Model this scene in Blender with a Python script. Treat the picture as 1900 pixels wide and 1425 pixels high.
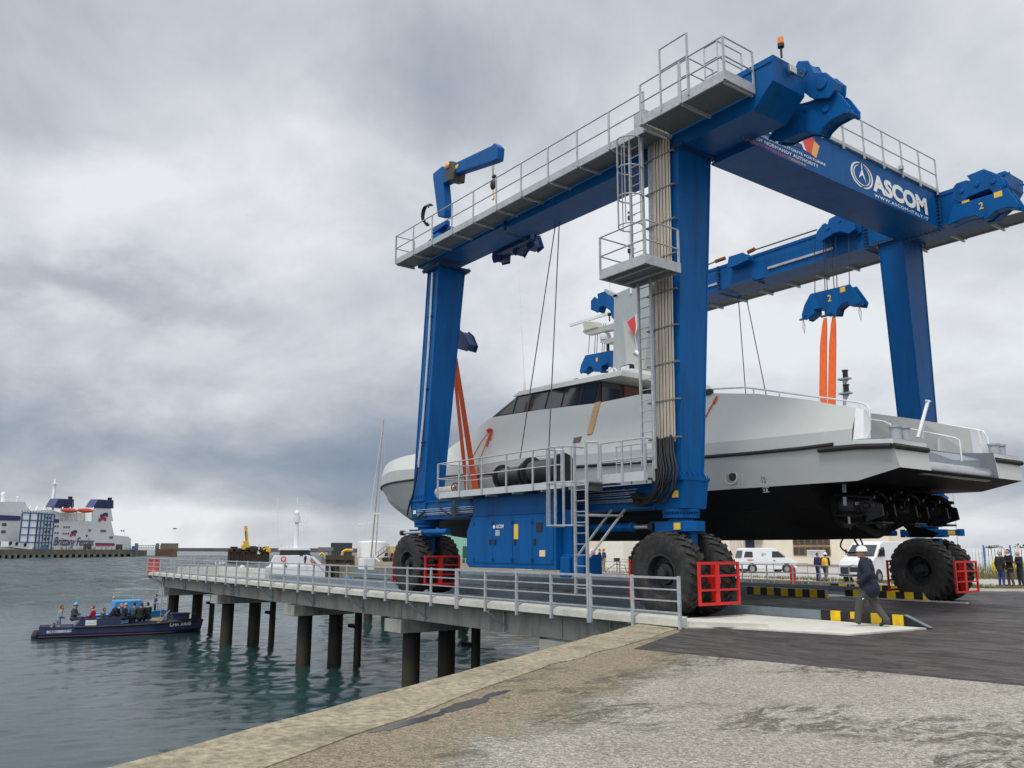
import bpy, bmesh, math, random
from mathutils import Vector as V, Matrix, noise
random.seed(7)
R = math.radians
for o in list(bpy.data.objects): bpy.data.objects.remove(o)
SC = bpy.context.scene
COL = SC.collection

# ------------------------------------------------------------------ camera
# world: +X runs inland along the piers, +Y across them away from the viewer, z=0 is the yard
F_PX, HALF_W, HALF_H, HORIZON = 1575.0, 950.0, 712.5, 1020.0
EYE = V((0, 0, 1.75))
pitch = math.atan((HORIZON-HALF_H)/F_PX)
yaw = math.atan(1198/math.hypot(F_PX, HORIZON-HALF_H))
roll = R(0.2)
_f0 = V((-math.cos(yaw), math.sin(yaw), 0)); _r0 = V((math.sin(yaw), math.cos(yaw), 0)); _z = V((0, 0, 1))
FW = _f0*math.cos(pitch)+_z*math.sin(pitch)
_u = _z*math.cos(pitch)-_f0*math.sin(pitch)
RT = _r0*math.cos(roll)+_u*math.sin(roll); UP = _u*math.cos(roll)-_r0*math.sin(roll)
cam = bpy.data.objects.new('camera', bpy.data.cameras.new('camera')); COL.objects.link(cam)
cam.data.sensor_width = 36; cam.data.lens = 36*F_PX/1900
cam.data.clip_start = 0.05; cam.data.clip_end = 30000
cam.matrix_world = Matrix((( RT.x, UP.x, -FW.x, EYE.x), (RT.y, UP.y, -FW.y, EYE.y), (RT.z, UP.z, -FW.z, EYE.z), (0, 0, 0, 1)))
SC.camera = cam
# survey helpers: photo measurement -> point on a known plane of the place
def ray(px, py): return FW*F_PX+RT*(px-HALF_W)-UP*(py-HALF_H)
def _on(ax, v, px, py):
    d = ray(px, py); return EYE+d*((v-EYE[ax])/d[ax])
def PX(v, px, py): return _on(0, v, px, py)
def PY(v, px, py): return _on(1, v, px, py)
def PZ(v, px, py): return _on(2, v, px, py)
def PD(dist, px, py):
    d = ray(px, py); return EYE+d*(dist/math.hypot(d.x, d.y))
def PV(p0, n, px, py):
    d = ray(px, py); return EYE+d*((p0-EYE).dot(n)/d.dot(n))

# ------------------------------------------------------------------ light and sky
sund = V((0.25, -0.50, 1.05)).normalized()
sl = bpy.data.lights.new('sun', 'SUN'); sl.energy = 2.0; sl.angle = R(16); sl.color = (1, .96, .9)
so = bpy.data.objects.new('sun', sl); COL.objects.link(so)
so.rotation_euler = sund.to_track_quat('Z', 'Y').to_euler()
SC.view_settings.view_transform = 'Standard'; SC.view_settings.look = 'None'
SC.view_settings.exposure = 0; SC.view_settings.gamma = 1
W = bpy.data.worlds.new('World'); SC.world = W; W.use_nodes = True
nt = W.node_tree; nt.nodes.clear()
def N(t, **k):
    n = nt.nodes.new(t)
    for a, b in k.items(): setattr(n, a, b)
    return n
L = lambda a, b: nt.links.new(a, b)
def M(op, a, b=None, c=None, clamp=False):
    n = N('ShaderNodeMath', operation=op); n.use_clamp = clamp
    for i, x in enumerate((a, b, c)):
        if x is None: continue
        if isinstance(x, (int, float)): n.inputs[i].default_value = x
        else: L(x, n.inputs[i])
    return n.outputs[0]
def VM(op, a, b=None):
    n = N('ShaderNodeVectorMath', operation=op)
    for i, x in enumerate((a, b)):
        if x is None: continue
        if isinstance(x, (tuple, V)): n.inputs[i].default_value = x
        else: L(x, n.inputs[i])
    return n
outw = N('ShaderNodeOutputWorld'); bg = N('ShaderNodeBackground'); L(bg.outputs[0], outw.inputs[0])
bg.inputs[1].default_value = 0.1
sky = N('ShaderNodeTexSky', sky_type='NISHITA'); sky.sun_disc = False
sky.sun_elevation = math.asin(sund.z); sky.sun_rotation = math.atan2(sund.x, sund.y)
tc = N('ShaderNodeTexCoord'); dirn = VM('NORMALIZE', tc.outputs['Generated']).outputs[0]
sx = N('ShaderNodeSeparateXYZ'); L(dirn, sx.inputs[0])
el = M('MAXIMUM', sx.outputs[2], 0.0)
def proj(h):      # cloud layer seen from below: compresses towards the horizon
    k = M('ADD', el, h)
    c = N('ShaderNodeCombineXYZ'); L(M('DIVIDE', sx.outputs[0], k), c.inputs[0]); L(M('DIVIDE', sx.outputs[1], k), c.inputs[1])
    return c.outputs[0]
def fbm(vec, scale, detail, rough, dist=0.0, seed=0.0):
    n = N('ShaderNodeTexNoise'); n.noise_dimensions = '3D'
    v2 = VM('ADD', vec, (seed, seed*1.7, seed*.3)).outputs[0]
    L(v2, n.inputs['Vector']); n.inputs['Scale'].default_value = scale; n.inputs['Detail'].default_value = detail
    n.inputs['Roughness'].default_value = rough; n.inputs['Distortion'].default_value = dist
    return n.outputs[0]
n1 = fbm(proj(.46), 1.35, 10, .52, .5, 3.1)
n2 = fbm(proj(.40), 4.2, 10, .58, .4, 9.4)
n3 = fbm(proj(.4), .45, 3, .5, 0, 5.7)
cl = M('ADD', M('MULTIPLY', n1, .62), M('ADD', M('MULTIPLY', n2, .22), M('MULTIPLY', n3, .16)))
cl = M('MULTIPLY', M('SUBTRACT', cl, .5), SKY_CONTRAST if 'SKY_CONTRAST' in globals() else 2.5)      # -..+
wn = N('ShaderNodeTexNoise'); wn.inputs['Scale'].default_value = 3.2; wn.inputs['Detail'].default_value = 8; wn.inputs['Roughness'].default_value = .6; L(VM('MULTIPLY', dirn, (1,1,1.8)).outputs[0], wn.inputs['Vector'])
wsub = VM('SUBTRACT', wn.outputs['Color'], (.5,.5,.5)).outputs[0]; wsc = VM('SCALE', wsub); wsc.inputs['Scale'].default_value = .30
kz = N('ShaderNodeCombineXYZ'); kk = M('MINIMUM', M('ADD', M('MULTIPLY', el, 2.6), .12), 1.0)
wsc2 = VM('SCALE', wsc.outputs[0]); L(kk, wsc2.inputs['Scale']); dwarp = VM('ADD', dirn, wsc2.outputs[0]).outputs[0]
# broad bright and dark banks of the cloud deck, each given by where in the sky it hangs
def bank(px, py, wx, wy, amp):
    d = ray(px, py).normalized(); a = V((-d.y, d.x, 0)).normalized(); b = d.cross(a)
    u = VM('DOT_PRODUCT', dwarp, tuple(a)).outputs['Value']; w = VM('DOT_PRODUCT', dwarp, tuple(b)).outputs['Value']
    f = VM('DOT_PRODUCT', dirn, tuple(d)).outputs['Value']
    q = M('ADD', M('POWER', M('DIVIDE', u, wx/F_PX), 2), M('POWER', M('DIVIDE', w, wy/F_PX), 2))
    g = M('POWER', 2.718, M('MULTIPLY', q, -1))
    return M('MULTIPLY', M('MULTIPLY', g, amp), M('GREATER_THAN', f, 0))
tot = M('ADD', cl, 0.745)
for b in [(250, 420, 420, 100, .20), (60, 260, 260, 110, -.13), (620, 300, 300, 60, .10), (110, 565, 300, 42, -.20), (90, 680, 460, 60, .22), (640, 540, 300, 120, .08), (420, 620, 200, 40, -.06),
          (330, 865, 600, 60, -.46), (760, 800, 300, 70, -.16), (700, 660, 380, 50, .14), (1500, 60, 500, 120, .0), (1500, 560, 500, 160, .12), (1860, 690, 200, 60, .16), (1850, 880, 320, 52, -.52), (1860, 985, 260, 26, .04),
          (250, 968, 160, 14, .10), (520, 962, 120, 12, .12), (400, 930, 500, 22, -.16), (420, 1000, 700, 16, -.05), (300, 20, 700, 90, -.10), (1000, 120, 400, 120, -.02), (1450, 330, 400, 120, .10)]:
    tot = M('ADD', tot, bank(*b))
ramp = N('ShaderNodeValToRGB'); L(tot, ramp.inputs[0])
e = ramp.color_ramp.elements
e[0].position = 0; e[0].color = (.22, .27, .37, 1)
e[1].position = 1; e[1].color = (.84, .87, .90, 1)
for p, c in ((.25, (.29, .34, .42, 1)), (.5, (.445, .48, .54, 1)), (.72, (.615, .645, .69, 1)), (.88, (.745, .77, .805, 1))):
    x = e.new(p); x.color = c
# lift everything overhead and behind the viewer, where the sun stands behind the cloud
sg = VM('DOT_PRODUCT', dirn, tuple(sund)).outputs['Value']
glow = M('ADD', 1.0, M('MULTIPLY', M('POWER', M('MAXIMUM', sg, 0), 3), SUNGLOW if 'SUNGLOW' in globals() else 1.9))
cc = VM('SCALE', ramp.outputs[0]); 
L(M('MULTIPLY', glow, 10.0), cc.inputs['Scale'])
mix = N('ShaderNodeMix', data_type='RGBA'); mix.inputs[0].default_value = .93
L(sky.outputs[0], mix.inputs[6]); L(cc.outputs[0], mix.inputs[7]); L(mix.outputs[2], bg.inputs[0])

# ------------------------------------------------------------------ builders
class MB:
    def __init__(s): s.v = []; s.f = []; s.m = []; s.mi = 0
    def add(s, vs, fs):
        o = len(s.v); s.v += [tuple(x) for x in vs]; s.f += [tuple(i+o for i in f) for f in fs]; s.m += [s.mi]*len(fs); return s
    def box(s, a, b):
        x0, y0, z0 = a; x1, y1, z1 = b
        return s.add([(x0,y0,z0),(x1,y0,z0),(x1,y1,z0),(x0,y1,z0),(x0,y0,z1),(x1,y0,z1),(x1,y1,z1),(x0,y1,z1)],
                     [(0,3,2,1),(4,5,6,7),(0,1,5,4),(1,2,6,5),(2,3,7,6),(3,0,4,7)])
    def hexa(s, lo, hi):   # two quads (4 pts each) joined
        return s.add(list(lo)+list(hi), [(0,3,2,1),(4,5,6,7),(0,1,5,4),(1,2,6,5),(2,3,7,6),(3,0,4,7)])
    def beam(s, p, q, w, h, up=(0,0,1)):
        p = V(p); q = V(q); d = (q-p).normalized(); u = V(up)
        if abs(d.dot(u)) > .98: u = V((1,0,0))
        a = d.cross(u).normalized(); b = a.cross(d).normalized(); a *= w/2; b *= h/2
        return s.hexa([p-a-b, p+a-b, p+a+b, p-a+b], [q-a-b, q+a-b, q+a+b, q-a+b])
    def tube(s, p, q, r, n=8, r2=None, cap=True):
        p = V(p); q = V(q); d = (q-p)
        if d.length < 1e-6: return s
        d.normalize(); u = V((0,0,1)) if abs(d.z) < .9 else V((1,0,0))
        a = d.cross(u).normalized(); b = a.cross(d); r2 = r if r2 is None else r2
        vs = []
        for i in range(n):
            t = 2*math.pi*i/n; c = a*math.cos(t)+b*math.sin(t); vs += [p+c*r, q+c*r2]
        fs = [(2*i, 2*((i+1) % n), 2*((i+1) % n)+1, 2*i+1) for i in range(n)]
        if cap: fs += [tuple(2*i for i in range(n))[::-1], tuple(2*i+1 for i in range(n))]
        return s.add(vs, fs)
    def path(s, pts, r, n=6):
        pts = [V(p) for p in pts]; rings = []; m = len(pts); ref = None
        for i, p in enumerate(pts):
            d = (pts[min(i+1, m-1)]-pts[max(i-1, 0)]).normalized()
            if ref is None: ref = V((0,0,1)) if abs(d.z) < .9 else V((1,0,0))
            a = d.cross(ref)
            if a.length < 1e-4: a = d.orthogonal()
            a.normalize(); b = a.cross(d).normalized(); ref = b
            rings.append([p+(a*math.cos(2*math.pi*k/n)+b*math.sin(2*math.pi*k/n))*r for k in range(n)])
        vs = [x for rg in rings for x in rg]; fs = []
        for i in range(m-1):
            for k in range(n):
                k2 = (k+1) % n; fs.append((i*n+k, i*n+k2, (i+1)*n+k2, (i+1)*n+k))
        fs += [tuple(range(n))[::-1], tuple((m-1)*n+k for k in range(n))]
        return s.add(vs, fs)
    def prism(s, poly, d):   # poly: list of 3D points, extruded by vector d
        poly = [V(p) for p in poly]; d = V(d); n = len(poly)
        nn = V((0,0,0))
        for i in range(n): nn += poly[i].cross(poly[(i+1) % n])
        if nn.dot(d) > 0: poly.reverse()
        return s.add(poly+[p+d for p in poly], [tuple(range(n))]+[tuple(range(2*n-1, n-1, -1))]+[(i, i+n, (i+1) % n+n, (i+1) % n) for i in range(n)])
    def quad(s, *p): return s.add(p, [tuple(range(len(p)))])
    def lathe(s, prof, c, ax, n=24, cap=False):  # prof [(r, t)], axis 'x','y','z'
        c = V(c); A = {'x': (V((1,0,0)), V((0,1,0)), V((0,0,1))), 'y': (V((0,1,0)), V((0,0,1)), V((1,0,0))), 'z': (V((0,0,1)), V((1,0,0)), V((0,1,0)))}[ax]
        vs = []; m = len(prof)
        for i in range(n):
            t = 2*math.pi*i/n; e = A[1]*math.cos(t)+A[2]*math.sin(t)
            vs += [c+A[0]*t2+e*r for r, t2 in prof]
        fs = []
        for i in range(n):
            j = (i+1) % n
            for k in range(m-1): fs.append((i*m+k, j*m+k, j*m+k+1, i*m+k+1))
        if cap: fs += [tuple(i*m for i in range(n))[::-1], tuple(i*m+m-1 for i in range(n))]
        return s.add(vs, fs)
    def ball(s, c, r, n=10, m=7):
        r = (r, r, r) if isinstance(r, (int, float)) else r
        c = V(c); vs = [c+V((0,0,-r[2]))]; 
        for j in range(1, m):
            ph = -math.pi/2+math.pi*j/m
            for i in range(n):
                t = 2*math.pi*i/n; vs.append(c+V((r[0]*math.cos(ph)*math.cos(t), r[1]*math.cos(ph)*math.sin(t), r[2]*math.sin(ph))))
        vs.append(c+V((0,0,r[2]))); fs = []
        for i in range(n): fs.append((0, 1+(i+1) % n, 1+i))
        for j in range(m-2):
            for i in range(n):
                a = 1+j*n+i; b = 1+j*n+(i+1) % n; fs.append((a, b, b+n, a+n))
        k = len(vs)-1
        for i in range(n): fs.append((1+(m-2)*n+i, 1+(m-2)*n+(i+1) % n, k))
        return s.add(vs, fs)
    def grid(s, fn, nu, nv, wrap=False):
        vs = [fn(i/(nu-1), j/(nv-1)) for i in range(nu) for j in range(nv)]
        return s.add(vs, [(i*nv+j, (i+1)*nv+j, (i+1)*nv+j+1, i*nv+j+1) for i in range(nu-1) for j in range(nv-1)])
    def build(s, name, mat, parent=None, local=False, smooth=False, bevel=0, **tags):
        me = bpy.data.meshes.new(name)
        off = V((0,0,0))
        if parent is not None and not local:
            p = parent
            while p is not None: off += p.location; p = p.parent
        me.from_pydata([tuple(V(x)-off) for x in s.v], [], s.f)
        for m in (mat if isinstance(mat, (list, tuple)) else [mat]): me.materials.append(m)
        if any(s.m): me.polygons.foreach_set('material_index', s.m)
        if smooth:
            me.polygons.foreach_set('use_smooth', [True]*len(me.polygons))
            try: me.set_sharp_from_angle(angle=R(40))
            except Exception: pass
        me.update()
        o = bpy.data.objects.new(name, me); COL.objects.link(o)
        if parent is not None: o.parent = parent
        if bevel:
            b = o.modifiers.new('bevel', 'BEVEL'); b.width = bevel; b.segments = 2; b.limit_method = 'ANGLE'; b.angle_limit = R(40)
        for k, v in tags.items(): o[k] = v
        return o
def thing(name, label, cat, loc=(0,0,0), rz=0, group=None):
    o = bpy.data.objects.new(name, None); COL.objects.link(o); o.empty_display_size = .3
    o.location = loc; o.rotation_euler = (0,0,rz); o['label'] = label; o['category'] = cat
    if group: o['group'] = group
    return o
def copy_tree(o, loc, rz=None, label=None, parent=None):
    c = o.copy(); COL.objects.link(c)
    if parent is None:
        c.location = loc
        if rz is not None: c.rotation_euler = (0,0,rz)
        if label: c['label'] = label
    else: c.parent = parent
    for ch in o.children: copy_tree(ch, loc, parent=c)
    return c
def lettering(name, txt, origin, right, up, width, height, mat, parent, shear=0, bold=0.0, spacing=1.0, depth=.004, align='L', **tags):
    cu = bpy.data.curves.new('t', 'FONT'); cu.body = txt; cu.shear = shear; cu.offset = bold; cu.space_character = spacing
    cu.resolution_u = 3; cu.extrude = 0
    t = bpy.data.objects.new('t', cu); COL.objects.link(t)
    bpy.context.view_layer.update()
    me = bpy.data.meshes.new_from_object(t.evaluated_get(bpy.context.evaluated_depsgraph_get()))
    xs = [v.co.x for v in me.vertices]; ys = [v.co.y for v in me.vertices]
    x0, x1, y0, y1 = min(xs), max(xs), min(ys), max(ys)
    right = V(right).normalized(); up = V(up).normalized(); nrm = right.cross(up)
    origin = V(origin)
    mb = MB()
    mb.add([origin+right*((v.co.x-x0)/(x1-x0)*width)+up*((v.co.y-y0)/(y1-y0)*height)+nrm*depth for v in me.vertices], [tuple(p.vertices) for p in me.polygons])
    bpy.data.objects.remove(t); bpy.data.meshes.remove(me); bpy.data.curves.remove(cu)
    return mb.build(name, mat, parent, **tags)

# ------------------------------------------------------------------ materials
def mat(name, col, rough=.5, metal=0, var=.12, vscale=3, bump=0, bscale=40, spec=.5, dirt=None, dscale=1.2, damt=.5, stretch=(1,1,1), alpha=None, coat=0):
    m = bpy.data.materials.new(name); m.use_nodes = True; t = m.node_tree; t.nodes.clear()
    o = t.nodes.new('ShaderNodeOutputMaterial'); p = t.nodes.new('ShaderNodeBsdfPrincipled'); t.links.new(p.outputs[0], o.inputs[0])
    p.inputs['Metallic'].default_value = metal; p.inputs['Specular IOR Level'].default_value = spec
    if coat: p.inputs['Coat Weight'].default_value = coat; p.inputs['Coat Roughness'].default_value = .15
    c = t.nodes.new('ShaderNodeTexCoord'); mp = t.nodes.new('ShaderNodeMapping'); mp.inputs['Scale'].default_value = stretch
    t.links.new(c.outputs['Object'], mp.inputs[0])
    n = t.nodes.new('ShaderNodeTexNoise'); n.inputs['Scale'].default_value = vscale; n.inputs['Detail'].default_value = 8; n.inputs['Roughness'].default_value = .65
    t.links.new(mp.outputs[0], n.inputs['Vector'])
    r = t.nodes.new('ShaderNodeValToRGB'); t.links.new(n.outputs[0], r.inputs[0])
    e = r.color_ramp.elements; e[0].position = .3; e[1].position = .7
    e[0].color = tuple(x*(1-var) for x in col)+(1,); e[1].color = tuple(min(1, x*(1+var)) for x in col)+(1,)
    colout = r.outputs[0]
    if dirt:
        n2 = t.nodes.new('ShaderNodeTexNoise'); n2.inputs['Scale'].default_value = dscale; n2.inputs['Detail'].default_value = 9; n2.inputs['Roughness'].default_value = .7
        t.links.new(mp.outputs[0], n2.inputs['Vector'])
        r2 = t.nodes.new('ShaderNodeValToRGB'); t.links.new(n2.outputs[0], r2.inputs[0]); r2.color_ramp.elements[0].position = .48; r2.color_ramp.elements[1].position = .68
        r2.color_ramp.elements[1].color = (damt,)*3+(1,)
        x = t.nodes.new('ShaderNodeMix'); x.data_type = 'RGBA'; t.links.new(r2.outputs[0], x.inputs[0]); t.links.new(colout, x.inputs[6]); x.inputs[7].default_value = tuple(dirt)+(1,)
        colout = x.outputs[2]
    t.links.new(colout, p.inputs['Base Color'])
    rr = t.nodes.new('ShaderNodeMapRange'); t.links.new(n.outputs[0], rr.inputs[0]); rr.inputs[3].default_value = max(.02, rough-.08); rr.inputs[4].default_value = min(1, rough+.1)
    t.links.new(rr.outputs[0], p.inputs['Roughness'])
    if bump:
        n3 = t.nodes.new('ShaderNodeTexNoise'); n3.inputs['Scale'].default_value = bscale; n3.inputs['Detail'].default_value = 6
        t.links.new(mp.outputs[0], n3.inputs['Vector'])
        b = t.nodes.new('ShaderNodeBump'); b.inputs['Strength'].default_value = bump; b.inputs['Distance'].default_value = .02
        t.links.new(n3.outputs[0], b.inputs['Height']); t.links.new(b.outputs[0], p.inputs['Normal'])
    return m
BLUE = mat('lift_blue', (.0006, .092, .300), .44, spec=.18, var=.10, vscale=1.6, bump=.05, bscale=6, dirt=(.0035,.045,.135), dscale=1.3, damt=.6, stretch=(1.4,1.4,.22))
BLUED = mat('block_blue', (.003, .040, .15), .5, var=.2, dirt=(.01,.02,.05), dscale=3)
GALV = mat('galvanised', (.44, .46, .48), .5, .2, var=.15, vscale=9, dirt=(.22,.23,.24), dscale=4)
GALVD = mat('galvanised_grating', (.17, .18, .185), .7, .1, var=.25, vscale=14, bump=.3, bscale=60)
STEEL = mat('bright_steel', (.55, .56, .57), .28, .8, var=.08)
DECKST = mat('grey_steel_plate', (.20, .245, .275), .5, .25, var=.16, vscale=2, dirt=(.12,.14,.15), dscale=1.5)
RUBBER = mat('tyre_rubber', (.020, .019, .019), .78, var=.35, vscale=5, bump=.25, bscale=30, dirt=(.075,.064,.055), dscale=2.6, damt=.7)
BLACK = mat('black_paint', (.012, .012, .013), .5, var=.3)
RIM = mat('rim_black', (.016, .017, .02), .42, var=.3, dirt=(.05,.045,.04), dscale=5)
RED = mat('guard_red', (.62, .018, .014), .45, var=.12, vscale=5)
YEL = mat('hazard_yellow', (.85, .55, .01), .55, var=.10, vscale=6, dirt=(.4,.28,.03), dscale=5, damt=.5)
YELS = mat('sticker_yellow', (.80, .52, .06), .5, var=.05)
WHITE = mat('white_paint', (.78, .79, .79), .45, var=.04, dirt=(.6,.6,.58), dscale=3, damt=.3)
CREAM = mat('cream_wall', (.76, .68, .55), .85, var=.05, vscale=.5, dirt=(.6,.52,.42), dscale=.6, damt=.35)
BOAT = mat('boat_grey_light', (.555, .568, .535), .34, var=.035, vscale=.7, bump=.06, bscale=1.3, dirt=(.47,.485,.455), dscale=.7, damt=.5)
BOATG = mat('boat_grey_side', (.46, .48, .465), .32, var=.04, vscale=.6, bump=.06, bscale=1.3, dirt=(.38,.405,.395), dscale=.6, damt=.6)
BOATB = mat('antifouling_black', (.007, .007, .008), .5, spec=.25, var=.35, vscale=2)
BOATD = mat('boat_grey_dark', (.17, .19, .215), .5, var=.1)
FEND = mat('rubbing_strake', (.022, .02, .019), .7, var=.3)
GLASS = mat('dark_glass', (.018, .023, .025), .06, 0, var=.3, vscale=1.2, spec=.9)
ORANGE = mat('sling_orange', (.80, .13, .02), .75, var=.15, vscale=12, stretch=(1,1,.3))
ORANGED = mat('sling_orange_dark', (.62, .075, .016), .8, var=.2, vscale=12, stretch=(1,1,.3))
HOSE = mat('black_hose', (.012, .012, .013), .5, var=.2)
PIPE = mat('pipe_bundle', (.50, .44, .36), .38, .45, var=.22, vscale=2.5, stretch=(6,6,.4))
ROPE = mat('wire_rope', (.055, .06, .065), .6, .4, var=.2)
WOOD = mat('plywood', (.58, .36, .17), .7, var=.15, vscale=5, stretch=(4,4,.6), dirt=(.25,.14,.06), dscale=7, damt=.8)
CONC = mat('pier_concrete', (.37, .365, .33), .85, var=.14, vscale=1.8, bump=.25, bscale=25, dirt=(.12,.118,.10), dscale=1.1, damt=.8, stretch=(1,1,.22))
CONCL = mat('kerb_concrete', (.58, .57, .50), .85, var=.1, vscale=3, bump=.2, bscale=30, dirt=(.42,.40,.33), dscale=1.2, damt=.7)
def pile_mat():
    m = mat('pile_steel', (.013, .011, .010), .7, var=.4, vscale=3, bump=.4, bscale=14, stretch=(1,1,.4))
    t = m.node_tree; p = t.nodes['Principled BSDF']; src = p.inputs['Base Color'].links[0].from_socket
    g = t.nodes.new('ShaderNodeNewGeometry'); s = t.nodes.new('ShaderNodeSeparateXYZ'); t.links.new(g.outputs['Position'], s.inputs[0])
    n = t.nodes.new('ShaderNodeTexNoise'); n.inputs['Scale'].default_value = 2.5; n.inputs['Detail'].default_value = 6; t.links.new(g.outputs['Position'], n.inputs['Vector'])
    a = t.nodes.new('ShaderNodeMath'); a.operation = 'MULTIPLY_ADD'; t.links.new(n.outputs[0], a.inputs[0]); a.inputs[1].default_value = -.8; t.links.new(s.outputs[2], a.inputs[2])
    r = t.nodes.new('ShaderNodeMapRange'); t.links.new(a.outputs[0], r.inputs[0]); r.inputs[1].default_value = -2.1; r.inputs[2].default_value = -2.8; r.clamp = True
    x = t.nodes.new('ShaderNodeMix'); x.data_type = 'RGBA'; t.links.new(r.outputs[0], x.inputs[0]); t.links.new(src, x.inputs[6]); x.inputs[7].default_value = (.032, .029, .014, 1)
    t.links.new(x.outputs[2], p.inputs['Base Color']); return m
PILE = pile_mat()
SKIN = mat('skin', (.50, .27, .19), .55, var=.08)

# ------------------------------------------------------------------ setting: water, yard, asphalt
def pos_mat(name):
    m = bpy.data.materials.new(name); m.use_nodes = True; t = m.node_tree; t.nodes.clear()
    o = t.nodes.new('ShaderNodeOutputMaterial'); p = t.nodes.new('ShaderNodeBsdfPrincipled'); t.links.new(p.outputs[0], o.inputs[0])
    g = t.nodes.new('ShaderNodeNewGeometry')
    def noise(scale, detail=6, rough=.6, stretch=(1,1,1), rot=0, dist=0, kind='N'):
        mp = t.nodes.new('ShaderNodeMapping'); mp.inputs['Scale'].default_value = stretch; mp.inputs['Rotation'].default_value = (0,0,rot); t.links.new(g.outputs['Position'], mp.inputs[0])
        if kind in 'VC':
            n = t.nodes.new('ShaderNodeTexVoronoi'); n.inputs['Scale'].default_value = scale
            if kind == 'C':
                t.links.new(mp.outputs[0], n.inputs['Vector']); sc_ = t.nodes.new('ShaderNodeSeparateColor'); t.links.new(n.outputs['Color'], sc_.inputs[0]); return sc_.outputs[0]
        else:
            n = t.nodes.new('ShaderNodeTexNoise'); n.inputs['Scale'].default_value = scale; n.inputs['Detail'].default_value = detail; n.inputs['Roughness'].default_value = rough; n.inputs['Distortion'].default_value = dist
        t.links.new(mp.outputs[0], n.inputs['Vector']); return n.outputs[0]
    def ramp(src, *stops):
        r = t.nodes.new('ShaderNodeValToRGB'); t.links.new(src, r.inputs[0]); e = r.color_ramp.elements
        while len(e) > 1: e.remove(e[0])
        e[0].position = stops[0][0]; e[0].color = tuple(stops[0][1])+(1,)
        for q, c in stops[1:]: x = e.new(q); x.color = tuple(c)+(1,)
        return r.outputs[0]
    def mix(f, a, b, mode='MIX'):
        x = t.nodes.new('ShaderNodeMix'); x.data_type = 'RGBA'; x.blend_type = mode
        for i, s in ((0, f), (6, a), (7, b)):
            if isinstance(s, (int, float)): x.inputs[i].default_value = s
            elif isinstance(s, tuple): x.inputs[i].default_value = s+(1,)
            else: t.links.new(s, x.inputs[i])
        return x.outputs[2]
    def math_(op, a, b):
        x = t.nodes.new('ShaderNodeMath'); x.operation = op
        for i, s in enumerate((a, b)):
            if isinstance(s, (int, float)): x.inputs[i].default_value = s
            else: t.links.new(s, x.inputs[i])
        return x.outputs[0]
    def bump(h, strength, dist):
        b = t.nodes.new('ShaderNodeBump'); b.inputs['Strength'].default_value = strength; b.inputs['Distance'].default_value = dist
        t.links.new(h, b.inputs['Height']); t.links.new(b.outputs[0], p.inputs['Normal'])
    return m, t, p, g, noise, ramp, mix, math_, bump
# water
WM, t, p, g, noi, ramp_, mix_, ma_, bmp_ = pos_mat('harbour_water')
p.inputs['Base Color'].default_value = (.020, .046, .048, 1); p.inputs['Roughness'].default_value = .05; p.inputs['IOR'].default_value = 1.33
a = noi(.55, 5, .62, (1,1,1), dist=.8); b = noi(2.1, 6, .70, (1, .62, 1), R(30), dist=.5); c = noi(6.5, 4, .6, (1,.7,1), R(-20))
h = ma_('ADD', ma_('MULTIPLY', a, .75), ma_('ADD', ma_('MULTIPLY', b, .42), ma_('MULTIPLY', c, .07)))
cal = ramp_(noi(.045, 4, .6, (1,1,1), dist=1.0), (.35, (.62,)*3), (.65, (1,1,1)))
h = ma_('MULTIPLY', h, cal)
vq_ = t.nodes.new('ShaderNodeVectorMath'); vq_.operation = 'DISTANCE'; t.links.new(g.outputs['Position'], vq_.inputs[0]); vq_.inputs[1].default_value = (-10,8,-3.3)
mq_ = t.nodes.new('ShaderNodeMapRange'); t.links.new(vq_.outputs['Value'], mq_.inputs[0]); mq_.inputs[1].default_value = 55; mq_.inputs[2].default_value = 95; mq_.inputs[3].default_value = .12; mq_.inputs[4].default_value = 1.5
h = ma_('MULTIPLY', h, mq_.outputs[0])
bmp_(h, .8, .5)
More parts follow.
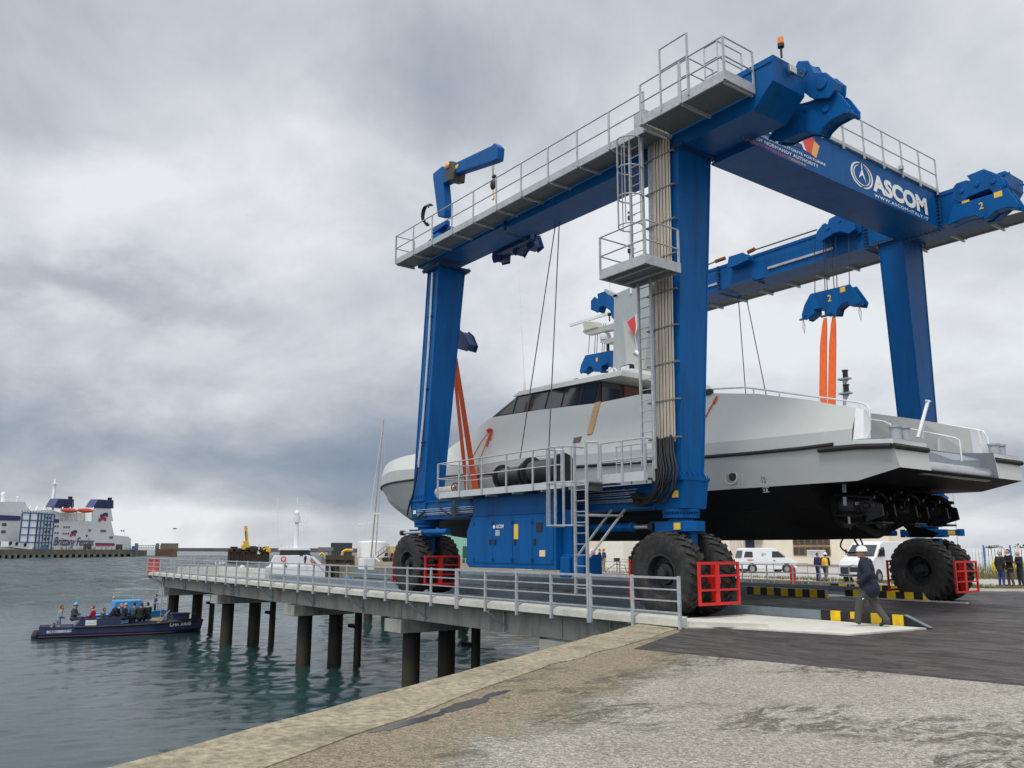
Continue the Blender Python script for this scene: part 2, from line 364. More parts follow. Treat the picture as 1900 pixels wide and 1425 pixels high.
# wind ruffles the open basin; the water sheltered under the quay stays glassy
vd_ = t.nodes.new('ShaderNodeVectorMath'); vd_.operation = 'DISTANCE'; t.links.new(g.outputs['Position'], vd_.inputs[0]); vd_.inputs[1].default_value = (-10,8,-3.3)
mr_ = t.nodes.new('ShaderNodeMapRange'); t.links.new(vd_.outputs['Value'], mr_.inputs[0]); mr_.inputs[1].default_value = 60; mr_.inputs[2].default_value = 190; mr_.inputs[3].default_value = .06; mr_.inputs[4].default_value = .17
t.links.new(mr_.outputs[0], p.inputs['Roughness'])
import numpy as np
def water_mesh():
    rs = np.random.RandomState(5)
    def grid(x0, x1, y0, y1, st):
        xs = np.arange(x0, x1+1e-6, st); ys = np.arange(y0, y1+1e-6, st); X, Y = np.meshgrid(xs, ys, indexing='ij'); return X, Y
    X, Y = grid(-90, -4, -16, 42, .16); H = np.zeros_like(X)
    wind = R(205)
    for k in range(70):
        lam = .40*(3.4/.40)**rs.rand(); a = wind+rs.randn()*.75; kk = 2*math.pi/lam
        H += .0125*lam**.85*np.sin(kk*(math.cos(a)*X+math.sin(a)*Y)+rs.rand()*6.283)*(.55 if lam > 3 else 1)/1.6
    # gusts and calmer lanes
    g_ = .75+.35*np.sin(X*.11+Y*.07+1.2*np.sin(Y*.09))*np.sin(Y*.13-X*.05+.6)
    ed = np.minimum.reduce([X+90, -4-X, Y+16, 42-Y]); H *= g_*np.clip(ed/3, 0, 1)*.36
    n1, n2 = X.shape; co = np.stack([X, Y, H-3.3], -1).reshape(-1, 3)
    idx = np.arange(n1*n2).reshape(n1, n2); q = np.stack([idx[:-1,:-1], idx[1:,:-1], idx[1:,1:], idx[:-1,1:]], -1).reshape(-1, 4)
    XF, YF = grid(-640, -90, 0, 420, 1.5); HF = np.zeros_like(XF)
    for k in range(50):
        lam = 4.5*(16/4.5)**rs.rand(); a = wind+rs.randn()*.8; kk = 2*math.pi/lam; HF += .016*lam*np.sin(kk*(math.cos(a)*XF+math.sin(a)*YF)+rs.rand()*6.283)/3.2
    ef = np.minimum.reduce([XF+640, XF.max()-XF, YF-YF.min(), YF.max()-YF]); HF *= np.clip(ef/5, 0, 1)
    m1, m2 = XF.shape; bF = len(co); co = np.concatenate([co, np.stack([XF, YF, HF-3.3], -1).reshape(-1, 3)]); iF = np.arange(m1*m2).reshape(m1, m2)+bF
    q = np.concatenate([q, np.stack([iF[:-1,:-1], iF[1:,:-1], iF[1:,1:], iF[:-1,1:]], -1).reshape(-1, 4)])
    xa, ya, yb, yt = XF.min(), YF.min(), YF.max(), Y.max(); xe = X.max(); b1 = len(co)
    R4 = [(-9000,-3000,200,-16),(-9000,yb,200,9000),(-9000,-16,xa,yb),(xa,-16,XF.max(),ya),(xe,-16,200,yb),(XF.max(),yt,xe,yb),(XF.max(),-16,-90,yt)]
    for (u0,v0,u1,v1) in R4:
        if u1-u0 < 1e-6: continue
        b_ = len(co); co = np.concatenate([co, [(u0,v0,-3.3),(u1,v0,-3.3),(u1,v1,-3.3),(u0,v1,-3.3)]]); q = np.concatenate([q, [[b_,b_+1,b_+2,b_+3]]])
    O = [(-9000,-3000),(200,-3000),(200,9000),(-9000,9000)]; I = [(-90,-16),(X.max(),-16),(X.max(),Y.max()),(-90,Y.max())]; 
    me = bpy.data.meshes.new('water'); me.vertices.add(len(co)); me.vertices.foreach_set('co', co.astype(np.float32).ravel())
    me.loops.add(q.size); me.loops.foreach_set('vertex_index', q.astype(np.int32).ravel()); me.polygons.add(len(q)); me.polygons.foreach_set('loop_start', np.arange(0, q.size, 4, dtype=np.int32)); me.polygons.foreach_set('loop_total', np.full(len(q), 4, dtype=np.int32))
    me.polygons.foreach_set('use_smooth', np.ones(len(q), dtype=bool)); me.materials.append(WM); me.update(); me.validate()
    o = bpy.data.objects.new('water', me); COL.objects.link(o); o['kind'] = 'structure'
water_mesh()
# yard
YM, t, p, g, noi, ramp_, mix_, ma_, bmp_ = pos_mat('yard_aggregate')
fine = noi(55, 3, .7); peb = noi(38, 2, .5, kind='V')
mid = noi(17, 5, .75); fm = ma_('ADD', ma_('MULTIPLY', fine, .55), ma_('MULTIPLY', mid, .45))
base = ramp_(fm, (.36, (.09, .084, .070)), (.45, (.29, .275, .24)), (.55, (.44, .42, .375)), (.66, (.60, .575, .52)))
big = ramp_(noi(.35, 6, .65, dist=.5), (.35, (.78, .76, .72)), (.65, (1.04, 1.03, 1.02)))
cell = ma_('ADD', ma_('MULTIPLY', noi(60, kind='C'), .6), ma_('MULTIPLY', noi(24, kind='C'), .4))
base = mix_(1.0, base, ramp_(cell, (.15, (.60, .585, .56)), (.55, (.98, .97, .95)), (.85, (1.28, 1.27, 1.23))), 'MULTIPLY')
col = mix_(1.0, base, big, 'MULTIPLY')
sand = ramp_(noi(.9, 6, .7), (.42, (0,0,0)), (.62, (1,1,1)))
# brown grit gathers along the coping (distance from the quay line), dark weed streaks in the cracks
sp = t.nodes.new('ShaderNodeSeparateXYZ'); t.links.new(g.outputs['Position'], sp.inputs[0])
dq = ma_('ADD', ma_('MULTIPLY', ma_('ADD', sp.outputs[0], 7.75), .8775), ma_('MULTIPLY', ma_('ADD', sp.outputs[1], -1.92), .4797))
nv_ = ma_('ADD', ma_('MULTIPLY', dq, .17), ma_('MULTIPLY', noi(.9, 8, .72), .6))
near = ramp_(nv_, (.66, (1,1,1)), (.72, (0,0,0)))
rim_ = ma_('MULTIPLY', ramp_(nv_, (.66, (0,0,0)), (.70, (1,1,1)), (.78, (0,0,0))), ramp_(noi(14, 5, .8), (.42, (0,0,0)), (.58, (1,1,1))))
brown = mix_(1.0, mix_(fine, (.10, .082, .058), (.34, .285, .205)), ramp_(cell, (.2, (.65, .63, .6)), (.8, (1.4, 1.38, 1.3))), 'MULTIPLY')
col = mix_(ma_('MULTIPLY', near, .92), col, brown)
col = mix_(ma_('MULTIPLY', rim_, .8), col, (.10, .097, .078))
streak = noi(1.7, 10, .78, (1.9, .8, 1), R(-35), dist=1.6)
patch = noi(.42, 5, .6, (1, .7, 1), R(20))
sm = ma_('MULTIPLY', ramp_(streak, (.47, (0,0,0)), (.54, (1,1,1))), ramp_(patch, (.50, (0,0,0)), (.57, (1,1,1))))
sm = ma_('MULTIPLY', sm, ramp_(noi(24, 5, .85), (.38, (.25,)*3), (.52, (1,1,1))))
col = mix_(ma_('MULTIPLY', sm, .92), col, (.070, .068, .052))
t.links.new(col, p.inputs['Base Color']); p.inputs['Roughness'].default_value = .95; p.inputs['Specular IOR Level'].default_value = .2
bmp_(ma_('ADD', fine, ma_('MULTIPLY', peb, -.6)), .7, .012)
QX = lambda y: -7.75-(y-1.92)*7.15/13.08
land = [(QX(-100),-100),(QX(1.92),1.92),(QX(15),15),(QX(19.6),19.6),(-20,19.6),(-20,33.6),(-24,43),(-65,45.6),(-84,41.2),(-92,43.0),(-225,102),(-600,1400),(3000,3000),(3000,-100)]
m = MB(); m.prism([(x,y,-6) for x,y in land], (0,0,6)); m.build('yard_ground', YM, kind='structure')
# asphalt sheet
AM, t, p, g, noi, ramp_, mix_, ma_, bmp_ = pos_mat('asphalt')
fine = noi(70, 3, .7)
base = ramp_(fine, (.35, (.040, .036, .034)), (.55, (.084, .075, .070)), (.72, (.20, .183, .172)))
wet = ramp_(noi(.9, 10, .76, (.7, 1.7, 1), R(-8), dist=2.0), (.43, (.50,)*3), (.58, (1.15,)*3))
big = ramp_(noi(.16, 5, .6, (.5, 1.2, 1), R(-12)), (.4, (.85,)*3), (.66, (1.25, 1.23, 1.22)))
t.links.new(mix_(1.0, mix_(1.0, base, wet, 'MULTIPLY'), big, 'MULTIPLY'), p.inputs['Base Color'])
rr = ramp_(noi(.8, 8, .7, (.45, 1.9, 1), R(-8), dist=1.2), (.42, (.5,)*3), (.60, (.85,)*3)); t.links.new(rr, p.inputs['Roughness'])
p.inputs['Specular IOR Level'].default_value = .3
bmp_(fine, .5, .008)
m = MB()
edge = [(-11.45+i*51.45/150, 11.3+(i*51.45/150)*.2035+.07*noise.noise(V((i*.9,1,0)))+.05*noise.noise(V((i*2.7,4,0)))) for i in range(151)]
m.quad(*[(x,y,.004) for x,y in edge+[(40,60),(-8,46.5),(-17.4,41.6),(-19.7,38.5),(-19.7,19.8),(-17.2,19.5),(-15.3,15.8),(-13.3,14.6)]])
m.build('asphalt_ground', AM, kind='structure')
# coping along the quay
def jag(m, pts, w, z0, z1, n):
    pass
CO = mat('coping_concrete', (.31, .265, .180), .9, var=.5, vscale=11, bump=.9, bscale=40, dirt=(.105,.10,.060), dscale=1.1, damt=.8)
m = MB(); rng = random.Random(3); nn = 60
ys = [-14+29.0*i/nn for i in range(nn+1)]
top = []
for y in ys:
    j = .07*noise.noise(V((y*1.3,0,0)))+.05*noise.noise(V((y*5,3,0))); k = .10*noise.noise(V((y*1.1,9,0)))+.05*noise.noise(V((y*6,7,0)))
    w = 1.15-.3*math.exp(-((y-8)/3)**2)
    top.append((QX(y)-.06+j, QX(y)+w+k, y))
for i in range(nn):
    a0, b0, y0 = top[i]; a1, b1, y1 = top[i+1]
    m.hexa([(a0,y0,-.9),(b0,y0,-.9),(b1,y1,-.9),(a1,y1,-.9)], [(a0,y0,.035),(b0,y0,.012),(b1,y1,.012),(a1,y1,.035)])
m.build('quay_pavement', CO, kind='structure')
PUD = mat('puddle', (.05,.042,.032), .22, var=.1, spec=.6)
rngp = random.Random(2)
for (cx_, cy_, rx_, ry_, an_) in ((-8.05,4.72,.62,.09,1.95),(-8.55,5.75,.55,.13,2.05),(-8.95,6.45,.3,.08,2.0)):
    m = MB(); pts_ = []
    for k in range(28):
        a_ = 2*math.pi*k/28; r_ = 1+.35*noise.noise(V((3*math.cos(a_)+cx_,3*math.sin(a_),cy_))); x_ = rx_*r_*math.cos(a_); y_ = ry_*r_*math.sin(a_); pts_.append((cx_+x_*math.cos(an_)-y_*math.sin(an_), cy_+x_*math.sin(an_)+y_*math.cos(an_), .004))
    m.quad(*pts_); m.build('puddle_water', PUD, kind='structure')
# loose stones on coping and yard
m = MB(); rng = random.Random(11)
for i in range(170):
    y = rng.uniform(1.5, 12); x = QX(y)+rng.uniform(.1, 1) if rng.random() < .35 else rng.uniform(-9, 1.5)
    if x < QX(y): continue
    r = rng.uniform(.004, .013)*(1 if rng.random() < .95 else 1.7)
    m.ball((x, y, .02 if x < QX(y)+1 else r*.3), (r*rng.uniform(.8,1.6), r*rng.uniform(.8,1.5), r*.8), 6, 4)
m.build('gravel', mat('stone_chips', (.36,.33,.27), .9, var=.3, vscale=30), kind='stuff', label='small pale stone chips scattered over the yard and coping', category='gravel')
# grass strips beyond the asphalt
GM = mat('dry_grass', (.17, .155, .06), .95, var=.5, vscale=6, bump=.3, bscale=20)
GREY2 = mat('pale_yard_concrete', (.40, .385, .35), .9, var=.12, vscale=.6, dirt=(.30,.29,.26), dscale=.3)
m = MB(); m.quad(*[(x,y,.004) for x,y in [(-23,44),(-17.4,42.2),(-8,47),(40,60.5),(160,120),(-40,160),(-110,120),(-64,48)]]); m.build('far_ground', GREY2, kind='structure')
m = MB(); m.hexa([(-19.8,39.2,0),(-17.5,42.0,0),(-17.6,42.15,0),(-20,39.3,0)],[(-19.8,39.2,.1),(-17.5,42.0,.1),(-17.6,42.15,.1),(-20,39.3,.1)])
m.hexa([(-17.5,42.0,0),(-8,46.9,0),(-8.05,47.05,0),(-17.6,42.15,0)],[(-17.5,42.0,.1),(-8,46.9,.1),(-8.05,47.05,.1),(-17.6,42.15,.1)])
m.hexa([(-8,46.9,0),(40,60.2,0),(40,60.4,0),(-8.05,47.05,0)],[(-8,46.9,.1),(40,60.2,.1),(40,60.4,.1),(-8.05,47.05,.1)])
m.build('kerb', CONCL, kind='structure')
def grass(name, spots, n, h, seed, label, spread=1):
    rng = random.Random(seed); m = MB()
    for i in range(n):
        (x0,y0,x1,y1,w) = spots[rng.randrange(len(spots))]; s = rng.random(); x = x0+(x1-x0)*s+rng.gauss(0,w); y = y0+(y1-y0)*s+rng.gauss(0,w)
        hh = h*rng.uniform(.4,1.2); a = rng.uniform(0, 6.28); c, d = math.cos(a)*.02, math.sin(a)*.02; lx, ly = rng.gauss(0,.25)*hh, rng.gauss(0,.25)*hh
        m.quad((x-c,y-d,0),(x+c,y+d,0),(x+lx,y+ly,hh))
    m.build(name, GM, kind='stuff', label=label, category='grass')
grass('dry_grass', [(-24,44.5,-18.5,43.3,.5),(-35,47.5,-24,45,.8),(-19,42.6,-8,47.6,.25),(-60,47.5,-35,47.5,.6)], 6000, .22, 5, 'tufts of dry yellowish grass along the far kerb')
grass('tall_dry_grass', [(-30,58,-5,66,1.2),(-26,60,0,68,1.2)], 9000, 1.1, 6, 'tall straw coloured grass in front of the far white fence')

# ------------------------------------------------------------------ piers
PYEL = None
def fence_panel_span(m, x0, x1, y, z0, n_rail=4, top=1.15, post=.06, ends=True):
    m.box((x0,y-.025,z0+top-.05),(x1,y+.025,z0+top))
    for k in range(1, n_rail):
        z = z0+.08+(top-.13)*k/n_rail+.02; m.box((x0+post/2+.001,y-.014,z-.016),(x1-post/2-.001,y+.014,z+.016))
def pier_body(y_out, y_in, x_end, x_land, name, label, sgn, caps, detail=True):
    """y_out: railing line, y_in: slot side; sgn=+1 when the outside is the near side"""
    piles = (1.2, 2.7) if sgn > 0 else (4.1, 2.6)
    T = thing(name, label, 'pier', ((x_end+x_land)/2, (y_out+y_in)/2, -3.3))
    s = sgn
    # runway deck (steel), walkway (grating), concrete girders
    a, b = sorted((y_out+s*1.9, y_in)); m = MB(); m.box((x_end+.8,a,-.018 if s > 0 else -.28),(x_land,b,0.0)); m.build('runway_deck', DECKST, T)
    m = MB(); m.box((x_end+.8,min(y_in,y_in-s*.08),0.001),(-16.4 if s > 0 else -19.9,max(y_in,y_in-s*.08),.3)); m.build('guide_rail', DECKST, T)
    a, b = sorted((y_out+s*1.82, y_out+s*1.9)); m = MB(); m.box((x_end+.8,a,-.014 if s > 0 else -.1),(x_land,b,.18 if s > 0 else .1)); m.build('runway_kerb', DECKST, T)
    a, b = sorted((y_out+s*.25, y_out+s*1.8)); m = MB(); m.box((x_end,a,-.016 if s > 0 else -.16),(x_land,b,.05 if s > 0 else -.06)); m.build('walkway', GALVD, T)
    gx = sorted([x_land]+[c for c in caps]+[x_end+.9]); 
    for i in range(len(gx)-1):
        if gx[i+1]-gx[i] < 1: continue
        a, b = sorted((y_out+s*.75, y_in-s*.1)); m = MB(); m.box((gx[i]+.015,a,-.68),(gx[i+1]-.015,b,-.02 if s > 0 else -.285)); m.build('girder', CONC, T, bevel=.02)
    for c in caps:
        a, b = sorted((y_out+s*.4, y_out+s*(3.3 if s > 0 else 4.6))); m = MB(); m.box((c-.6,a,-1.14),(c+.6,b,-.684)); cp = m.build('pile_cap', CONC, T, bevel=.02)
        for k, yy in enumerate([y_out+s*q_ for q_ in piles]):
            m = MB(); m.tube((c,yy,-9),(c,yy,-1.145),.32,18); m.build('pile', PILE, T, smooth=True)
        if detail:
            m = MB(); m.tube((c+.95,y_out+s*3.35,-9),(c+.95,y_out+s*3.35,-.7),.17,10); m.box((c+.3,y_out+s*3.25-.1,-1.75),(c+.95,y_out+s*3.25+.1,-1.6)); m.build('fender_pile', PILE, T, smooth=True)
    return T
CAPS = [-57.5, -47.2, -36.95, -27.55, -18.6]
P1 = pier_body(14.9, 19.68, -59.9, -15.4, 'boat_lift_pier', 'concrete pier with kerb panels and grey railing, carried by dark piles', 'x' and 1, CAPS)
# kerb panels between the posts, posts, rails
px_posts = [(275,),(303.5,)]
posts = [-59.75]; 
step = 1.5
x = -59.75
n_post = 31
posts = [-59.75+i*(46.2/ (n_post-1)) for i in range(n_post)]
for i in range(n_post-1):
    x0, x1 = posts[i], posts[i+1]
    m = MB()
    m.prism([(x0+.05,14.93,.20),(x0+.05,15.10,.27),(x0+.05,15.15,.27),(x0+.05,15.149,.0),(x0+.05,14.99,.03),(x0+.05,14.93,.05)], (x1-x0-.10,0,0))
    m.build('kerb_panel', CONCL, P1)
sec = 0
while sec < n_post-1:
    e = min(sec+4, n_post-1); m = MB()
    fence_panel_span(m, posts[sec]+.04, posts[e]-.04, 14.9, 0)
    for i in range(sec, e+1):
        xx = posts[i]+(.045 if i == sec else (-.045 if i == e else 0))
        m.box((xx-.035,14.87,-.05),(xx+.035,14.925,1.17)); m.box((xx-.012,14.925,-.045),(xx+.012,15.15,.0))
    m.build('railing', GALV, P1); sec = e
for i in range(1, n_post-1, 3):   # brackets below the walkway
    m = MB(); x0 = posts[i]; m.beam((x0,15.0,-.06),(x0+.1,15.62,-.55),.05,.06); m.beam((x0,15.62,-.66),(x0,15.62,-.03),.08,.04); m.build('walkway_bracket', GALV, P1)
m = MB()
m.beam((-59.8,15,-.05),(-59.0,15.9,-.65),.08,.1); m.box((-59.9,14.95,-.1),(-59.6,19.4,-.02))
m.build('walkway_bracket', GALV, P1)
m = MB()          # railing across the seaward end
for z in (.3,.58,.86,1.13): m.beam((-59.8,14.95,z),(-59.8,19.6,z),.04,.04)
for y in (16.4,17.9,19.5): m.box((-59.83,y-.03,-.1),(-59.77,y+.03,1.15))
m.build('end_railing', GALV, P1)
m = MB(); m.box((-59.3,16.7,0.001),(-58.9,19.6,.55)); m.box((-58.89,19.3,.001),(-50.5,19.66,.55)); m.build('wheel_stop', CONCL, P1)
m = MB()          # short ladder by the first pile
for y in (15.15,15.5): m.tube((-56.7,y,-3.6),(-56.7,y,-.3),.025,6)
for k in range(11): m.tube((-56.7,15.15,-3.4+k*.28),(-56.7,15.5,-3.4+k*.28),.015,5)
m.build('boarding_ladder', GALV, P1)
m = MB(); m.tube((-59.55,15.25,.05),(-59.55,15.25,1.0),.34,14); m.tube((-59.55,15.25,1.0),(-59.55,15.25,1.12),.38,14)
lb = m.build('lifebuoy_locker', mat('faded_red', (.60,.10,.07), .6), smooth=True); lb['label'] = 'faded red lifebuoy locker standing at the seaward tip of the railed pier'; lb['category'] = 'locker'

P2 = pier_body(34.0, 29.3, -59.9, -20.0, 'boat_lift_pier', 'second pier beyond the slot, mostly hidden behind the railed one', -1, CAPS[:-1])
m = MB()
for i in range(28):
    xx = -59.7+i*1.42; m.box((xx-.02,34.12,-.1),(xx+.02,34.18,1.1))
for z in (.4,.75,1.1): m.box((-59.8,34.13,z-.02),(-21.2,34.17,z+.02))
m.build('railing', GALV, P2)
m = MB(); m.box((-58,33.0,.001),(-19.9,33.08,.30)); m.build('guide_rail', DECKST, P2)

# land end of the near runway: concrete apron, striped wheel guides
m = MB()
m.prism([(-15.38,15.0,.006),(-14.95,15.0,.006),(-13.75,15.15,.006),(-13.2,15.85,.006),(-10.55,16.75,.006),(-10.36,19.5,.006),(-15.38,19.5,.006)], (0,0,.035))
m.build('apron_pavement', CONCL, kind='structure')
m = MB(); m.prism([(-15.35,15.3,.04),(-13.9,15.3,.04),(-12.3,16.35,.04),(-12.5,16.5,.04),(-14.0,15.62,.04),(-15.35,15.6,.04)], (0,0,.10)); m.build('apron_kerb', CONCL, kind='structure')
def guide(name, label, x0, x1, y, h, nst, taper, y2=None):
    T = thing(name, label, 'wheel guide', ((x0+x1)/2, y, 0))
    w = .05; L_ = x1-x0; st = (L_-taper)/nst
    for i in range(nst):
        m = MB(); m.box((x0+i*st,y-w,0.003),(x0+(i+1)*st,y+w,h)); m.build('stripe', BLACK if i % 2 == 0 else YEL, T)
    xa = x1-taper; m = MB(); m.prism([(xa,y-w,.003),(x1,y-w,.003),(x1,y-w,.03),(xa,y-w,h)], (0,2*w,0)); m.build('tapered_end', BLACK if nst % 2 == 0 else YEL, T)
    m = MB(); m.prism([(xa+.02,y-w-.004,h+.002),(x1-.02,y-w-.004,.035),(x1-.02,y+.10,.035),(xa+.02,y+.12,h+.002)], (0,0,.012)); m.build('flared_lip', DECKST, T)
    return T
def plate(name, label, x0, x1, y, h):
    m = MB(); m.box((x0,y-.045,.0),(x1,y+.045,h)); o = m.build(name, DECKST); o['label'] = label; o['category'] = 'wheel guide'
plate('guide_plate', 'long plain grey steel guide plate running up to the striped guide at the walking man', -16.38, -13.1, 19.6, .27)
guide('striped_guide', 'yellow and black striped wheel guide at the feet of the man walking', -13.09, -10.3, 19.6, .28, 8, .62)
plate('guide_plate', 'plain grey guide plate beside the slot, beyond the long one', -24.0, -22.9, 29.2, .30)
guide('striped_guide', 'striped yellow and black wheel guide edging the slot side of the far runway', -22.88, -19.2, 29.2, .30, 11, .1)
guide('striped_guide', 'striped guide behind the walking man, standing on a pale concrete foot', -19.15, -15.9, 30.3, .30, 9, .2)
guide('striped_guide', 'striped guide seen at the feet of the worker in the yellow vest', -22.3, -18.2, 34.2, .34, 10, .1)
m = MB(); m.box((-19.2,30.0,.006),(-14.5,30.2,.05)); m.build('footing_pavement', CONCL, kind='structure')
m = MB(); m.quad((-20,19.7,.005),(-18.4,19.7,.005),(-18.9,29,.005),(-20,29,.005)); m.build('dirt_ground', mat('dirt', (.13,.105,.08), .95, var=.3), kind='structure')

# ------------------------------------------------------------------ the boat lift
LIFT = thing('boat_lift', 'huge blue gantry boat lift on eight tyres standing over the grey patrol boat', 'boat lift', (-22.9, 24.6, 0))
YN, YF = 17.95, 31.2
def tyre_wheel(c, first=[None]):
    if first[0] is None:
        m = MB()
        pr = [(.50,-.20),(.53,-.27),(.66,-.315),(.86,-.335),(1.0,-.325),(1.06,-.29),(1.075,-.15),(1.08,0),(1.075,.15),(1.06,.29),(1.0,.325),(.86,.335),(.66,.315),(.53,.27),(.50,.20)]
        m.lathe(pr, (0,0,0), 'y', 64)
        nl = 26
        for side in (-1, 1):
            for k in range(nl):
                t0 = 2*math.pi*(k+(.5 if side > 0 else 0))/nl; lo = []; hi = []
                segs = [(0.02,0,.055),(.17,.05,.06),(.30,.115,.07),(.335,.14,.075)]
                for j in range(len(segs)-1):
                    q = []
                    for (yy, sk, w) in (segs[j], segs[j+1]):
                        for dt in (-w, w):
                            q.append((yy*side, t0+sk+dt*.9, ))
                    def pt(y, a, r): return (r*math.cos(a), y, r*math.sin(a))
                    r1 = 1.135 if j < 2 else 1.105
                    r0 = 1.135; r2 = (1.135, 1.13, 1.11, .97)
                    (ya, aa), (_, ab), (yb, ba), (_, bb) = q
                    ra = r2[j]; rb = r2[j+1] 
                    m.hexa([pt(ya,aa,1.0),pt(ya,ab,1.0),pt(yb,bb,.96),pt(yb,ba,.96)] if side > 0 else [pt(ya,aa,1.0),pt(yb,ba,.96),pt(yb,bb,.96),pt(ya,ab,1.0)],
                           [pt(ya,aa,ra),pt(ya,ab,ra),pt(yb,bb,rb),pt(yb,ba,rb)] if side > 0 else [pt(ya,aa,ra),pt(yb,ba,rb),pt(yb,bb,rb),pt(ya,ab,ra)])
        w = m.build('wheel', RUBBER, None, smooth=True); w.parent = LIFT
        r = MB(); 
        for s in (-1, 1):
            pr = [(.52,s*.27),(.535,s*.285),(.48,s*.285),(.455,s*.20),(.44,s*.06),(.30,s*.05),(.27,s*.12),(.16,s*.14),(.15,s*.26),(.06,s*.28),(.001,s*.28)]
            r.lathe(pr, (0,0,0), 'y', 40)
            for k in range(24):
                a = 2*math.pi*k/24; r.tube((.36*math.cos(a),s*.04,.36*math.sin(a)),(.36*math.cos(a),s*.09,.36*math.sin(a)),.016,6)
            for k in range(8):
                a = 2*math.pi*k/8; r.tube((.11*math.cos(a),s*.26,.11*math.sin(a)),(.11*math.cos(a),s*.285,.11*math.sin(a)),.014,6)
        rim = r.build('rim', RIM, None, smooth=True); rim.parent = w
        first[0] = w
    else:
        w = first[0].copy(); COL.objects.link(w); 
        r = first[0].children[0].copy(); COL.objects.link(r); r.parent = w
    w.location = V(c)-LIFT.location; w.rotation_euler = (0, random.uniform(0, 6), 0)
def frame_rect(m, X, y0, y1, z0, z1, w, t=.05):
    m.box((X-t,y0,z0),(X+t,y1,z0+w)); m.box((X-t,y0,z1-w),(X+t,y1,z1)); m.box((X-t,y0,z0+w),(X+t,y0+w,z1-w)); m.box((X-t,y1-w,z0+w),(X+t,y1,z1-w))
def corner(xc, yc, dz, yaw_arm):
    for s in (-1, 1): tyre_wheel((xc, yc+s*.60, 1.13+dz))
    for s in (-1, 1):
        m = MB(); X = xc+s*1.24
        frame_rect(m, X, yc-.82, yc+.79, .36+dz, 1.46+dz, .07, .03)
        for z in (.72, 1.08): m.box((X-.025,yc-.75,z+dz),(X+.025,yc+.72,z+.05+dz))
        m.box((X-.026,yc-.17,.43+dz),(X+.026,yc-.02,1.39+dz)); m.box((X-s*.5,yc-.05,.9+dz) if s > 0 else (X,yc-.05,.9+dz),(X,yc+.05,1.05+dz) if s > 0 else (X-s*.5,yc+.05,1.05+dz))
        m.box((X-s*.12-.1,yc-.07,.45+dz),(X-s*.12+.1,yc-.02,1.38+dz))
        m.build('wheel_guard', RED, LIFT)
    m = MB()   # fork between the two wheels, carrying the axle, below a toothed slewing ring
    m.prism([(xc-.42,yc-.16,2.25+dz),(xc+.42,yc-.16,2.25+dz),(xc+.32,yc-.16,1.2+dz),(xc+.2,yc-.16,.9+dz),(xc-.2,yc-.16,.9+dz),(xc-.32,yc-.16,1.2+dz)], (0,.34,0))
    m.tube((xc,yc-.62,1.13+dz),(xc,yc+.62,1.13+dz),.10,12)
    m.box((xc+.12,yc-.22,1.3+dz),(xc+.18,yc-.16,2.25+dz)); m.box((xc+.421,yc-.13,1.6+dz),(xc+.45,yc+.13,2.24+dz))
    m.build('wheel_fork', BLUE, LIFT, bevel=.015)
    m = MB(); m.prism([(xc-.62,yc-.42,2.25),(xc+.48,yc-.42,2.25),(xc+.68,yc-.15,2.25),(xc+.68,yc+.15,2.25),(xc+.48,yc+.42,2.25),(xc-.62,yc+.42,2.25)], (0,0,.28))
    m.box((xc-.85,yc-.3,2.29),(xc-.621,yc-.14,2.49)); m.tube((xc-.85,yc-.22,2.25),(xc-.85,yc-.22,2.54),.09,12)
    m.lathe([(.001,2.53),(.36,2.53),(.36,2.62),(.001,2.62)],(xc,yc,0),'z',24)
    m.build('steering_head', BLUE, LIFT, bevel=.012)
    m = MB(); m.lathe([(.001,2.62),(.5,2.62),(.5,2.70),(.46,2.70),(.46,2.78),(.52,2.78),(.52,2.86),(.001,2.86)],(xc,yc,0),'z',36)
    for k in range(40):
        a = 2*math.pi*k/40; m.tube((xc+.49*math.cos(a),yc+.49*math.sin(a),2.68),(xc+.49*math.cos(a),yc+.49*math.sin(a),2.79),.018,5)
    m.build('slewing_ring', BLUE, LIFT, smooth=True)
    m = MB(); m.box((xc+.12,yc-.45,2.30),(xc+.34,yc-.421,2.48)); m.build('sticker', YELS, LIFT)
XR, XL = -16.2, -29.72
corner(XR, YN, 0, 1); corner(XL, YN, .06, 1); corner(XR, YF, -.04, 1); corner(XL, YF, 0, 1)

def leg(x0, x1, y0, y1, X0, X1, Y0, Y1, zb, zt, near):
    m = MB(); m.hexa([(x0,y0,zb),(x1,y0,zb),(x1,y1,zb),(x0,y1,zb)], [(X0,Y0,zt),(X1,Y0,zt),(X1,Y1,zt),(X0,Y1,zt)])
    e = .035   # welded edge lips
    for (a, b) in (((x1,y0),(X1,Y0)),((x1,y1),(X1,Y1)),((x0,y0),(X0,Y0))):
        m.beam((a[0],a[1],zb),(b[0],b[1],zt),.05,.03)
    o = m.build('leg', BLUE, LIFT)
    m = MB(); m.box((x0-.14,y0-.12,zb-.09),(x1+.14,y1+.12,zb-.05)); m.box((x0-.14,y0-.12,zb-.045),(x1+.14,y1+.12,zb-.003))
    for k in range(13):
        x = x0-.09+(x1-x0+.18)*k/12
        for y in (y0-.08, y1+.08): m.tube((x,y,zb-.13),(x,y,zb+.05),.018,5)
    for k in range(1, 12):
        y = y0-.08+(y1-y0+.16)*k/12; m.tube((x1+.09,y,zb-.13),(x1+.09,y,zb+.05),.018,5)
    for k in range(5):
        x = x0+(x1-x0)*k/4; m.prism([(x-.01,y0-.1,zb),(x-.01,y0,zb),(x-.01,y0,zb+.2)],(.02,0,0)); 
        y = y0+(y1-y0)*k/4; m.prism([(x1+.1,y-.01,zb),(x1,y-.01,zb),(x1,y-.01,zb+.2)],(0,.02,0))
    m.build('leg_flange', BLUE, LIFT)
ZB = 3.72
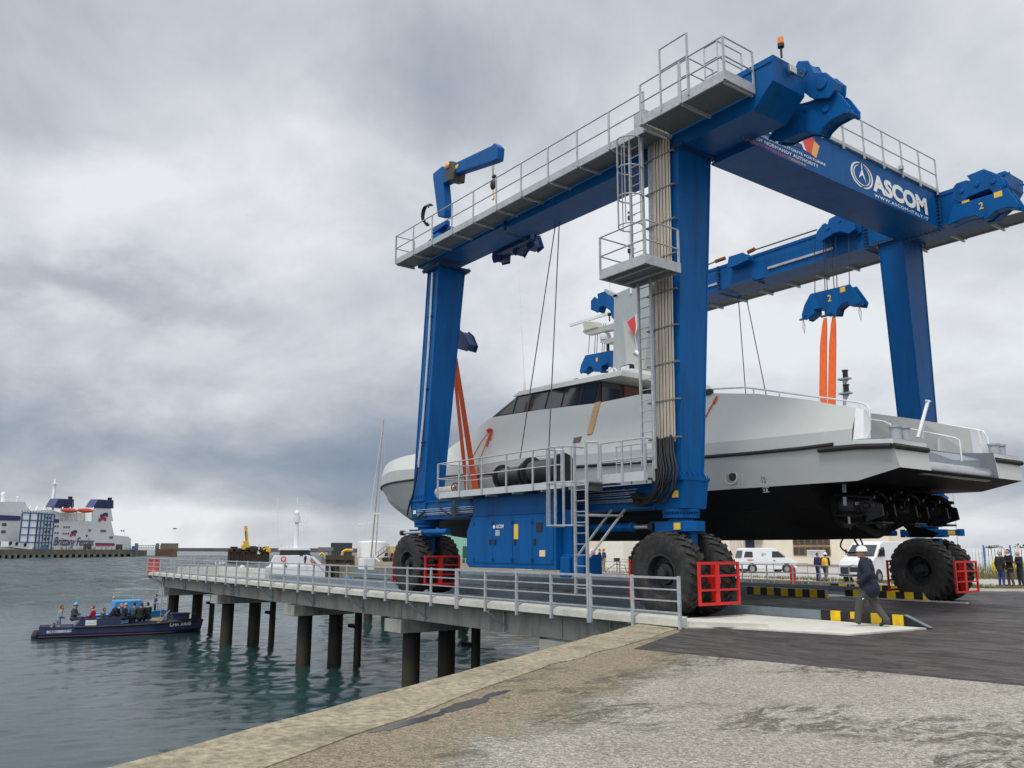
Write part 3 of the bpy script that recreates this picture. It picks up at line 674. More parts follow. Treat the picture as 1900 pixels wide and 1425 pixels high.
leg(-16.63,-15.74, 17.52,18.38, -16.60,-15.62, 17.72,19.12, ZB, 13.40, True)
leg(-30.12,-29.26, 17.52,18.38, -29.92,-29.02, 17.86,19.12, ZB, 13.45, True)
leg(-16.63,-15.74, 30.72,31.62, -16.52,-15.56, 30.02,31.40, ZB, 13.38, False)
leg(-30.12,-29.26, 30.72,31.62, -29.92,-29.02, 30.02,31.40, ZB, 13.38, False)
for yc, nm in ((YN,'near'),(YF,'far')):
    m = MB()     # sill beam between the wheel pairs, with boxes under the legs
    m.box((-29.1,yc-.42,2.95),(-16.75,yc+.42,3.56)); 
    for xa, xb in ((-30.2,-29.1),(-16.75,-15.66)):
        m.hexa([(xa+.05,yc-.44,2.87),(xb-.03,yc-.44,2.87),(xb-.03,yc+.44,2.87),(xa+.05,yc+.44,2.87)],[(xa-.06,yc-.5,3.628),(xb+.04,yc-.5,3.628),(xb+.04,yc+.5,3.628),(xa-.06,yc+.5,3.628)])
    m.box((-29.1,yc-.47,3.561),(-16.75,yc+.47,3.60)); m.box((-29.1,yc-.47,2.90),(-16.75,yc+.47,2.949))
    m.build('sill_beam', BLUE, LIFT)
m = MB(); m.box((-16.05,17.435,3.16),(-15.83,17.455,3.34)); m.build('sticker', YELS, LIFT)
m = MB(); m.box((-29.95,17.43,3.14),(-29.75,17.45,3.28)); m.build('sticker', WHITE, LIFT)
def top_beam(y0, y1, near):
    prof = [(-30.75,14.0),(-30.6,13.70),(-24.2,13.68),(-24.0,13.52),(-16.9,13.42),(-12.95,13.38),(-12.30,13.96),(-12.25,14.68),(-30.75,14.58)] if near else \
           [(-30.75,14.0),(-30.6,13.5),(-12.7,13.40),(-12.15,13.72),(-11.8,14.2),(-11.75,14.66),(-30.75,14.60)]
    m = MB(); m.prism([(x,y0,z) for x,z in prof],(0,y1-y0,0))
    for yy in (y0-.03, y1): m.box((-30.7,yy,14.50),(-12.3 if near else -11.6,yy+.03,14.56))
    m.build('longitudinal_beam', BLUE, LIFT)
    for xx in ((-16.95,-24.2) if near else (-17.0,-24.3)):  # bolted splices
        m = MB()
        for yy in (y0, y1):
            s = -1 if yy == y0 else 1
            for dx in (-.03,.03): m.box((xx+dx-.015,min(yy,yy+s*.05),13.43),(xx+dx+.015,max(yy,yy+s*.05),14.62))
            for k in range(9):
                z = 13.45+k*.14; m.tube((xx-.1,yy+s*.05,z),(xx+.1,yy+s*.05,z),.022,6)
        for k in range(10): m.tube((xx-.1,y0+.05+k*(y1-y0-.1)/9,13.34),(xx+.1,y0+.05+k*(y1-y0-.1)/9,13.34),.025,6)
        m.build('splice_bolts', BLUED, LIFT)
    for xx in (XR+.1, XL+.3):
        m = MB()
        for k in range(14):
            x = xx-.62+k*1.24/13
            for yy in (y0-.05, y1+.05): m.tube((x,yy,13.28),(x,yy,13.52),.022,5)
        m.box((xx-.68,y0-.1,13.36),(xx+.68,y1+.1,13.44)); m.build('leg_head_flange', BLUED, LIFT)
top_beam(17.75, 19.15, True); top_beam(30.0, 31.4, False)
m = MB(); m.box((-15.5,19.152,13.26),(-14.1,29.998,14.64)); 
m.box((-15.6,19.152,13.20),(-14.0,29.998,13.258))
CB = m.build('cross_beam', BLUE, LIFT)
m = MB()
for xx in (-14.05,):
    for k in range(9): m.tube((xx,29.75,13.36+k*.14),(xx,29.98,13.36+k*.14),.025,6)
for k in range(9): m.tube((-15.4+k*.16,29.75,13.16),(-15.4+k*.16,29.98,13.16),.025,6)
m.box((-14.099,29.85,13.26),(-13.98,29.90,14.64)); m.build('splice_bolts', BLUED, LIFT)
# writing on the cross beam (plane X=-14.1, reads towards +Y)
XC = -14.094
WHT = mat('lettering_white', (.85,.85,.83), .5, var=.02); NAVY = mat('lettering_navy', (.02,.03,.14), .5, var=.02); ORG = mat('decal_orange', (.85,.42,.12), .5, var=.05); REDD = mat('decal_red', (.75,.07,.06), .5, var=.05)
def cbp(px, py): q = PX(XC, px, py); return q
def ctext(txt, pa, pb, h, mt, bold=0, shear=0, spacing=1.0, name='lettering', z=None):
    a = cbp(*pa); b = cbp(*pb); zz = a.z if z is None else z
    return lettering(name, txt, (XC+.001, a.y, zz), (0,1,0), (0,0,1), b.y-a.y, h, mt, LIFT, bold=bold, shear=shear, spacing=spacing)
a = cbp(1622,358); print('ASCOM at', a, cbp(1722,404), cbp(1620,362))
ctext('ASCOM', (1620,351), (1722,399), .64, WHT, bold=.05, shear=-.05, z=13.56)
ctext('WWW.ASCOM-ITALY.IT', (1622,358), (1722,404), .12, WHT, bold=.012, spacing=1.15, z=13.36)
yl0 = cbp(1577,320).y; yl1 = cbp(1622,340).y; yc = (yl0+yl1)/2; zc = 13.93
m = MB()
def ring(m, yc, zc, ry, rz, w, a0, a1, X=XC+.003, tilt=0):
    n = 28; vs = []
    for i in range(n+1):
        a = a0+(a1-a0)*i/n; ww = w*math.sin(math.pi*min(max(i/n,.08),.92))**.5
        for s in (1, 1-ww/ry):
            y = ry*s*math.cos(a); z = rz*s*math.sin(a); vs.append((X, yc+y*math.cos(tilt)-z*math.sin(tilt), zc+y*math.sin(tilt)+z*math.cos(tilt)))
    m.add(vs, [(2*i,2*i+1,2*i+3,2*i+2) for i in range(n)])
ring(m, yc-.05, zc, .62, .44, .10, R(95), R(280)); ring(m, yc-.02, zc, .49, .35, .06, R(110), R(300)); ring(m, yc+.05, zc, .60, .44, .09, R(-100), R(85)); ring(m, yc+.02, zc, .47, .35, .06, R(-80), R(70))
m.quad((XC+.004,yc-.22,zc-.14),(XC+.004,yc+.02,zc+.02),(XC+.004,yc+.24,zc-.25),(XC+.004,yc+.02,zc+.26)); m.quad((XC+.004,yc-.03,zc+.2),(XC+.004,yc+.06,zc+.2),(XC+.004,yc+.01,zc+.52))
m.build('emblem', WHT, LIFT)
ctext('NORMANDS ASSOCIÉS AUTORITÉ PORTUAIRE', (1360,230), (1531,300), .11, WHT, bold=.008, z=13.47+.18)
ctext('PORTS OF NORMANDY AUTHORITY', (1372,240), (1518,306), .11, WHT, bold=.012, spacing=1.1, z=13.47)
ctext('CAEN-OUISTREHAM', (1378,250), (1461,290), .10, REDD, bold=.01, spacing=1.1, z=13.31)
ctext('CHERBOURG', (1463,290), (1494,303), .10, ORG, bold=.012, spacing=1.1, z=13.31)
ctext('PNA', (1425,240), (1496,282), .52, WHT, bold=.02, z=13.88)
yf = cbp(1490,262).y; m = MB(); zb = 13.84
m.quad((XC+.002,yf-.1,zb+.62),(XC+.002,yf+.62,zb+.58),(XC+.002,yf+.42,zb+.02),(XC+.002,yf+.05,zb+.02)); m.build('flag_decal', REDD, LIFT)
m = MB(); m.quad((XC+.003,yf+.60,zb+.52),(XC+.003,yf+.88,zb+.42),(XC+.003,yf+.64,zb-.06),(XC+.003,yf+.40,zb+.0)); m.quad((XC+.003,yf-1.25,zb+.58),(XC+.003,yf-.95,zb+.58),(XC+.003,yf-.95,zb+.05),(XC+.003,yf-1.4,zb+.2)); m.build('flag_decal', ORG, LIFT)
m = MB(); m.quad((XC+.0015,yf-2.5,zb+.6),(XC+.0015,yf-.1,zb+.6),(XC+.0015,yf-.1,zb+.03),(XC+.0015,yf-2.2,zb+.03)); m.build('flag_decal', NAVY, LIFT)

# walkways, railings
def railing(m, pts, h=1.05, sp=1.5, r=.022, mid=1, post=.035, posts_at=None, low=-.12):
    pts = [V(p) for p in pts]
    for a, b in zip(pts, pts[1:]):
        for k in range(mid+1):
            z = h*(k+1)/(mid+1); m.tube(a+V((0,0,z)), b+V((0,0,z)), r, 6)
        n = max(1, round((b-a).length/sp)); d = (b-a).normalized()
        for i in range(n+1):
            p = a+(b-a)*i/n; m.beam(p+V((0,0,low)), p+V((0,0,h)), post*2, post*.9, up=d.cross(V((0,0,1))) if abs(d.z) < .9 else (1,0,0))
WO = 16.83; WZ = 13.92
m = MB(); m.box((-30.9,WO+.04,WZ-.1),(-16.05,17.72,WZ-.06)); m.box((-15.85,16.55,WZ-.06),(-12.9,17.72,WZ-.02))
m.build('grating', GALVD, LIFT)
m = MB()
m.box((-30.95,WO,WZ-.14),(-16.0,WO+.04,WZ+.10)); m.box((-30.95,WO+.04,WZ-.14),(-30.9,17.72,WZ+.06))
m.box((-16.0,16.5,WZ-.12),(-12.85,16.55,WZ+.16)); m.box((-12.9,16.55,WZ-.12),(-12.85,17.72,WZ+.16)); m.box((-16.0,16.55,WZ-.12),(-15.96,WO+.02,WZ+.1))
for k in range(11): 
    x = -30.9+k*1.49; m.box((x-.03,WO+.041,WZ-.19),(x+.03,17.74,WZ-.105))
for x in (-15.9,-14.4,-12.95): m.box((x-.03,16.56,WZ-.17),(x+.03,17.74,WZ-.065))
m.build('walkway_frame', GALV, LIFT)
m = MB(); railing(m, [(-30.92,17.7,WZ),(-30.92,WO-.02,WZ),(-16.1,WO-.02,WZ)], 1.12, 1.5)

railing(m, [(-15.9,16.48,WZ),(-12.87,16.48,WZ),(-12.87,17.7,WZ)], 1.12, 1.5)
m.build('walkway_railing', GALV, LIFT)
m = MB()    # tall gate frames above the landing and inner railings on the beam top
def zY(y, px, py): return PY(y, px, py)
def poly_tubes(m, pts, r=.025):
    for a, b in zip(pts, pts[1:]): m.tube(a, b, r, 6)
g0 = zY(16.48,1228,240); g1 = zY(16.48,1279,212); t0 = zY(16.48,1227,90); t1 = zY(16.48,1278,61)
m.beam((g0.x,16.48,13.9),(g0.x,16.48,t0.z),.05,.04); m.beam((g1.x,16.48,13.9),(g1.x,16.48,t0.z),.07,.04)
for z in (t0.z, t0.z-.68, t0.z-1.3): m.tube((g0.x,16.48,z),(g1.x,16.48,z),.022,6)
m.build('gate_frame', GALV, LIFT)
y = 18.0
for (ax, ay, bx, by) in ((1257,120,1277,108),(1306,90,1330,79)):
    m = MB(); a = PY(y, ax, ay); b = PY(y, bx, by)
    for q in (a, b): m.tube((q.x,y,14.62),(q.x,y,a.z),.025,6)
    for z in (a.z, a.z-.5, a.z-.95): m.tube((a.x,y,z),(b.x,y,z),.022,6)
    for z in (a.z, a.z-.5): m.tube((b.x,y,z),(b.x,y+1.1,z),.022,6)
    m.tube((b.x,y+1.1,14.62),(b.x,y+1.1,a.z),.025,6)
    m.box((a.x,y-.01,14.7),(b.x,y+.01,14.9)); m.build('inner_rail_frame', GALV, LIFT)
m = MB(); q = PY(17.4,1205,215); m.box((-16.9,17.2,13.9),(-16.4,17.7,14.75)); m.build('junction_box', GALV, LIFT, bevel=.02)
# cross-beam walkway
m = MB(); m.box((-14.12,19.6,14.641),(-14.02,29.9,14.76)); m.box((-15.2,19.6,14.70),(-14.121,29.9,14.74))
for k in range(9): m.box((-14.02,20.2+k*1.2-.03,14.5),(-13.97,20.2+k*1.2+.03,14.9))
m.box((-14.05,19.7,14.76),(-13.85,19.95,15.0)); m.box((-14.05,27.2,14.76),(-13.9,27.35,14.9)); m.build('walkway_frame', GALV, LIFT)
m = MB(); railing(m, [(-14.0,20.2,14.65),(-14.0,29.8,14.65)], 1.22, 1.2); m.build('walkway_railing', GALV, LIFT)
# far walkway outside the far beam
m = MB(); m.box((-30.7,31.44,13.55),(-11.4,32.35,13.59)); m.build('grating', GALVD, LIFT)
m = MB(); m.box((-30.7,32.35,13.5),(-11.3,32.4,13.72)); m.box((-11.4,31.44,13.5),(-11.35,32.35,13.72))
for k in range(14): m.box((-30.5+k*1.46-.03,31.44,13.42),(-30.5+k*1.46+.03,32.5,13.545))
m.build('walkway_frame', GALV, LIFT)
m = MB(); railing(m, [(-30.6,32.4,13.6),(-11.35,32.4,13.6),(-11.35,31.6,13.6)], 1.05, 1.5); m.build('walkway_railing', GALV, LIFT)

# middle platform on the near right leg, ladders with hoop cages
m = MB(); m.box((-17.2,16.05,9.46),(-15.45,17.35,9.50)); m.build('grating', GALVD, LIFT)
m = MB(); 
for a, b in (((-17.25,16.0),(-15.4,16.05)),((-17.25,17.35),(-15.4,17.4)),((-17.25,16.05),(-17.2,17.35)),((-15.45,16.05),(-15.4,17.35))): m.box((a[0],a[1],9.38),(b[0],b[1],9.66))
for y in (16.35,16.9): m.box((-17.2,y,9.39),(-15.45,y+.06,9.455))
m.build('walkway_frame', GALV, LIFT)
m = MB(); railing(m, [(-17.22,17.35,9.5),(-17.22,16.02,9.5),(-15.43,16.02,9.5),(-15.43,17.35,9.5)], 1.15, 2.2); m.build('platform_railing', GALV, LIFT)
def ladder(x0, x1, y, z0, z1, name='ladder', cage=None, out=-.7, step=.3):
    m = MB()
    for x in (x0, x1): m.box((x-.03,y-.035,z0),(x+.03,y+.035,z1))
    z = z0+.15
    while z < z1: m.tube((x0,y,z),(x1,y,z),.015,6); z += step
    if cage:
        c0, c1 = cage; n = max(2, round((c1-c0)/.95)+1); xc = (x0+x1)/2; rr = (x1-x0)/2+.12
        for k in range(n):
            z = c0+(c1-c0)*k/(n-1); arc = [(x0-.02,y,z)]
            for j in range(9): a = math.pi-math.pi*j/8; arc.append((xc+rr*math.cos(a), y+out*(.35+.65*math.sin(a)), z))
            arc.append((x1+.02,y,z)); m.path(arc, .022, 5)
        for j in range(0, 9, 1):
            a = math.pi-math.pi*j/8
            if j in (0,2,3,5,6,8): m.beam((xc+rr*math.cos(a), y+out*(.35+.65*math.sin(a)), c0),(xc+rr*math.cos(a), y+out*(.35+.65*math.sin(a)), c1),.035,.01)
    m.build(name, GALV, LIFT)
ladder(-16.95,-16.45, 17.05, 9.55, 14.0, cage=(11.0, 13.7), out=-.65)
ladder(-16.84,-16.36, 17.15, 3.95, 9.4, cage=None)
# pipe bundle up the near right leg, hoses at its foot
m = MB(); rng = random.Random(4)
def yl(z): return 17.5+(z-3.72)*.0205
n = 11
for i in range(n):
    x = -16.50+i*.062; m.tube((x, yl(4.6)-.075-.02*(i%2), 4.55+.25*rng.random()),(x, yl(14)-.08-.02*(i%2), 14.3),.026,8)
m.build('pipe_bundle', PIPE, LIFT, smooth=True)
m = MB()
for i in range(4): x = -16.75+i*.06; m.tube((x, yl(4.6)-.05, 4.4),(x, yl(14)-.05, 14.0),.022,8)
m.build('pipe_bundle', GALV, LIFT, smooth=True)
z = 4.8
while z < 14: m = MB(); m.box((-16.85,yl(z)-.13,z-.02),(-15.68,yl(z)-.105,z+.02)); m.box((-16.85,yl(z)-.105,z-.02),(-16.8,yl(z)+.02,z+.02)); m.box((-15.75,yl(z)-.105,z-.02),(-15.70,yl(z)+.02,z+.02)); m.build('pipe_clamp', GALVD, LIFT); z += 1.06
m = MB()
for i in range(15):
    x0 = -16.62+i*.053+rng.uniform(-.02,.02); y0 = 17.40-rng.uniform(0,.10); zb = 3.02+rng.uniform(-.05,.3); sw = rng.uniform(0,.25)
    m.path([(x0,y0,4.75+rng.uniform(0,.12)),(x0+.03,y0-.04,4.4),(x0+.16+sw*.3,y0-.12,3.9),(x0+.14,y0-.16,zb+.35),(x0-.12,y0-.14,zb+.05),(x0-.5,y0-.08,zb),(-17.5+rng.uniform(-.2,.2),17.40,3.05+.04*(i%9))], .028, 6)
m.build('hose', HOSE, LIFT, smooth=True)
m = MB()
m2 = MB()
for i, (z, x1) in enumerate(((3.12,-17.3),(3.17,-17.5),(3.26,-17.2),(3.33,-17.6),(3.38,-17.4),(3.46,-17.3))):
    m.tube((-19.9,17.40-.02*(i%2),z),(x1,17.40-.02*(i%2),z),.018,6)
    if i < 4: m2.tube((-29.6,17.42-.02*(i%2),z-.05),(-25.6,17.42-.02*(i%2),z-.05),.018,6)
m.build('hydraulic_pipe', STEEL, LIFT, smooth=True); m2.build('hydraulic_pipe', STEEL, LIFT, smooth=True)
m = MB(); a = (-29.75,17.80,12.9)
m.path([(-29.45,17.79,13.2),(-29.50,17.70,10.0),(-29.60,17.58,6.9),(-29.68,17.46,5.0)], .055, 8); m.build('pipe', STEEL, LIFT, smooth=True)
m = MB(); m.path([(-29.68,17.44,5.1),(-29.78,17.42,4.5),(-29.95,17.40,3.9),(-30.20,17.38,3.5),(-30.3,17.36,3.1),(-30.0,17.36,2.95),(-29.5,17.38,2.98),(-29.0,17.38,3.2)], .04, 8)
m.build('hose', HOSE, LIFT, smooth=True); m = MB()
for z, yy in ((8.2,17.66),(6.0,17.54),(11.3,17.76)): m.tube((-29.72,yy-.02,z),(-29.36,yy-.02,z),.03,6)
m.build('pipe_joint', HOSE, LIFT); m = MB()
for i in range(5): m.path([(-27.0+i*.05,17.4,3.55),(-26.95+i*.06,17.30,3.2),(-26.8+i*.05,17.3,2.95),(-26.4+i*.04,17.36,2.9),(-25.2,17.4,3.05)], .026, 6)
m.path([(-28.2,17.42,3.6),(-27.6,17.3,3.2),(-26.9,17.3,3.0)], .03, 6)
m.build('hose', HOSE, LIFT, smooth=True)

# engine house hung on the near sill beam
BY = 16.55
m = MB(); m.prism([(-24.75,BY,1.28),(-24.6,BY,1.16),(-19.95,BY,1.16),(-19.95,BY,2.84),(-24.45,BY,2.84),(-24.75,BY,2.35)],(0,.85,0)); EB = m.build('engine_house', BLUE, LIFT, bevel=.02)
m = MB(); m.box((-24.5,16.62,2.842),(-19.95,17.45,3.50)); m.box((-24.5,16.60,2.85),(-19.93,16.62,2.89)); m.build('engine_house_top', BLUE, LIFT, bevel=.015)
m = MB(); m.box((-19.94,16.8,1.25),(-19.5,17.5,2.95)); m.box((-19.94,16.75,1.02),(-18.95,17.5,1.62)); m.box((-19.9,16.65,.95),(-19.45,16.749,1.55)); m.build('battery_box', BLUE, LIFT, bevel=.03)
dd = [(-24.35,-22.75),(-22.72,-21.72),(-21.69,-20.05)]
dd = [(-24.30,-23.18),(-23.16,-22.08),(-22.06,-21.08),(-21.06,-20.06)]
for i, (a, b) in enumerate(dd):
    m = MB(); m.box((a,BY-.022,1.32),(b,BY-.001,2.72)); d = m.build('door', BLUE, LIFT, bevel=.008)
    m = MB(); hx = b-.12 if i == 0 else a+.12; m.box((hx-.05,BY-.05,1.92),(hx+.05,BY-.023,2.08)); m.build('handle', BLACK, d)
    m = MB()
    for z in (1.42, 2.6):
        for x in (a+.04, b-.04): m.tube((x,BY-.035,z-.05),(x,BY-.035,z+.05),.015,6)
    m.build('hinge', BLUED, d)
m = MB(); m.box((-22.0,BY-.03,2.08),(-21.78,BY-.024,2.55)); m.build('sticker', YELS, LIFT)
m = MB(); m.box((-23.02,BY-.03,2.2),(-22.78,BY-.024,2.38)); m.build('sticker', GALV, LIFT)
m = MB(); m.box((-20.7,BY-.03,1.55),(-20.42,BY-.024,1.74)); m.build('sticker', mat('sticker_cream',(.8,.62,.35),.5), LIFT)
m = MB(); m.box((-20.85,BY-.04,2.30),(-20.55,BY-.024,2.58)); m.build('vent', BLACK, LIFT)
lettering('lettering','ASCOM',(-22.98,BY-.026,2.44),(1,0,0),(0,0,1),.42,.12,WHT,LIFT,bold=.02)
m = MB(); m.tube((-23.1,BY-.028,2.49),(-23.1,BY-.024,2.49),.06,14); m.build('emblem', WHT, LIFT)
# rope-drum platform above the engine house
PYo = 16.15; PZ_ = 3.68
m = MB(); m.box((-26.0,PYo+.05,PZ_-.05),(-18.1,17.5,PZ_-.01)); m.box((-18.1,16.85,PZ_+.02),(-16.7,17.5,PZ_+.06)); m.build('grating', GALVD, LIFT)
m = MB(); m.box((-26.05,PYo,PZ_-.15),(-19.1,PYo+.05,PZ_+.06)); m.box((-26.05,PYo+.05,PZ_-.15),(-26.0,17.5,PZ_+.06)); m.box((-19.1,PYo,PZ_-.12),(-18.05,PYo+.05,PZ_+.04))
m.box((-18.1,16.78,PZ_-.06),(-16.35,16.83,PZ_+.2)); 
for x in (-26.0,-24.55,-23.1,-21.65,-20.2,-18.9): m.box((x-.03,PYo+.051,PZ_-.2),(x+.03,17.5,PZ_-.055))
m.build('platform_frame', mat('new_galvanised',(.55,.58,.60),.4,.2,var=.08), LIFT)
m = MB(); railing(m, [(-26.02,17.4,PZ_),(-26.02,PYo-.02,PZ_),(-19.15,PYo-.02,PZ_)], 1.08, 1.45); railing(m, [(-26.0,17.35,PZ_),(-20.4,17.35,PZ_)], 1.08, 1.9, r=.018, post=.025)
railing(m, [(-18.15,16.76,PZ_+.05),(-16.38,16.76,PZ_+.05),(-16.38,17.1,PZ_+.05)], 1.05, .9); railing(m, [(-18.1,17.35,PZ_+.05),(-16.9,17.35,PZ_+.05)], 1.0, .6, r=.018, post=.02)
m.build('platform_railing', GALV, LIFT)
ladder(-18.42,-17.92, 16.0, .56, 3.7)
m = MB(); c0, c1 = 2.42, 4.62; cx, cy = -18.5, 16.0
for z in (2.42, 3.62, 4.62):
    m.path([(-18.15,16.1,z)]+[(-18.62+.55*math.cos(a), 15.75+.42*math.sin(a), z) for a in [R(-20-30*k) for k in range(8)]]+[(-19.1,16.1,z)], .024, 5)
for k in range(8):
    a = R(-20-30*k); m.beam((-18.62+.55*math.cos(a), 15.75+.42*math.sin(a), c0),(-18.62+.55*math.cos(a), 15.75+.42*math.sin(a), c1),.04,.012)
for x in (-18.42,-17.92): m.box((x-.03,15.965,3.7),(x+.03,16.035,4.75))
m.tube((-17.92,16,4.75),(-17.75,16.3,4.75),.03,6); m.tube((-17.75,16.3,3.7),(-17.75,16.3,4.75),.03,6)
m.build('ladder_cage', GALV, LIFT)
m = MB(); m.beam((-17.9,16.05,1.55),(-17.85,17.4,2.9),.05,.05); m.beam((-18.44,16.05,1.55),(-18.4,17.4,2.9),.05,.05); m.beam((-17.9,16.05,2.72),(-17.85,17.3,2.72),.05,.05); m.beam((-18.44,16.05,2.72),(-18.4,17.3,2.72),.05,.05); m.build('ladder_brace', GALV, LIFT)
for xa, xb in ((-22.95,-21.55),(-21.35,-19.75)):
    m = MB(); yy = 16.75; zc = PZ_+.44; rr = .36 if xa < -22 else .42; zc += rr-.36
    m.lathe([(.001,xa),(rr+.06,xa),(rr+.06,xa+.06),(rr-.10,xa+.07),(rr-.10,xb-.07),(rr+.06,xb-.06),(rr+.06,xb),(.001,xb)],(0,yy,zc),'x',28)
    D = m.build('rope_drum', mat('drum_cover',(.018,.018,.018),.55,var=.3), LIFT, smooth=True)
    m = MB(); n = 18
    for k in range(n): m.lathe([(rr-.10,xa+.09+k*(xb-xa-.18)/n),(rr-.065,xa+.09+(k+.5)*(xb-xa-.18)/n),(rr-.10,xa+.09+(k+1)*(xb-xa-.18)/n)],(0,yy,zc),'x',24)
    m.build('rope_windings', ROPE, D, smooth=True)
    m = MB(); m.box((xa+.02,yy-.3,PZ_),(xa+.1,yy+.3,zc)); m.box((xb-.1,yy-.3,PZ_),(xb-.02,yy+.3,zc)); m.build('drum_stand', BLACK, LIFT)
m = MB(); m.tube((-26.5,16.5,3.78),(-25.35,16.5,3.78),.2,18); m.ball((-26.5,16.5,3.78),(.12,.2,.2),12,8); m.build('air_tank', mat('tank_grey',(.42,.41,.37),.5), LIFT, smooth=True)
m = MB(); pts = [(-25.2,16.2+.17*math.cos(a)+.15,3.88+.17*math.sin(a)) for a in [2*math.pi*k/16 for k in range(17)]]; m.path(pts, .02, 6)
for k in range(3): a = math.pi*k/3; m.tube((-25.2,16.35-.16*math.cos(a),3.88-.16*math.sin(a)),(-25.2,16.35+.16*math.cos(a),3.88+.16*math.sin(a)),.012,5)
m.build('hand_wheel', mat('dark_red',(.12,.02,.02),.5), LIFT)
# steering cylinders
for (xa, xb, xc_, y) in ((-20.2,-17.75,-17.0,17.62),(-27.2,-28.9,-30.6,17.35)):
    m = MB(); m.tube((xa,y,2.40),(xb,y,2.40),.12,14); m.tube((xb-.05,y,2.40),(xb+.05,y,2.40),.14,14); m.build('steering_cylinder', BLUE, LIFT, smooth=True)
    m = MB(); m.tube((xb,y,2.40),(xc_,y,2.40),.06,12); m.build('piston_rod', STEEL, LIFT, smooth=True)
    m = MB(); m.tube((xc_,y-.1,2.40),(xc_,y+.1,2.40),.1,10); m.tube((xc_-.08,y,2.40),(xc_+.1,y,2.40),.10,8); m.build('rod_eye', BLACK, LIFT)
m = MB(); m.tube((-18.5,30.6,2.40),(-17.1,30.6,2.40),.1,12); m.build('steering_cylinder', BLUE, LIFT); m = MB(); m.box((-15.6,30.75,2.3),(-14.9,30.95,2.5)); m.tube((-14.85,30.85,2.28),(-14.85,30.85,2.52),.12,10); m.build('steering_cylinder', BLUE, LIFT)
m = MB(); m.box((-15.25,30.735,2.33),(-15.0,30.749,2.47)); m.build('sticker', YELS, LIFT)
# things on top of the near beam end: beacon, floodlight, shackles
q = PY(17.9,1448,104); m = MB(); m.tube((q.x,17.95,14.6),(q.x,17.95,14.95),.03,6); m.tube((q.x,17.95,14.9),(q.x,17.95,15.0),.09,10); BC = m.build('beacon_base', BLACK, LIFT)
m = MB(); m.tube((q.x,17.95,15.0),(q.x,17.95,15.18),.085,12,r2=.075); m.build('beacon', mat('beacon_orange',(.95,.22,.02),.3), LIFT, smooth=True)
m = MB(); m.box((-12.2,18.3,14.35),(-12.12,18.6,14.55)); m.build('floodlight', STEEL, LIFT, bevel=.01)
m = MB(); m.path([(-12.2,18.45,14.35),(-12.0,18.6,14.2),(-12.05,18.8,14.4),(-12.2,18.85,14.55)], .02, 6); m.build('cable', HOSE, LIFT)

# small jib crane on the seaward end of the near beam, and its reach over the rail
def q17(px, py, y=18.3): return PY(y, px, py)
m = MB(); c = q17(822,432); m.lathe([(.55,14.58),(.50,14.9),(.36,15.0),(.34,15.35),(.001,15.35)],(c.x,18.3,0),'z',20); m.beam((c.x-.9,18.3,14.85),(c.x+.6,18.3,15.1),.35,.3); m.beam((c.x-.3,18.0,15.15),(c.x+.85,18.0,15.25),.2,.2)
m.build('jib_crane_base', BLUE, LIFT, smooth=True)
def outline(m, pts, y, th): m.prism([PY(y,*p) for p in pts], (0,th,0))
m = MB(); outline(m, [(812,402),(803,330),(803,322),(820,308),(838,316),(836,334),(822,340),(826,388),(824,402)], 18.12, .38); m.build('jib_crane_mast', BLUE, LIFT, bevel=.03)
m = MB(); outline(m, [(838,318),(836,306),(912,270),(917,265),(924,272),(922,295),(914,299),(842,323)], 18.12, .34); JB = m.build('jib_crane_boom', BLUE, LIFT, bevel=.03)
m = MB(); outline(m, [(824,322),(828,300),(838,298),(842,316),(840,334),(828,336)], 18.0, .62); m.build('boom_winch', mat('winch_dark',(.05,.04,.03),.5,var=.4), LIFT, bevel=.05)
m = MB(); m.ball(q17(830,307,17.98), (.15,.08,.15)); m.build('boom_lamp', ORG, LIFT, smooth=True)
m = MB(); a = q17(842,312,18.11); b = q17(852,306,18.11); m.ball((a+b)/2, (.14,.01,.09)); m.build('emblem', YELS, LIFT)
m = MB(); t0 = q17(917,292); t1 = q17(915,330); m.tube(t0, t1, .012, 5); t2 = q17(912,296); m.tube(t2, t1, .012, 5); m.tube(q17(845,330), q17(906,297), .010, 5); m.build('hoist_rope', ROPE, LIFT)
m = MB(); m.ball(q17(917,328), (.10,.1,.1)); m.ball(q17(915,342), (.16,.1,.24)); m.build('hook_block', BLACK, LIFT, smooth=True)
m = MB(); h = q17(915,350); m.path([(h.x,18.3,h.z),(h.x,18.3,h.z-.25),(h.x+.07,18.3,h.z-.33),(h.x+.07,18.3,h.z-.42),(h.x,18.3,h.z-.47),(h.x-.07,18.3,h.z-.42)], .035, 6); m.build('hook', ORG, LIFT, smooth=True)
m = MB(); rng = random.Random(2); cc = q17(793,396)
for k in range(9):
    a0 = rng.uniform(-.2,.2); m.path([cc+V((.42*math.cos(a)*(.6+.05*k)-.1, .03*k-.1, .5*math.sin(a)*(.7+.04*k))) for a in [R(t+a0*40) for t in range(40,300,20)]], .022, 5)
m.build('hose', HOSE, LIFT, smooth=True)
m = MB(); a = q17(785,455); m.box((a.x-.4,18.0,14.58),(a.x+.6,18.6,14.8)); m.build('winch_foot', BLUE, LIFT, bevel=.03)

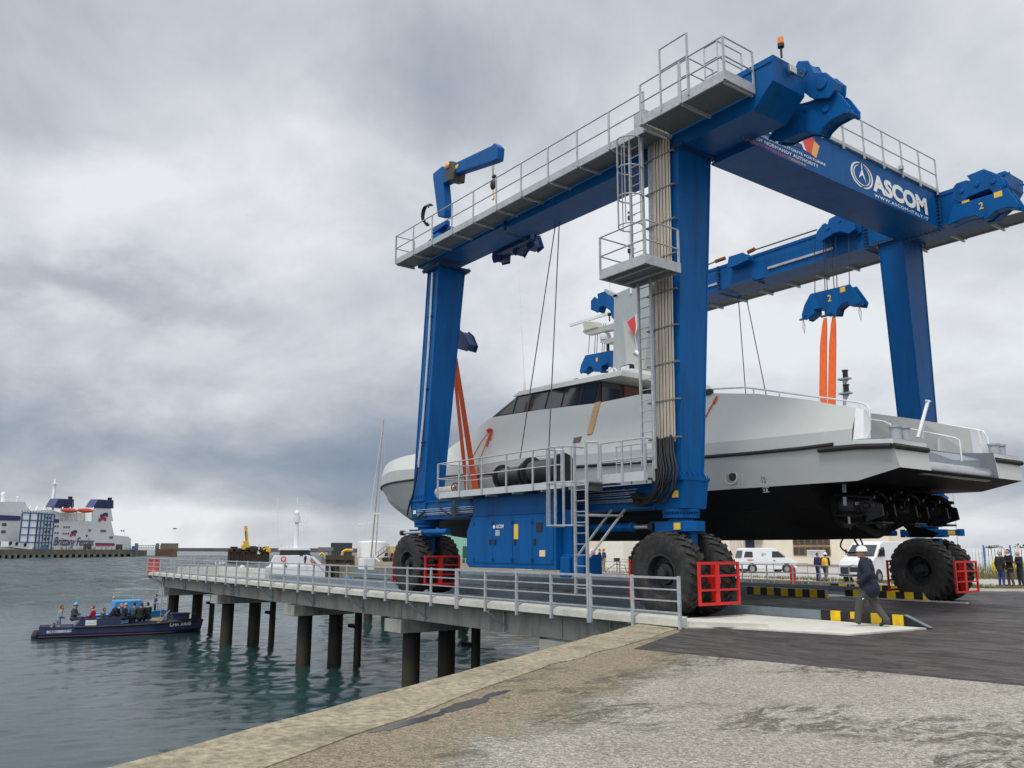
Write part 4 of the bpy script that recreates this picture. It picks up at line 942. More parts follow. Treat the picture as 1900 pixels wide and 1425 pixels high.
# lifting saddles and spreaders: traced plates with a real thickness
def plates(name, pts, y, th=.44, mt=BLUE, parent=None, core=None, pins=(), bevel=.02):
    m = MB(); c = .05
    P3 = [PY(y, *p) for p in pts]
    m.prism(P3, (0,c,0)); m.prism([p+V((0,th-c,0)) for p in P3], (0,c,0))
    cx = sum((p.x for p in P3))/len(P3); cz = sum((p.z for p in P3))/len(P3)
    m.prism([V((cx+(p.x-cx)*.90, y+c, cz+(p.z-cz)*.86)) for p in P3], (0,th-2*c,0))
    for (px, py, r) in pins:
        q = PY(y, px, py); m.tube((q.x,y-.04,q.z),(q.x,y+th+.04,q.z),r,14)
    return m.build(name, mt, parent, bevel=bevel)
# on the near beam, landward end
plates('rope_saddle', [(1468,152),(1474,128),(1480,113),(1499,112),(1511,134),(1532,134),(1550,148),(1549,166),(1538,182),(1510,184),(1502,180)], 19.35, .55, BLUE, LIFT, pins=((1525,156,.16),(1490,135,.12)))
near_blk = [(1436,262),(1424,258),(1440,236),(1462,220),(1466,196),(1500,188),(1520,180),(1553,170),(1560,175),(1578,198),(1577,212),(1566,210),(1540,224),(1526,238),(1519,250),(1506,245),(1490,244),(1470,252),(1452,262)]
b = plates('spreader_block', near_blk, 19.5, .5, BLUE, None, pins=((1573,208,.06),(1495,202,.08),(1532,203,.1)))
b['label'] = 'blue spreader block pulled up beside the beam end that carries the orange beacon'; b['category'] = 'spreader block'; b['group'] = 'spreader blocks of the boat lift'
# on the near beam, seaward part: dark block hanging below the beam
nb = [(912,478),(914,462),(921,458),(930,455),(948,452),(970,438),(975,432),(985,432),(992,455),(980,465),(977,455),(963,462),(956,475),(950,466),(930,470),(929,485),(915,488)]
b = plates('spreader_block', nb, 19.45, .5, BLUED, None); b['label'] = 'dark spreader block pulled up under the beam that carries the small jib crane'; b['category'] = 'spreader block'; b['group'] = 'spreader blocks of the boat lift'
m = MB(); a = PY(19.3,960,415); m.box((a.x-1.2,19.16,13.55),(a.x+1.0,19.5,14.2)); m.build('rope_saddle', BLUED, LIFT, bevel=.02)
# far beam, landward end (number 2 block and saddle)
plates('rope_saddle', [(1768,370),(1768,348),(1774,340),(1792,334),(1800,335),(1793,326),(1825,313),(1856,325),(1863,338),(1856,358),(1845,360),(1835,350),(1795,366),(1790,374),(1778,376)], 29.35, .5, BLUE, LIFT, pins=((1812,342,.1),(1842,337,.1),(1784,355,.08)))
fb = [(1757,418),(1768,382),(1800,372),(1840,360),(1868,348),(1880,362),(1891,378),(1888,386),(1870,384),(1846,392),(1832,406),(1822,408),(1810,400),(1790,404),(1770,412),(1765,416)]
b = plates('spreader_block', fb, 29.3, .5, BLUE, None, pins=((1822,402,.07),)); b['label'] = 'blue spreader block with a yellow 2, folded up against a beam end'; b['category'] = 'spreader block'; b['group'] = 'spreader blocks of the boat lift'
def num(txt, y, pa, h, parent):
    q = PY(y-.005, *pa); lettering('lettering', txt, (q.x,y-.006,q.z), (1,0,0), (0,0,1), h*.62, h, YELS, parent, bold=.01)
num('2', 29.3, (1817,389), .24, b)
m = MB(); q = PY(29.29,1845,368); m.box((q.x,29.285,q.z),(q.x+.26,29.298,q.z+.2)); m.build('sticker', YELS, b); m = MB(); q = PY(29.29,1785,378); m.box((q.x,29.285,q.z),(q.x+.25,29.298,q.z+.08)); m.build('sticker', YELS, b)
plates('rope_saddle', [(1513,444),(1515,430),(1526,416),(1532,413),(1534,420),(1538,406),(1550,400),(1570,399),(1583,408),(1586,425),(1576,434),(1560,430),(1548,432),(1532,442),(1522,449)], 29.4, .5, BLUE, LIFT, pins=((1558,409,.08),(1536,424,.08)))
plates('rope_saddle', [(1348,498),(1352,476),(1378,468),(1387,474),(1388,482),(1362,494)], 29.6, .4, BLUE, LIFT)
for (a, b_) in (((1300,497),(1335,482)),((1393,466),(1516,426))): m = MB(); m.tube(PY(29.7,*a), PY(29.7,*b_), .03, 6); m.build('stay_rod', ROPE, LIFT)
m = MB(); m.tube(PY(29.7,1328,485), PY(29.7,1345,479), .09, 8); m.tube(PY(29.7,1388,468), PY(29.7,1400,462), .09, 8); m.build('turnbuckle', mat('rust_red',(.25,.06,.03),.7), LIFT)
m = MB(); a = PY(29.97,1425,500); b_ = PY(29.97,1546,466); m.box((a.x,29.93,a.z),(b_.x,29.997,a.z+.10)); a = PY(29.97,1312,534); b_ = PY(29.97,1331,527); m.box((a.x,29.93,a.z),(b_.x,29.997,a.z+.1)); m.build('cable_tray', GALV, LIFT)
m = MB(); a = PY(29.5,1372,535); m.box((a.x-.7,29.5,13.28),(a.x+.7,30.4,13.38)); m.build('rope_guide', BLUED, LIFT)
# seaward rope saddle of the far beam seen beside the mast
plates('rope_saddle', [(1096,575),(1096,558),(1103,550),(1109,555),(1108,545),(1125,539),(1150,546),(1170,560),(1172,590),(1150,600),(1135,590),(1132,577),(1120,567),(1112,570),(1109,581),(1102,577)], 29.4, .5, BLUE, LIFT)
# the hanging blocks that carry the slings
b2 = [(1487,584),(1492,566),(1503,545),(1577,527),(1590,545),(1599,558),(1596,568),(1575,566),(1572,560),(1562,565),(1554,572),(1551,584),(1530,584),(1528,572),(1510,574),(1511,582),(1496,594),(1488,592)]
B2 = plates('spreader_block', b2, 29.3, .5, BLUE, None, pins=((1539,580,.08),(1493,585,.07),(1592,562,.07)))
B2['label'] = 'blue spreader block with a yellow 2, hanging on ropes and holding two orange slings'; B2['category'] = 'spreader block'; B2['group'] = 'spreader blocks of the boat lift'
num('2', 29.3, (1536,560), .27, B2)
m = MB(); q = PY(29.29,1559,543); m.box((q.x,29.285,q.z),(q.x+.22,29.298,q.z+.2)); m.build('sticker', YELS, B2)
m = MB()
for (x1, x2, y2, x1t) in ((1512,1512,544,1518),(1531,1533,541,1533),(1535,1534,540,1537),(1548,1546,538,1546),(1553,1555,535,1557),(1576,1577,528,1582)):
    a = PY(29.55, x1, y2); m.tube(a, (a.x+.02*(x1t-x1), 29.6, 14.2), .018, 5)
m.build('hoist_rope', ROPE, B2)
m = MB()
for (px, py) in ((1490,592),(1594,566)):
    a = PY(29.5, px, py); m.tube(a+V((-.15,0,0)), a+V((.15,0,0)), .05, 6); m.path([a, a+V((-.03,0,-.35)), a+V((.03,0,-.62)), a+V((.07,0,-.3)), a], .012, 5)
for (px, py) in ((1531,586),(1547,584)): a = PY(29.5, px, py); m.tube(a+V((-.18,0,0)), a+V((.18,0,0)), .05, 6)
m.build('shackle', GALVD, B2)
b1 = [(1075,690),(1078,676),(1086,659),(1134,650),(1146,652),(1150,690),(1134,682),(1128,673),(1116,680),(1116,690),(1102,690),(1098,680),(1091,681),(1089,687),(1078,694)]
B1 = plates('spreader_block', b1, 29.3, .5, BLUE, None); B1['label'] = 'blue spreader block with a 1 hanging low behind the patrol boat mast'; B1['category'] = 'spreader block'; B1['group'] = 'spreader blocks of the boat lift'
num('1', 29.3, (1106,671), .2, B1)
m = MB()
for px in (1092,1103,1107,1117,1121): a = PY(29.55, px, 655); m.tube(a, (a.x+.1,29.6,13.4), .018, 5)
m.build('hoist_rope', ROPE, B1)
b3 = [(848,620),(853,612),(862,620),(870,640),(866,652),(852,648),(842,646),(842,620)]
B3 = plates('spreader_block', b3, 19.6, .5, BLUED, None); B3['label'] = 'spreader block half hidden behind a blue leg, above the long dark orange slings'; B3['category'] = 'spreader block'; B3['group'] = 'spreader blocks of the boat lift'
m = MB()
for x in (.0,.3): a = PY(19.8, 846, 622); m.tube(a+V((x,0,0)), (a.x+x,19.8,13.7), .018, 5)
m.build('hoist_rope', ROPE, B3)
# slings
def strap(name, label, pts, w, mt, ax='x'):
    m = MB(); P = [V(p) for p in pts]
    vs = []; fs = []
    for i, (p, ww) in enumerate(zip(P, w)):
        d = V((1,0,0)) if ax == 'x' else V((0,1,0)); n = V((0,.02,0)) if ax == 'x' else V((.02,0,0))
        vs += [p-d*ww-n, p+d*ww-n, p+d*ww+n, p-d*ww+n]
    for i in range(len(P)-1):
        for k in range(4): fs.append((4*i+k, 4*i+(k+1)%4, 4*i+4+(k+1)%4, 4*i+4+k))
    fs += [(3,2,1,0), tuple(4*(len(P)-1)+k for k in range(4))]
    m.add(vs, fs); o = m.build(name, mt); o['label'] = label; o['category'] = 'sling'; return o
for (tp, md, bt, lab) in (((1531,590),(1528,640),(1527,752),'bright orange sling under the centre of the hanging 2 block, farther from the light mast'),((1547,588),(1545,640),(1543,756),'bright orange sling under the hanging 2 block, next to the stern light mast')):
    a, b_, c = PY(29.4,*tp), PY(29.2,*md), PY(28.6,*bt); cc = V((c.x, 28.4, 2.5))
    strap('lifting_sling', lab, [a, a+(b_-a)*.3, b_, c, cc], [.06,.11,.15,.16,.16], ORANGE)
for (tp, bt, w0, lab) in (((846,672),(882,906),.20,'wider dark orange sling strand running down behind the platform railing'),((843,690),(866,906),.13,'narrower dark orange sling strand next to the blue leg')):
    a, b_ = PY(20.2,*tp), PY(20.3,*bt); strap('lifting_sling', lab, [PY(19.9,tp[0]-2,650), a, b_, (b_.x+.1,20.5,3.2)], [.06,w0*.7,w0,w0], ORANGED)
# loose ropes from the near beam down to the drums
m = MB()
for tp, bt in (((1038,408),(1018,838)),((1032,408),(965,850))): a = PY(19.0,*tp); b_ = PY(16.8,*bt); m.tube(a, b_, .02, 6)
m.build('hoist_rope', ROPE, LIFT)
m = MB()
for tp, bt in (((1370,552),(1384,735)),((1384,548),(1422,735))): a = PY(30.0,*tp); b_ = PY(29.6,*bt); m.tube(a, b_+(b_-a)*.6, .02, 6)
m.build('hoist_rope', ROPE, LIFT)
# hanging oddments under the hull by the far wheel
m = MB(); a = PY(29.0,1580,1000)
m.path([PY(28.9,1580+20*math.cos(t)*(1+.1*math.sin(3*t)),1008+18*math.sin(t)) for t in [R(k) for k in range(-60,260,20)]], .03, 6)
m.beam(PY(28.9,1585,1000), PY(28.9,1603,1030), .05,.05); m.build('hose', HOSE, LIFT)

# ------------------------------------------------------------------ the patrol boat in the slings
YC = 24.6
PB = thing('patrol_boat', 'long grey patrol boat with black bottom held high in the slings of the blue lift', 'patrol boat', (-27, YC, 2.1))
# X, keel z, chine (hb,z), paint line (hb,z), strake (hb,z), crease (hb,z), top (hb,z)
ST = [(-45.62,5.10,(0.0,5.13),(0.0,5.16),(0.02,5.20),(0.02,5.5),(0.03,6.0)),
      (-45.2,4.55,(.12,4.75),(.16,4.85),(.42,5.21),(.42,5.6),(.42,6.05)),
      (-44.0,3.95,(.45,4.45),(.55,4.6),(1.15,5.22),(1.16,5.75),(1.05,6.25)),
      (-42.0,3.22,(1.1,4.05),(1.35,4.22),(2.05,5.22),(2.06,5.8),(1.85,6.45)),
      (-39.5,2.62,(1.8,3.55),(2.15,3.82),(2.85,5.18),(2.85,5.8),(2.5,6.52)),
      (-36.5,2.30,(2.4,3.20),(2.75,3.62),(3.35,5.12),(3.35,5.65),(2.85,6.5)),
      (-34.2,2.20,(2.7,3.08),(3.05,3.60),(3.55,5.06),(3.55,5.55),(2.95,6.4)),
      (-31.0,2.15,(2.9,3.0),(3.3,3.60),(3.62,4.98),(3.60,5.45),(2.62,7.62)),
      (-27.5,2.12,(3.0,2.95),(3.45,3.60),(3.64,4.88),(3.60,5.35),(2.62,7.52)),
      (-23.9,2.10,(3.05,2.95),(3.5,3.60),(3.65,4.80),(3.60,5.25),(2.62,7.32)),
      (-21.5,2.10,(3.05,2.95),(3.5,3.60),(3.65,4.74),(3.60,5.18),(2.66,7.32)),
      (-19.0,2.10,(3.05,2.95),(3.5,3.60),(3.65,4.68),(3.60,5.12),(2.75,6.98)),
      (-16.3,2.10,(3.05,2.95),(3.5,3.60),(3.65,4.62),(3.58,5.05),(2.90,6.55)),
      (-14.3,2.12,(3.05,2.96),(3.5,3.60),(3.65,4.60),(3.57,5.02),(3.1,6.05))]
AFT = (-12.75,2.14,(3.05,2.97),(3.5,3.60),(3.65,4.57),(3.56,5.0),(3.3,5.58))
def _cr(p0,p1,p2,p3,t): return .5*((2*p1)+(-p0+p2)*t+(2*p0-5*p1+4*p2-p3)*t*t+(-p0+3*p1-3*p2+p3)*t*t*t)
def _flat(s): return [s[0],s[1]]+[v for q in s[2:] for v in q]
def _un(f): return (f[0],f[1])+tuple((f[2+2*i],f[3+2*i]) for i in range(5))
_S = []
for i in range(len(ST)-1):
    a_, b_ = _flat(ST[i]), _flat(ST[i+1]); z_ = _flat(ST[max(i-1,0)]); d_ = _flat(ST[min(i+2,len(ST)-1)])
    _S.append(ST[i])
    if ST[i+1][0] <= -34:
        for t in (.25,.5,.75): _S.append(_un([_cr(p,q,r_,s_,t) for p,q,r_,s_ in zip(z_,a_,b_,d_)]))
_S.append(ST[-1]); ST = _S
m = MB(); n = len(ST)
def sec(s, sg):
    X, kz, ch, wl, sk, cr, tp = s
    return [(X,YC,kz),(X,YC+sg*ch[0],ch[1]),(X,YC+sg*wl[0],wl[1]),(X,YC+sg*sk[0],sk[1]),(X,YC+sg*cr[0],cr[1]),(X,YC+sg*tp[0],tp[1])]
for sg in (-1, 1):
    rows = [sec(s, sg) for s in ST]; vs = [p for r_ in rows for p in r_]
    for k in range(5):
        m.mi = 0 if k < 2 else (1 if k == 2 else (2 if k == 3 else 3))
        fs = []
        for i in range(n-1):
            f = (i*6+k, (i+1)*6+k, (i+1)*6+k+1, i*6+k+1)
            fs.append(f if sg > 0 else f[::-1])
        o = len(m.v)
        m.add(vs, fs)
# bow part of the bottom is grey above the paint
m.mi = 0
m.add([(-14.3,YC-3.5,3.6),(-14.3,YC-3.05,2.96),(-14.3,YC,2.12),(-14.3,YC+3.05,2.96),(-14.3,YC+3.5,3.6)], [(0,1,2,3,4)])
m.quad((-14.3,YC-3.5,3.6),(-14.3,YC+3.5,3.6),(-12.75,YC+3.5,3.6),(-12.75,YC-3.5,3.6))
for sg in (-1, 1):
    A_, B_ = sec(ST[-1], sg), sec(AFT, sg)
    for k, mi_ in ((2,1),(3,2),(4,3)): m.mi = mi_; m.quad(*([A_[k],B_[k],B_[k+1],A_[k+1]] if sg > 0 else [A_[k],A_[k+1],B_[k+1],B_[k]]))
m.mi = 0
ST.append(AFT)
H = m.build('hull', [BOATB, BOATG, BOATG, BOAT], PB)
# recolour the forefoot grey: faces forward of -36 below the paint line
for p in H.data.polygons:
    if p.center.x+PB.location.x < -37.8 and p.material_index == 0: p.material_index = 1
# foredeck, decks
m = MB()
fw = [s for s in ST if s[0] <= -31.0]
for a, b in zip(fw, fw[1:]):
    m.quad((a[0],YC-a[6][0],a[6][1]-.05),(b[0],YC-b[6][0],b[6][1]-.05),(b[0],YC,b[6][1]+.15),(a[0],YC,a[6][1]+.15))
    m.quad((a[0],YC,a[6][1]+.15),(b[0],YC,b[6][1]+.15),(b[0],YC+b[6][0],b[6][1]-.05),(a[0],YC+a[6][0],a[6][1]-.05))
bk = [s for s in ST if -31.0 <= s[0] <= -19.0]
for a, b in zip(bk, bk[1:]):
    m.quad((a[0],YC-a[6][0],a[6][1]-.05),(b[0],YC-b[6][0],b[6][1]-.05),(b[0],YC+b[6][0],b[6][1]-.05),(a[0],YC+a[6][0],a[6][1]-.05))
m.build('deck', BOAT, PB)
m = MB(); m.box((-19.0,YC-3.45,4.66),(-12.62,YC+3.45,4.70)); m.quad((-19.0,YC-3.4,4.7),(-19.0,YC+3.4,4.7),(-19.0,YC+2.7,6.95),(-19.0,YC-2.7,6.95)); m.build('well_deck', BOATD, PB)
for sg in (-1, 1):     # inner faces and caps of the two bulwarks
    m = MB()
    w = [s for s in ST if s[0] >= -19.0]
    for a, b in zip(w, w[1:]):
        m.quad((a[0],YC+sg*(a[6][0]-.16),a[6][1]),(b[0],YC+sg*(b[6][0]-.16),b[6][1]),(b[0],YC+sg*3.2,4.7),(a[0],YC+sg*3.2,4.7))
        m.quad((a[0],YC+sg*a[6][0],a[6][1]+.002),(b[0],YC+sg*b[6][0],b[6][1]+.002),(b[0],YC+sg*(b[6][0]-.16),b[6][1]+.002),(a[0],YC+sg*(a[6][0]-.16),a[6][1]+.002))
    for X in (-17.8,-16.4,-15.0,-13.7): m.prism([(X,YC+sg*3.19,4.7),(X,YC+sg*2.85,4.72),(X,YC+sg*2.9,6.0-(X+17.8)*.16),(X,YC+sg*3.12,6.0-(X+17.8)*.16)],(.06,0,0))
    m.build('bulwark', BOAT, PB)
for sg in (-1, 1):
    m = MB()
    m.hexa([(-12.75,YC+sg*3.58,4.70),(-12.45,YC+sg*3.56,4.70),(-12.45,YC+sg*3.2,4.70),(-12.75,YC+sg*3.2,4.70)],[(-12.75,YC+sg*3.33,5.60),(-12.52,YC+sg*3.33,5.52),(-12.52,YC+sg*3.1,5.52),(-12.75,YC+sg*3.1,5.60)])
    m.build('bulwark_end', WHITE, PB)
# stern platform overhanging the jets
m = MB()
for sg in (-1, 1):
    m.mi = 1
    m.add([(-12.75,YC+sg*3.5,3.60),(-12.75,YC+sg*3.65,4.57),(-12.75,YC+sg*3.6,4.70),(-11.6,YC+sg*3.6,4.62),(-11.6,YC+sg*3.65,4.46),(-11.52,YC+sg*3.52,3.87)], [(0,1,2,3,4,5)])
    m.mi = 2
    y0, y1 = sg*3.6, sg*1.95
    m.add([(-11.6,YC+y0,4.62),(-11.6,YC+y1,4.62),(-11.52,YC+y1,3.87),(-11.52,YC+sg*3.52,3.87),(-11.6,YC+sg*3.65,4.46)], [(0,1,2,3,4)])
    m.mi = 1; m.quad((-12.6,YC+y0,4.705),(-11.6,YC+y0,4.625),(-11.6,YC+y1,4.625),(-12.6,YC+y1,4.705))
    m.mi = 3; m.quad((-12.6,YC+y1,4.70),(-11.6,YC+y1,4.62),(-11.52,YC+y1,3.87),(-12.6,YC+y1,3.87))
m.mi = 4; m.quad((-12.0,YC-1.95,4.60),(-12.0,YC+.3,4.34),(-12.0,YC+1.95,4.44),(-12.0,YC+1.95,3.86),(-12.0,YC-1.95,3.86)); m.quad((-12.0,YC-1.95,4.60),(-12.62,YC-1.95,4.68),(-12.62,YC+.3,4.66),(-12.0,YC+.3,4.34)); m.quad((-12.0,YC+.3,4.34),(-12.62,YC+.3,4.66),(-12.62,YC+1.95,4.68),(-12.0,YC+1.95,4.44))
m.mi = 0; m.quad((-12.75,YC-3.5,3.60),(-12.75,YC+3.5,3.60),(-11.52,YC+3.52,3.87),(-11.52,YC-3.52,3.87))
m.build('stern_platform', [BOATB, BOATG, BOAT, BOATD, mat('recess_grey',(.25,.275,.31),.5)], PB)
m = MB(); m.tube((-11.85,YC-1.93,3.98),(-11.85,YC+1.93,3.98),.20,16); m.build('stern_roller', STEEL, PB, smooth=True)
# rubbing strake
m = MB()
for sg in (-1, 1):
    m.path([(s[0],YC+sg*(s[4][0]+.015),s[4][1]) for s in ST[:-1]]+[(-13.3,YC+sg*3.67,4.62)], .055, 8)
    m.path([(-13.75,YC+sg*3.68,4.50),(-12.6,YC+sg*3.69,4.49),(-11.62,YC+sg*3.69,4.42)], .075, 8)
    m.path([(-11.56,YC+sg*3.66,4.42),(-11.56,YC+sg*1.98,4.42)], .075, 8)
m.build('rubbing_strake', FEND, PB, smooth=True)
m = MB()
for sg in (-1,): m.path([(s[0],YC+sg*(s[3][0]+.005),s[3][1]) for s in ST[1:8]], .02, 5)
m.build('spray_rail', WHITE, PB, smooth=True)
# sill of the bridge, window band, roof
zs = lambda x: 7.62+(x+31.0)*(-.30/7.1)
def zr(x): return PYc(x)
xf, xa = -31.0, -24.0
hb0, hb1 = 2.60, 2.42
m = MB()
fr = [(xf+.02, hb0, zs(xf)), (xa, hb0, zs(xa))]
zt = lambda x: 8.36+(x+29.3)*(-.13/5.3)
xft = -29.35
for sg in (-1, 1):
    m.quad((xf,YC+sg*hb0,zs(xf)),(xa,YC+sg*hb0,zs(xa)),(xa+.05,YC+sg*hb1,zt(xa)),(xft,YC+sg*hb1,zt(xft)))
m.quad((xf,YC-hb0,zs(xf)),(xf,YC+hb0,zs(xf)),(xft,YC+hb1,zt(xft)),(xft,YC-hb1,zt(xft)))
m.quad((xa,YC-hb0,zs(xa)),(xa,YC+hb0,zs(xa)),(xa+.05,YC+hb1,zt(xa)),(xa+.05,YC-hb1,zt(xa)))
m.build('bridge', BLACK, PB)
gl = MB(); fx = [(-30.55,-29.42),(-29.30,-28.32),(-28.22,-27.2),(-27.10,-26.15),(-26.05,-25.12),(-25.02,-24.1)]
for i, (a, b) in enumerate(fx):
    g = MB(); z0 = lambda x: zs(x)+.06; z1 = lambda x: zt(x)-.05
    at = a+.12 if i else a+1.15; y_0 = YC-hb0-.012; y_1 = YC-hb1-.025
    g.quad((a+(.18 if i == 0 else 0),y_0,z0(a)),(b,y_0,z0(b)),(b+.08,y_1,z1(b)),(at,y_1,z1(at)))
    g.build('window', GLASS, PB)
    y_0 = YC+hb0+.012; y_1 = YC+hb1+.025; g = MB(); g.quad((a+.05,y_0,z0(a)),(b,y_0,z0(b)),(b+.08,y_1,z1(b)),(at,y_1,z1(at))); g.build('window', GLASS, PB)
for k in range(5):
    y0 = YC-2.4+k*.97; g = MB(); g.quad((-30.93,y0,zs(xf)+.1),(-30.93,y0+.9,zs(xf)+.1),(-29.48,y0*1+.86*.95,zt(xft)-.05),(-29.48,y0+.04,zt(xft)-.05)); g.build('window', GLASS, PB)
IN = mat('interior_mahogany', (.16,.045,.03), .5)
for k in range(4):
    y0 = YC-2.35+k*1.2; g = MB(); g.quad((xa+.03,y0,zs(xa)+.05),(xa+.03,y0+1.0,zs(xa)+.05),(xa+.07,y0+.98,zt(xa)-.05),(xa+.07,y0,zt(xa)-.05)); g.build('window', GLASS if k != 1 else IN, PB)
m = MB()       # roof slab with overhanging aft end
def rz(x): return zt(x)+.02
e0, e1 = -29.55, -22.6
m.hexa([(e0,YC-2.5,rz(e0)),(e1+.0,YC-2.62,rz(e1)-.02),(e1,YC+2.62,rz(e1)-.02),(e0,YC+2.5,rz(e0))],
       [(e0+.35,YC-2.42,rz(e0)+.19),(e1-.05,YC-2.50,rz(e1)+.20),(e1-.05,YC+2.50,rz(e1)+.20),(e0+.35,YC+2.42,rz(e0)+.19)])
m.hexa([(e0+.35,YC-2.40,rz(e0)+.19),(e1-.05,YC-2.48,rz(e1)+.201),(e1-.05,YC+2.48,rz(e1)+.201),(e0+.35,YC+2.40,rz(e0)+.19)],
       [(e0+1.4,YC-1.75,rz(e0)+.42),(e1-.3,YC-1.75,rz(e1)+.42),(e1-.3,YC+1.75,rz(e1)+.42),(e0+1.4,YC+1.75,rz(e0)+.42)])
m.build('bridge_roof', BOAT, PB)
m = MB(); m.box((-29.2,YC-2.36,zt(-29.2)-.001),(-22.8,YC+2.36,zt(-24)+.0)); 
# foredeck house windows and fittings
m = MB(); a, b, c_, d = PY(22.2,826,846), PY(22.2,843,843), PY(22.2,843,836), PY(22.2,829,840)
m.quad(a, b, c_, d); a, b, c_, d = PY(22.2,845,843), PY(22.2,853,842), PY(22.2,852,836), PY(22.2,845,836); m.quad(a, b, c_, d); m.build('window', GLASS, PB)
m = MB(); q = PY(22.3,850,850); m.prism([PY(22.22,*p) for p in ((780,862),(800,846),(852,835),(872,842),(880,850),(860,864))],(0,4.6,0)); m.build('fore_cabin', BOAT, PB, bevel=.05)
# deck edge and coaming lines, hand rails
def rail(name, pts, r=.02, posts=(), low=.35, mt=None):
    m = MB(); pts = [V(p) for p in pts]; m.path(pts, r, 6)
    for p in posts: p = V(p); m.tube(p, p-V((0,0,low)), r*.8, 5)
    return m.build(name, mt or BOAT, PB, smooth=True)
RW = mat('rail_white', (.72,.74,.74), .4)
P = lambda px, py, y: PY(y, px, py)
rail('handrail', [P(1316,722,21.8),P(1380,719,21.8),P(1400,721,21.7),P(1480,732,21.6),P(1560,742,21.5),P(1600,748,21.35),P(1608,752,21.3),P(1614,760,21.25),P(1614,796,21.25),P(1611,809,21.25),P(1604,813,21.25)], .03, [P(1398,721,21.7),P(1446,727,21.6),P(1520,737,21.5),P(1595,747,21.3)], .25, RW)
rail('handrail', [P(1600,767,27.7),P(1680,778,27.8),P(1740,786,27.8),P(1810,797,27.9),P(1824,800,27.9),P(1832,812,27.9),P(1838,850,27.9)], .03, [P(1650,773,27.7),P(1750,788,27.8),P(1815,799,27.8)], .5, RW)
rail('handrail', [P(1607,777,23.4),P(1640,782,23.4),P(1652,787,23.4),P(1656,812,23.4)], .025, (), .3, RW)
rail('handrail', [P(1690,796,24.4),P(1770,812,24.4),P(1780,816,24.4),P(1785,856,24.4)], .025, (), .3, RW)
rail('handrail', [P(928,794,21.95),P(1000,782,21.95),P(1082,768,21.95)], .018, [P(946,791,21.95),P(975,786,21.95),P(1010,780,21.95),P(1045,774,21.95),P(1080,769,21.95)], .1, GALV)
rail('handrail', [P(745,868,23.3),P(745,858,23.3),P(772,850,23.0),P(800,841,22.8)], .02, [P(757,854,23.2),P(770,851,23.1)], .4, RW)
# bollards
def bollard(x, y, z):
    m = MB(); 
    for dx in (0, .42): m.lathe([(.001,z),(.15,z),(.15,z+.36),(.18,z+.37),(.18,z+.42),(.001,z+.42)],(x,y+dx,0),'z',16)
    m.box((x-.2,y-.22,z-.0),(x+.2,y+.64,z+.03)); m.build('bollard', mat('bollard_grey',(.33,.36,.40),.5) if 'BOL' not in globals() else BOL, PB, smooth=True)
BOL = mat('bollard_grey', (.33,.36,.40), .5)
q = PX(-12.1,1663,815); bollard(-12.1, q.y, 4.68); q = PX(-12.1,1846,850); bollard(-12.1, q.y, 4.62)
m = MB(); a = PX(-12.3,1703,812); b = PX(-12.2,1722,744); m.tube(a, b, .05, 8); m.tube(b+V((0,-.12,0)), b+V((0,.12,0)), .03, 6); m.tube(a+V((0,.25,0)), a+(b-a)*.55, .03, 6); m.build('flagstaff', RW, PB, smooth=True)
m = MB(); m.quad((-13.6,YC-2.0,4.72),(-12.9,YC-1.2,4.72),(-13.4,YC-1.4,5.15)); m.box((-16.5,YC-1.6,4.7),(-13.9,YC+1.6,5.2)); m.build('engine_hatch', BOATD, PB, bevel=.04)
# stern light mast
m = MB(); a = P(1567,752,23.6); b = P(1567,688,23.6); m.tube(a, b, .05, 8)
for z in (P(1567,703,23.6).z, P(1567,730,23.6).z): m.box((a.x-.12,23.5,z-.03),(a.x+.25,23.7,z+.02)); m.prism([(a.x,23.58,z-.03),(a.x+.2,23.58,z-.03),(a.x,23.58,z-.3)],(0,.04,0))
LM = m.build('light_mast', GALV, PB)
m = MB()
for z in (P(1567,703,23.6).z, P(1567,730,23.6).z): m.tube((a.x+.1,23.6,z+.03),(a.x+.1,23.6,z+.24),.08,10); m.tube((a.x+.1,23.6,z+.24),(a.x+.1,23.6,z+.27),.1,10)
m.build('lantern', BLACK, LM)
# radar mast
MY = 24.35
m = MB(); m.prism([P(*p, MY) for p in ((1137,692),(1139,556),(1136,548),(1166,534),(1200,524),(1206,560),(1196,690))],(0,.55,0)); MS = m.build('mast', mat('mast_grey',(.43,.46,.46),.45,var=.05), PB, bevel=.02)
m = MB(); m.prism([P(*p, MY-.12) for p in ((1156,596),(1186,596),(1192,690),(1164,690))],(0,.119,0)); m.build('mast_cheek', BOAT, PB)
m = MB(); m.prism([P(*p, MY+.1) for p in ((1081,616),(1083,611),(1105,609),(1140,599),(1146,606),(1141,610),(1088,621))],(0,.35,0)); m.prism([P(*p, MY+.1) for p in ((1112,636),(1116,632),(1141,625),(1146,630),(1126,638))],(0,.35,0))
m.prism([P(*p, MY) for p in ((1120,538),(1124,536),(1150,550),(1145,554),(1128,546))],(0,.3,0)); m.build('mast_arm', BOATG, PB)
m = MB(); m.prism([P(*p, MY+.05) for p in ((1081,600),(1084,595),(1106,597),(1108,607),(1084,614))],(0,.35,0)); RB = m.build('radar_box', mat('radar_cream',(.62,.60,.50),.5), PB, bevel=.02)
m = MB(); m.beam(P(1058,604,MY+.2), P(1128,582,MY+.6), .1, .12); m.build('radar_scanner', WHITE, PB)
m = MB(); c = P(1123,625,MY+.3); m.lathe([(.001,c.z-.16),(.22,c.z-.15),(.26,c.z),(.22,c.z+.13),(.001,c.z+.16)],(c.x,c.y,0),'z',18); m.build('radar_dome', WHITE, PB, smooth=True)
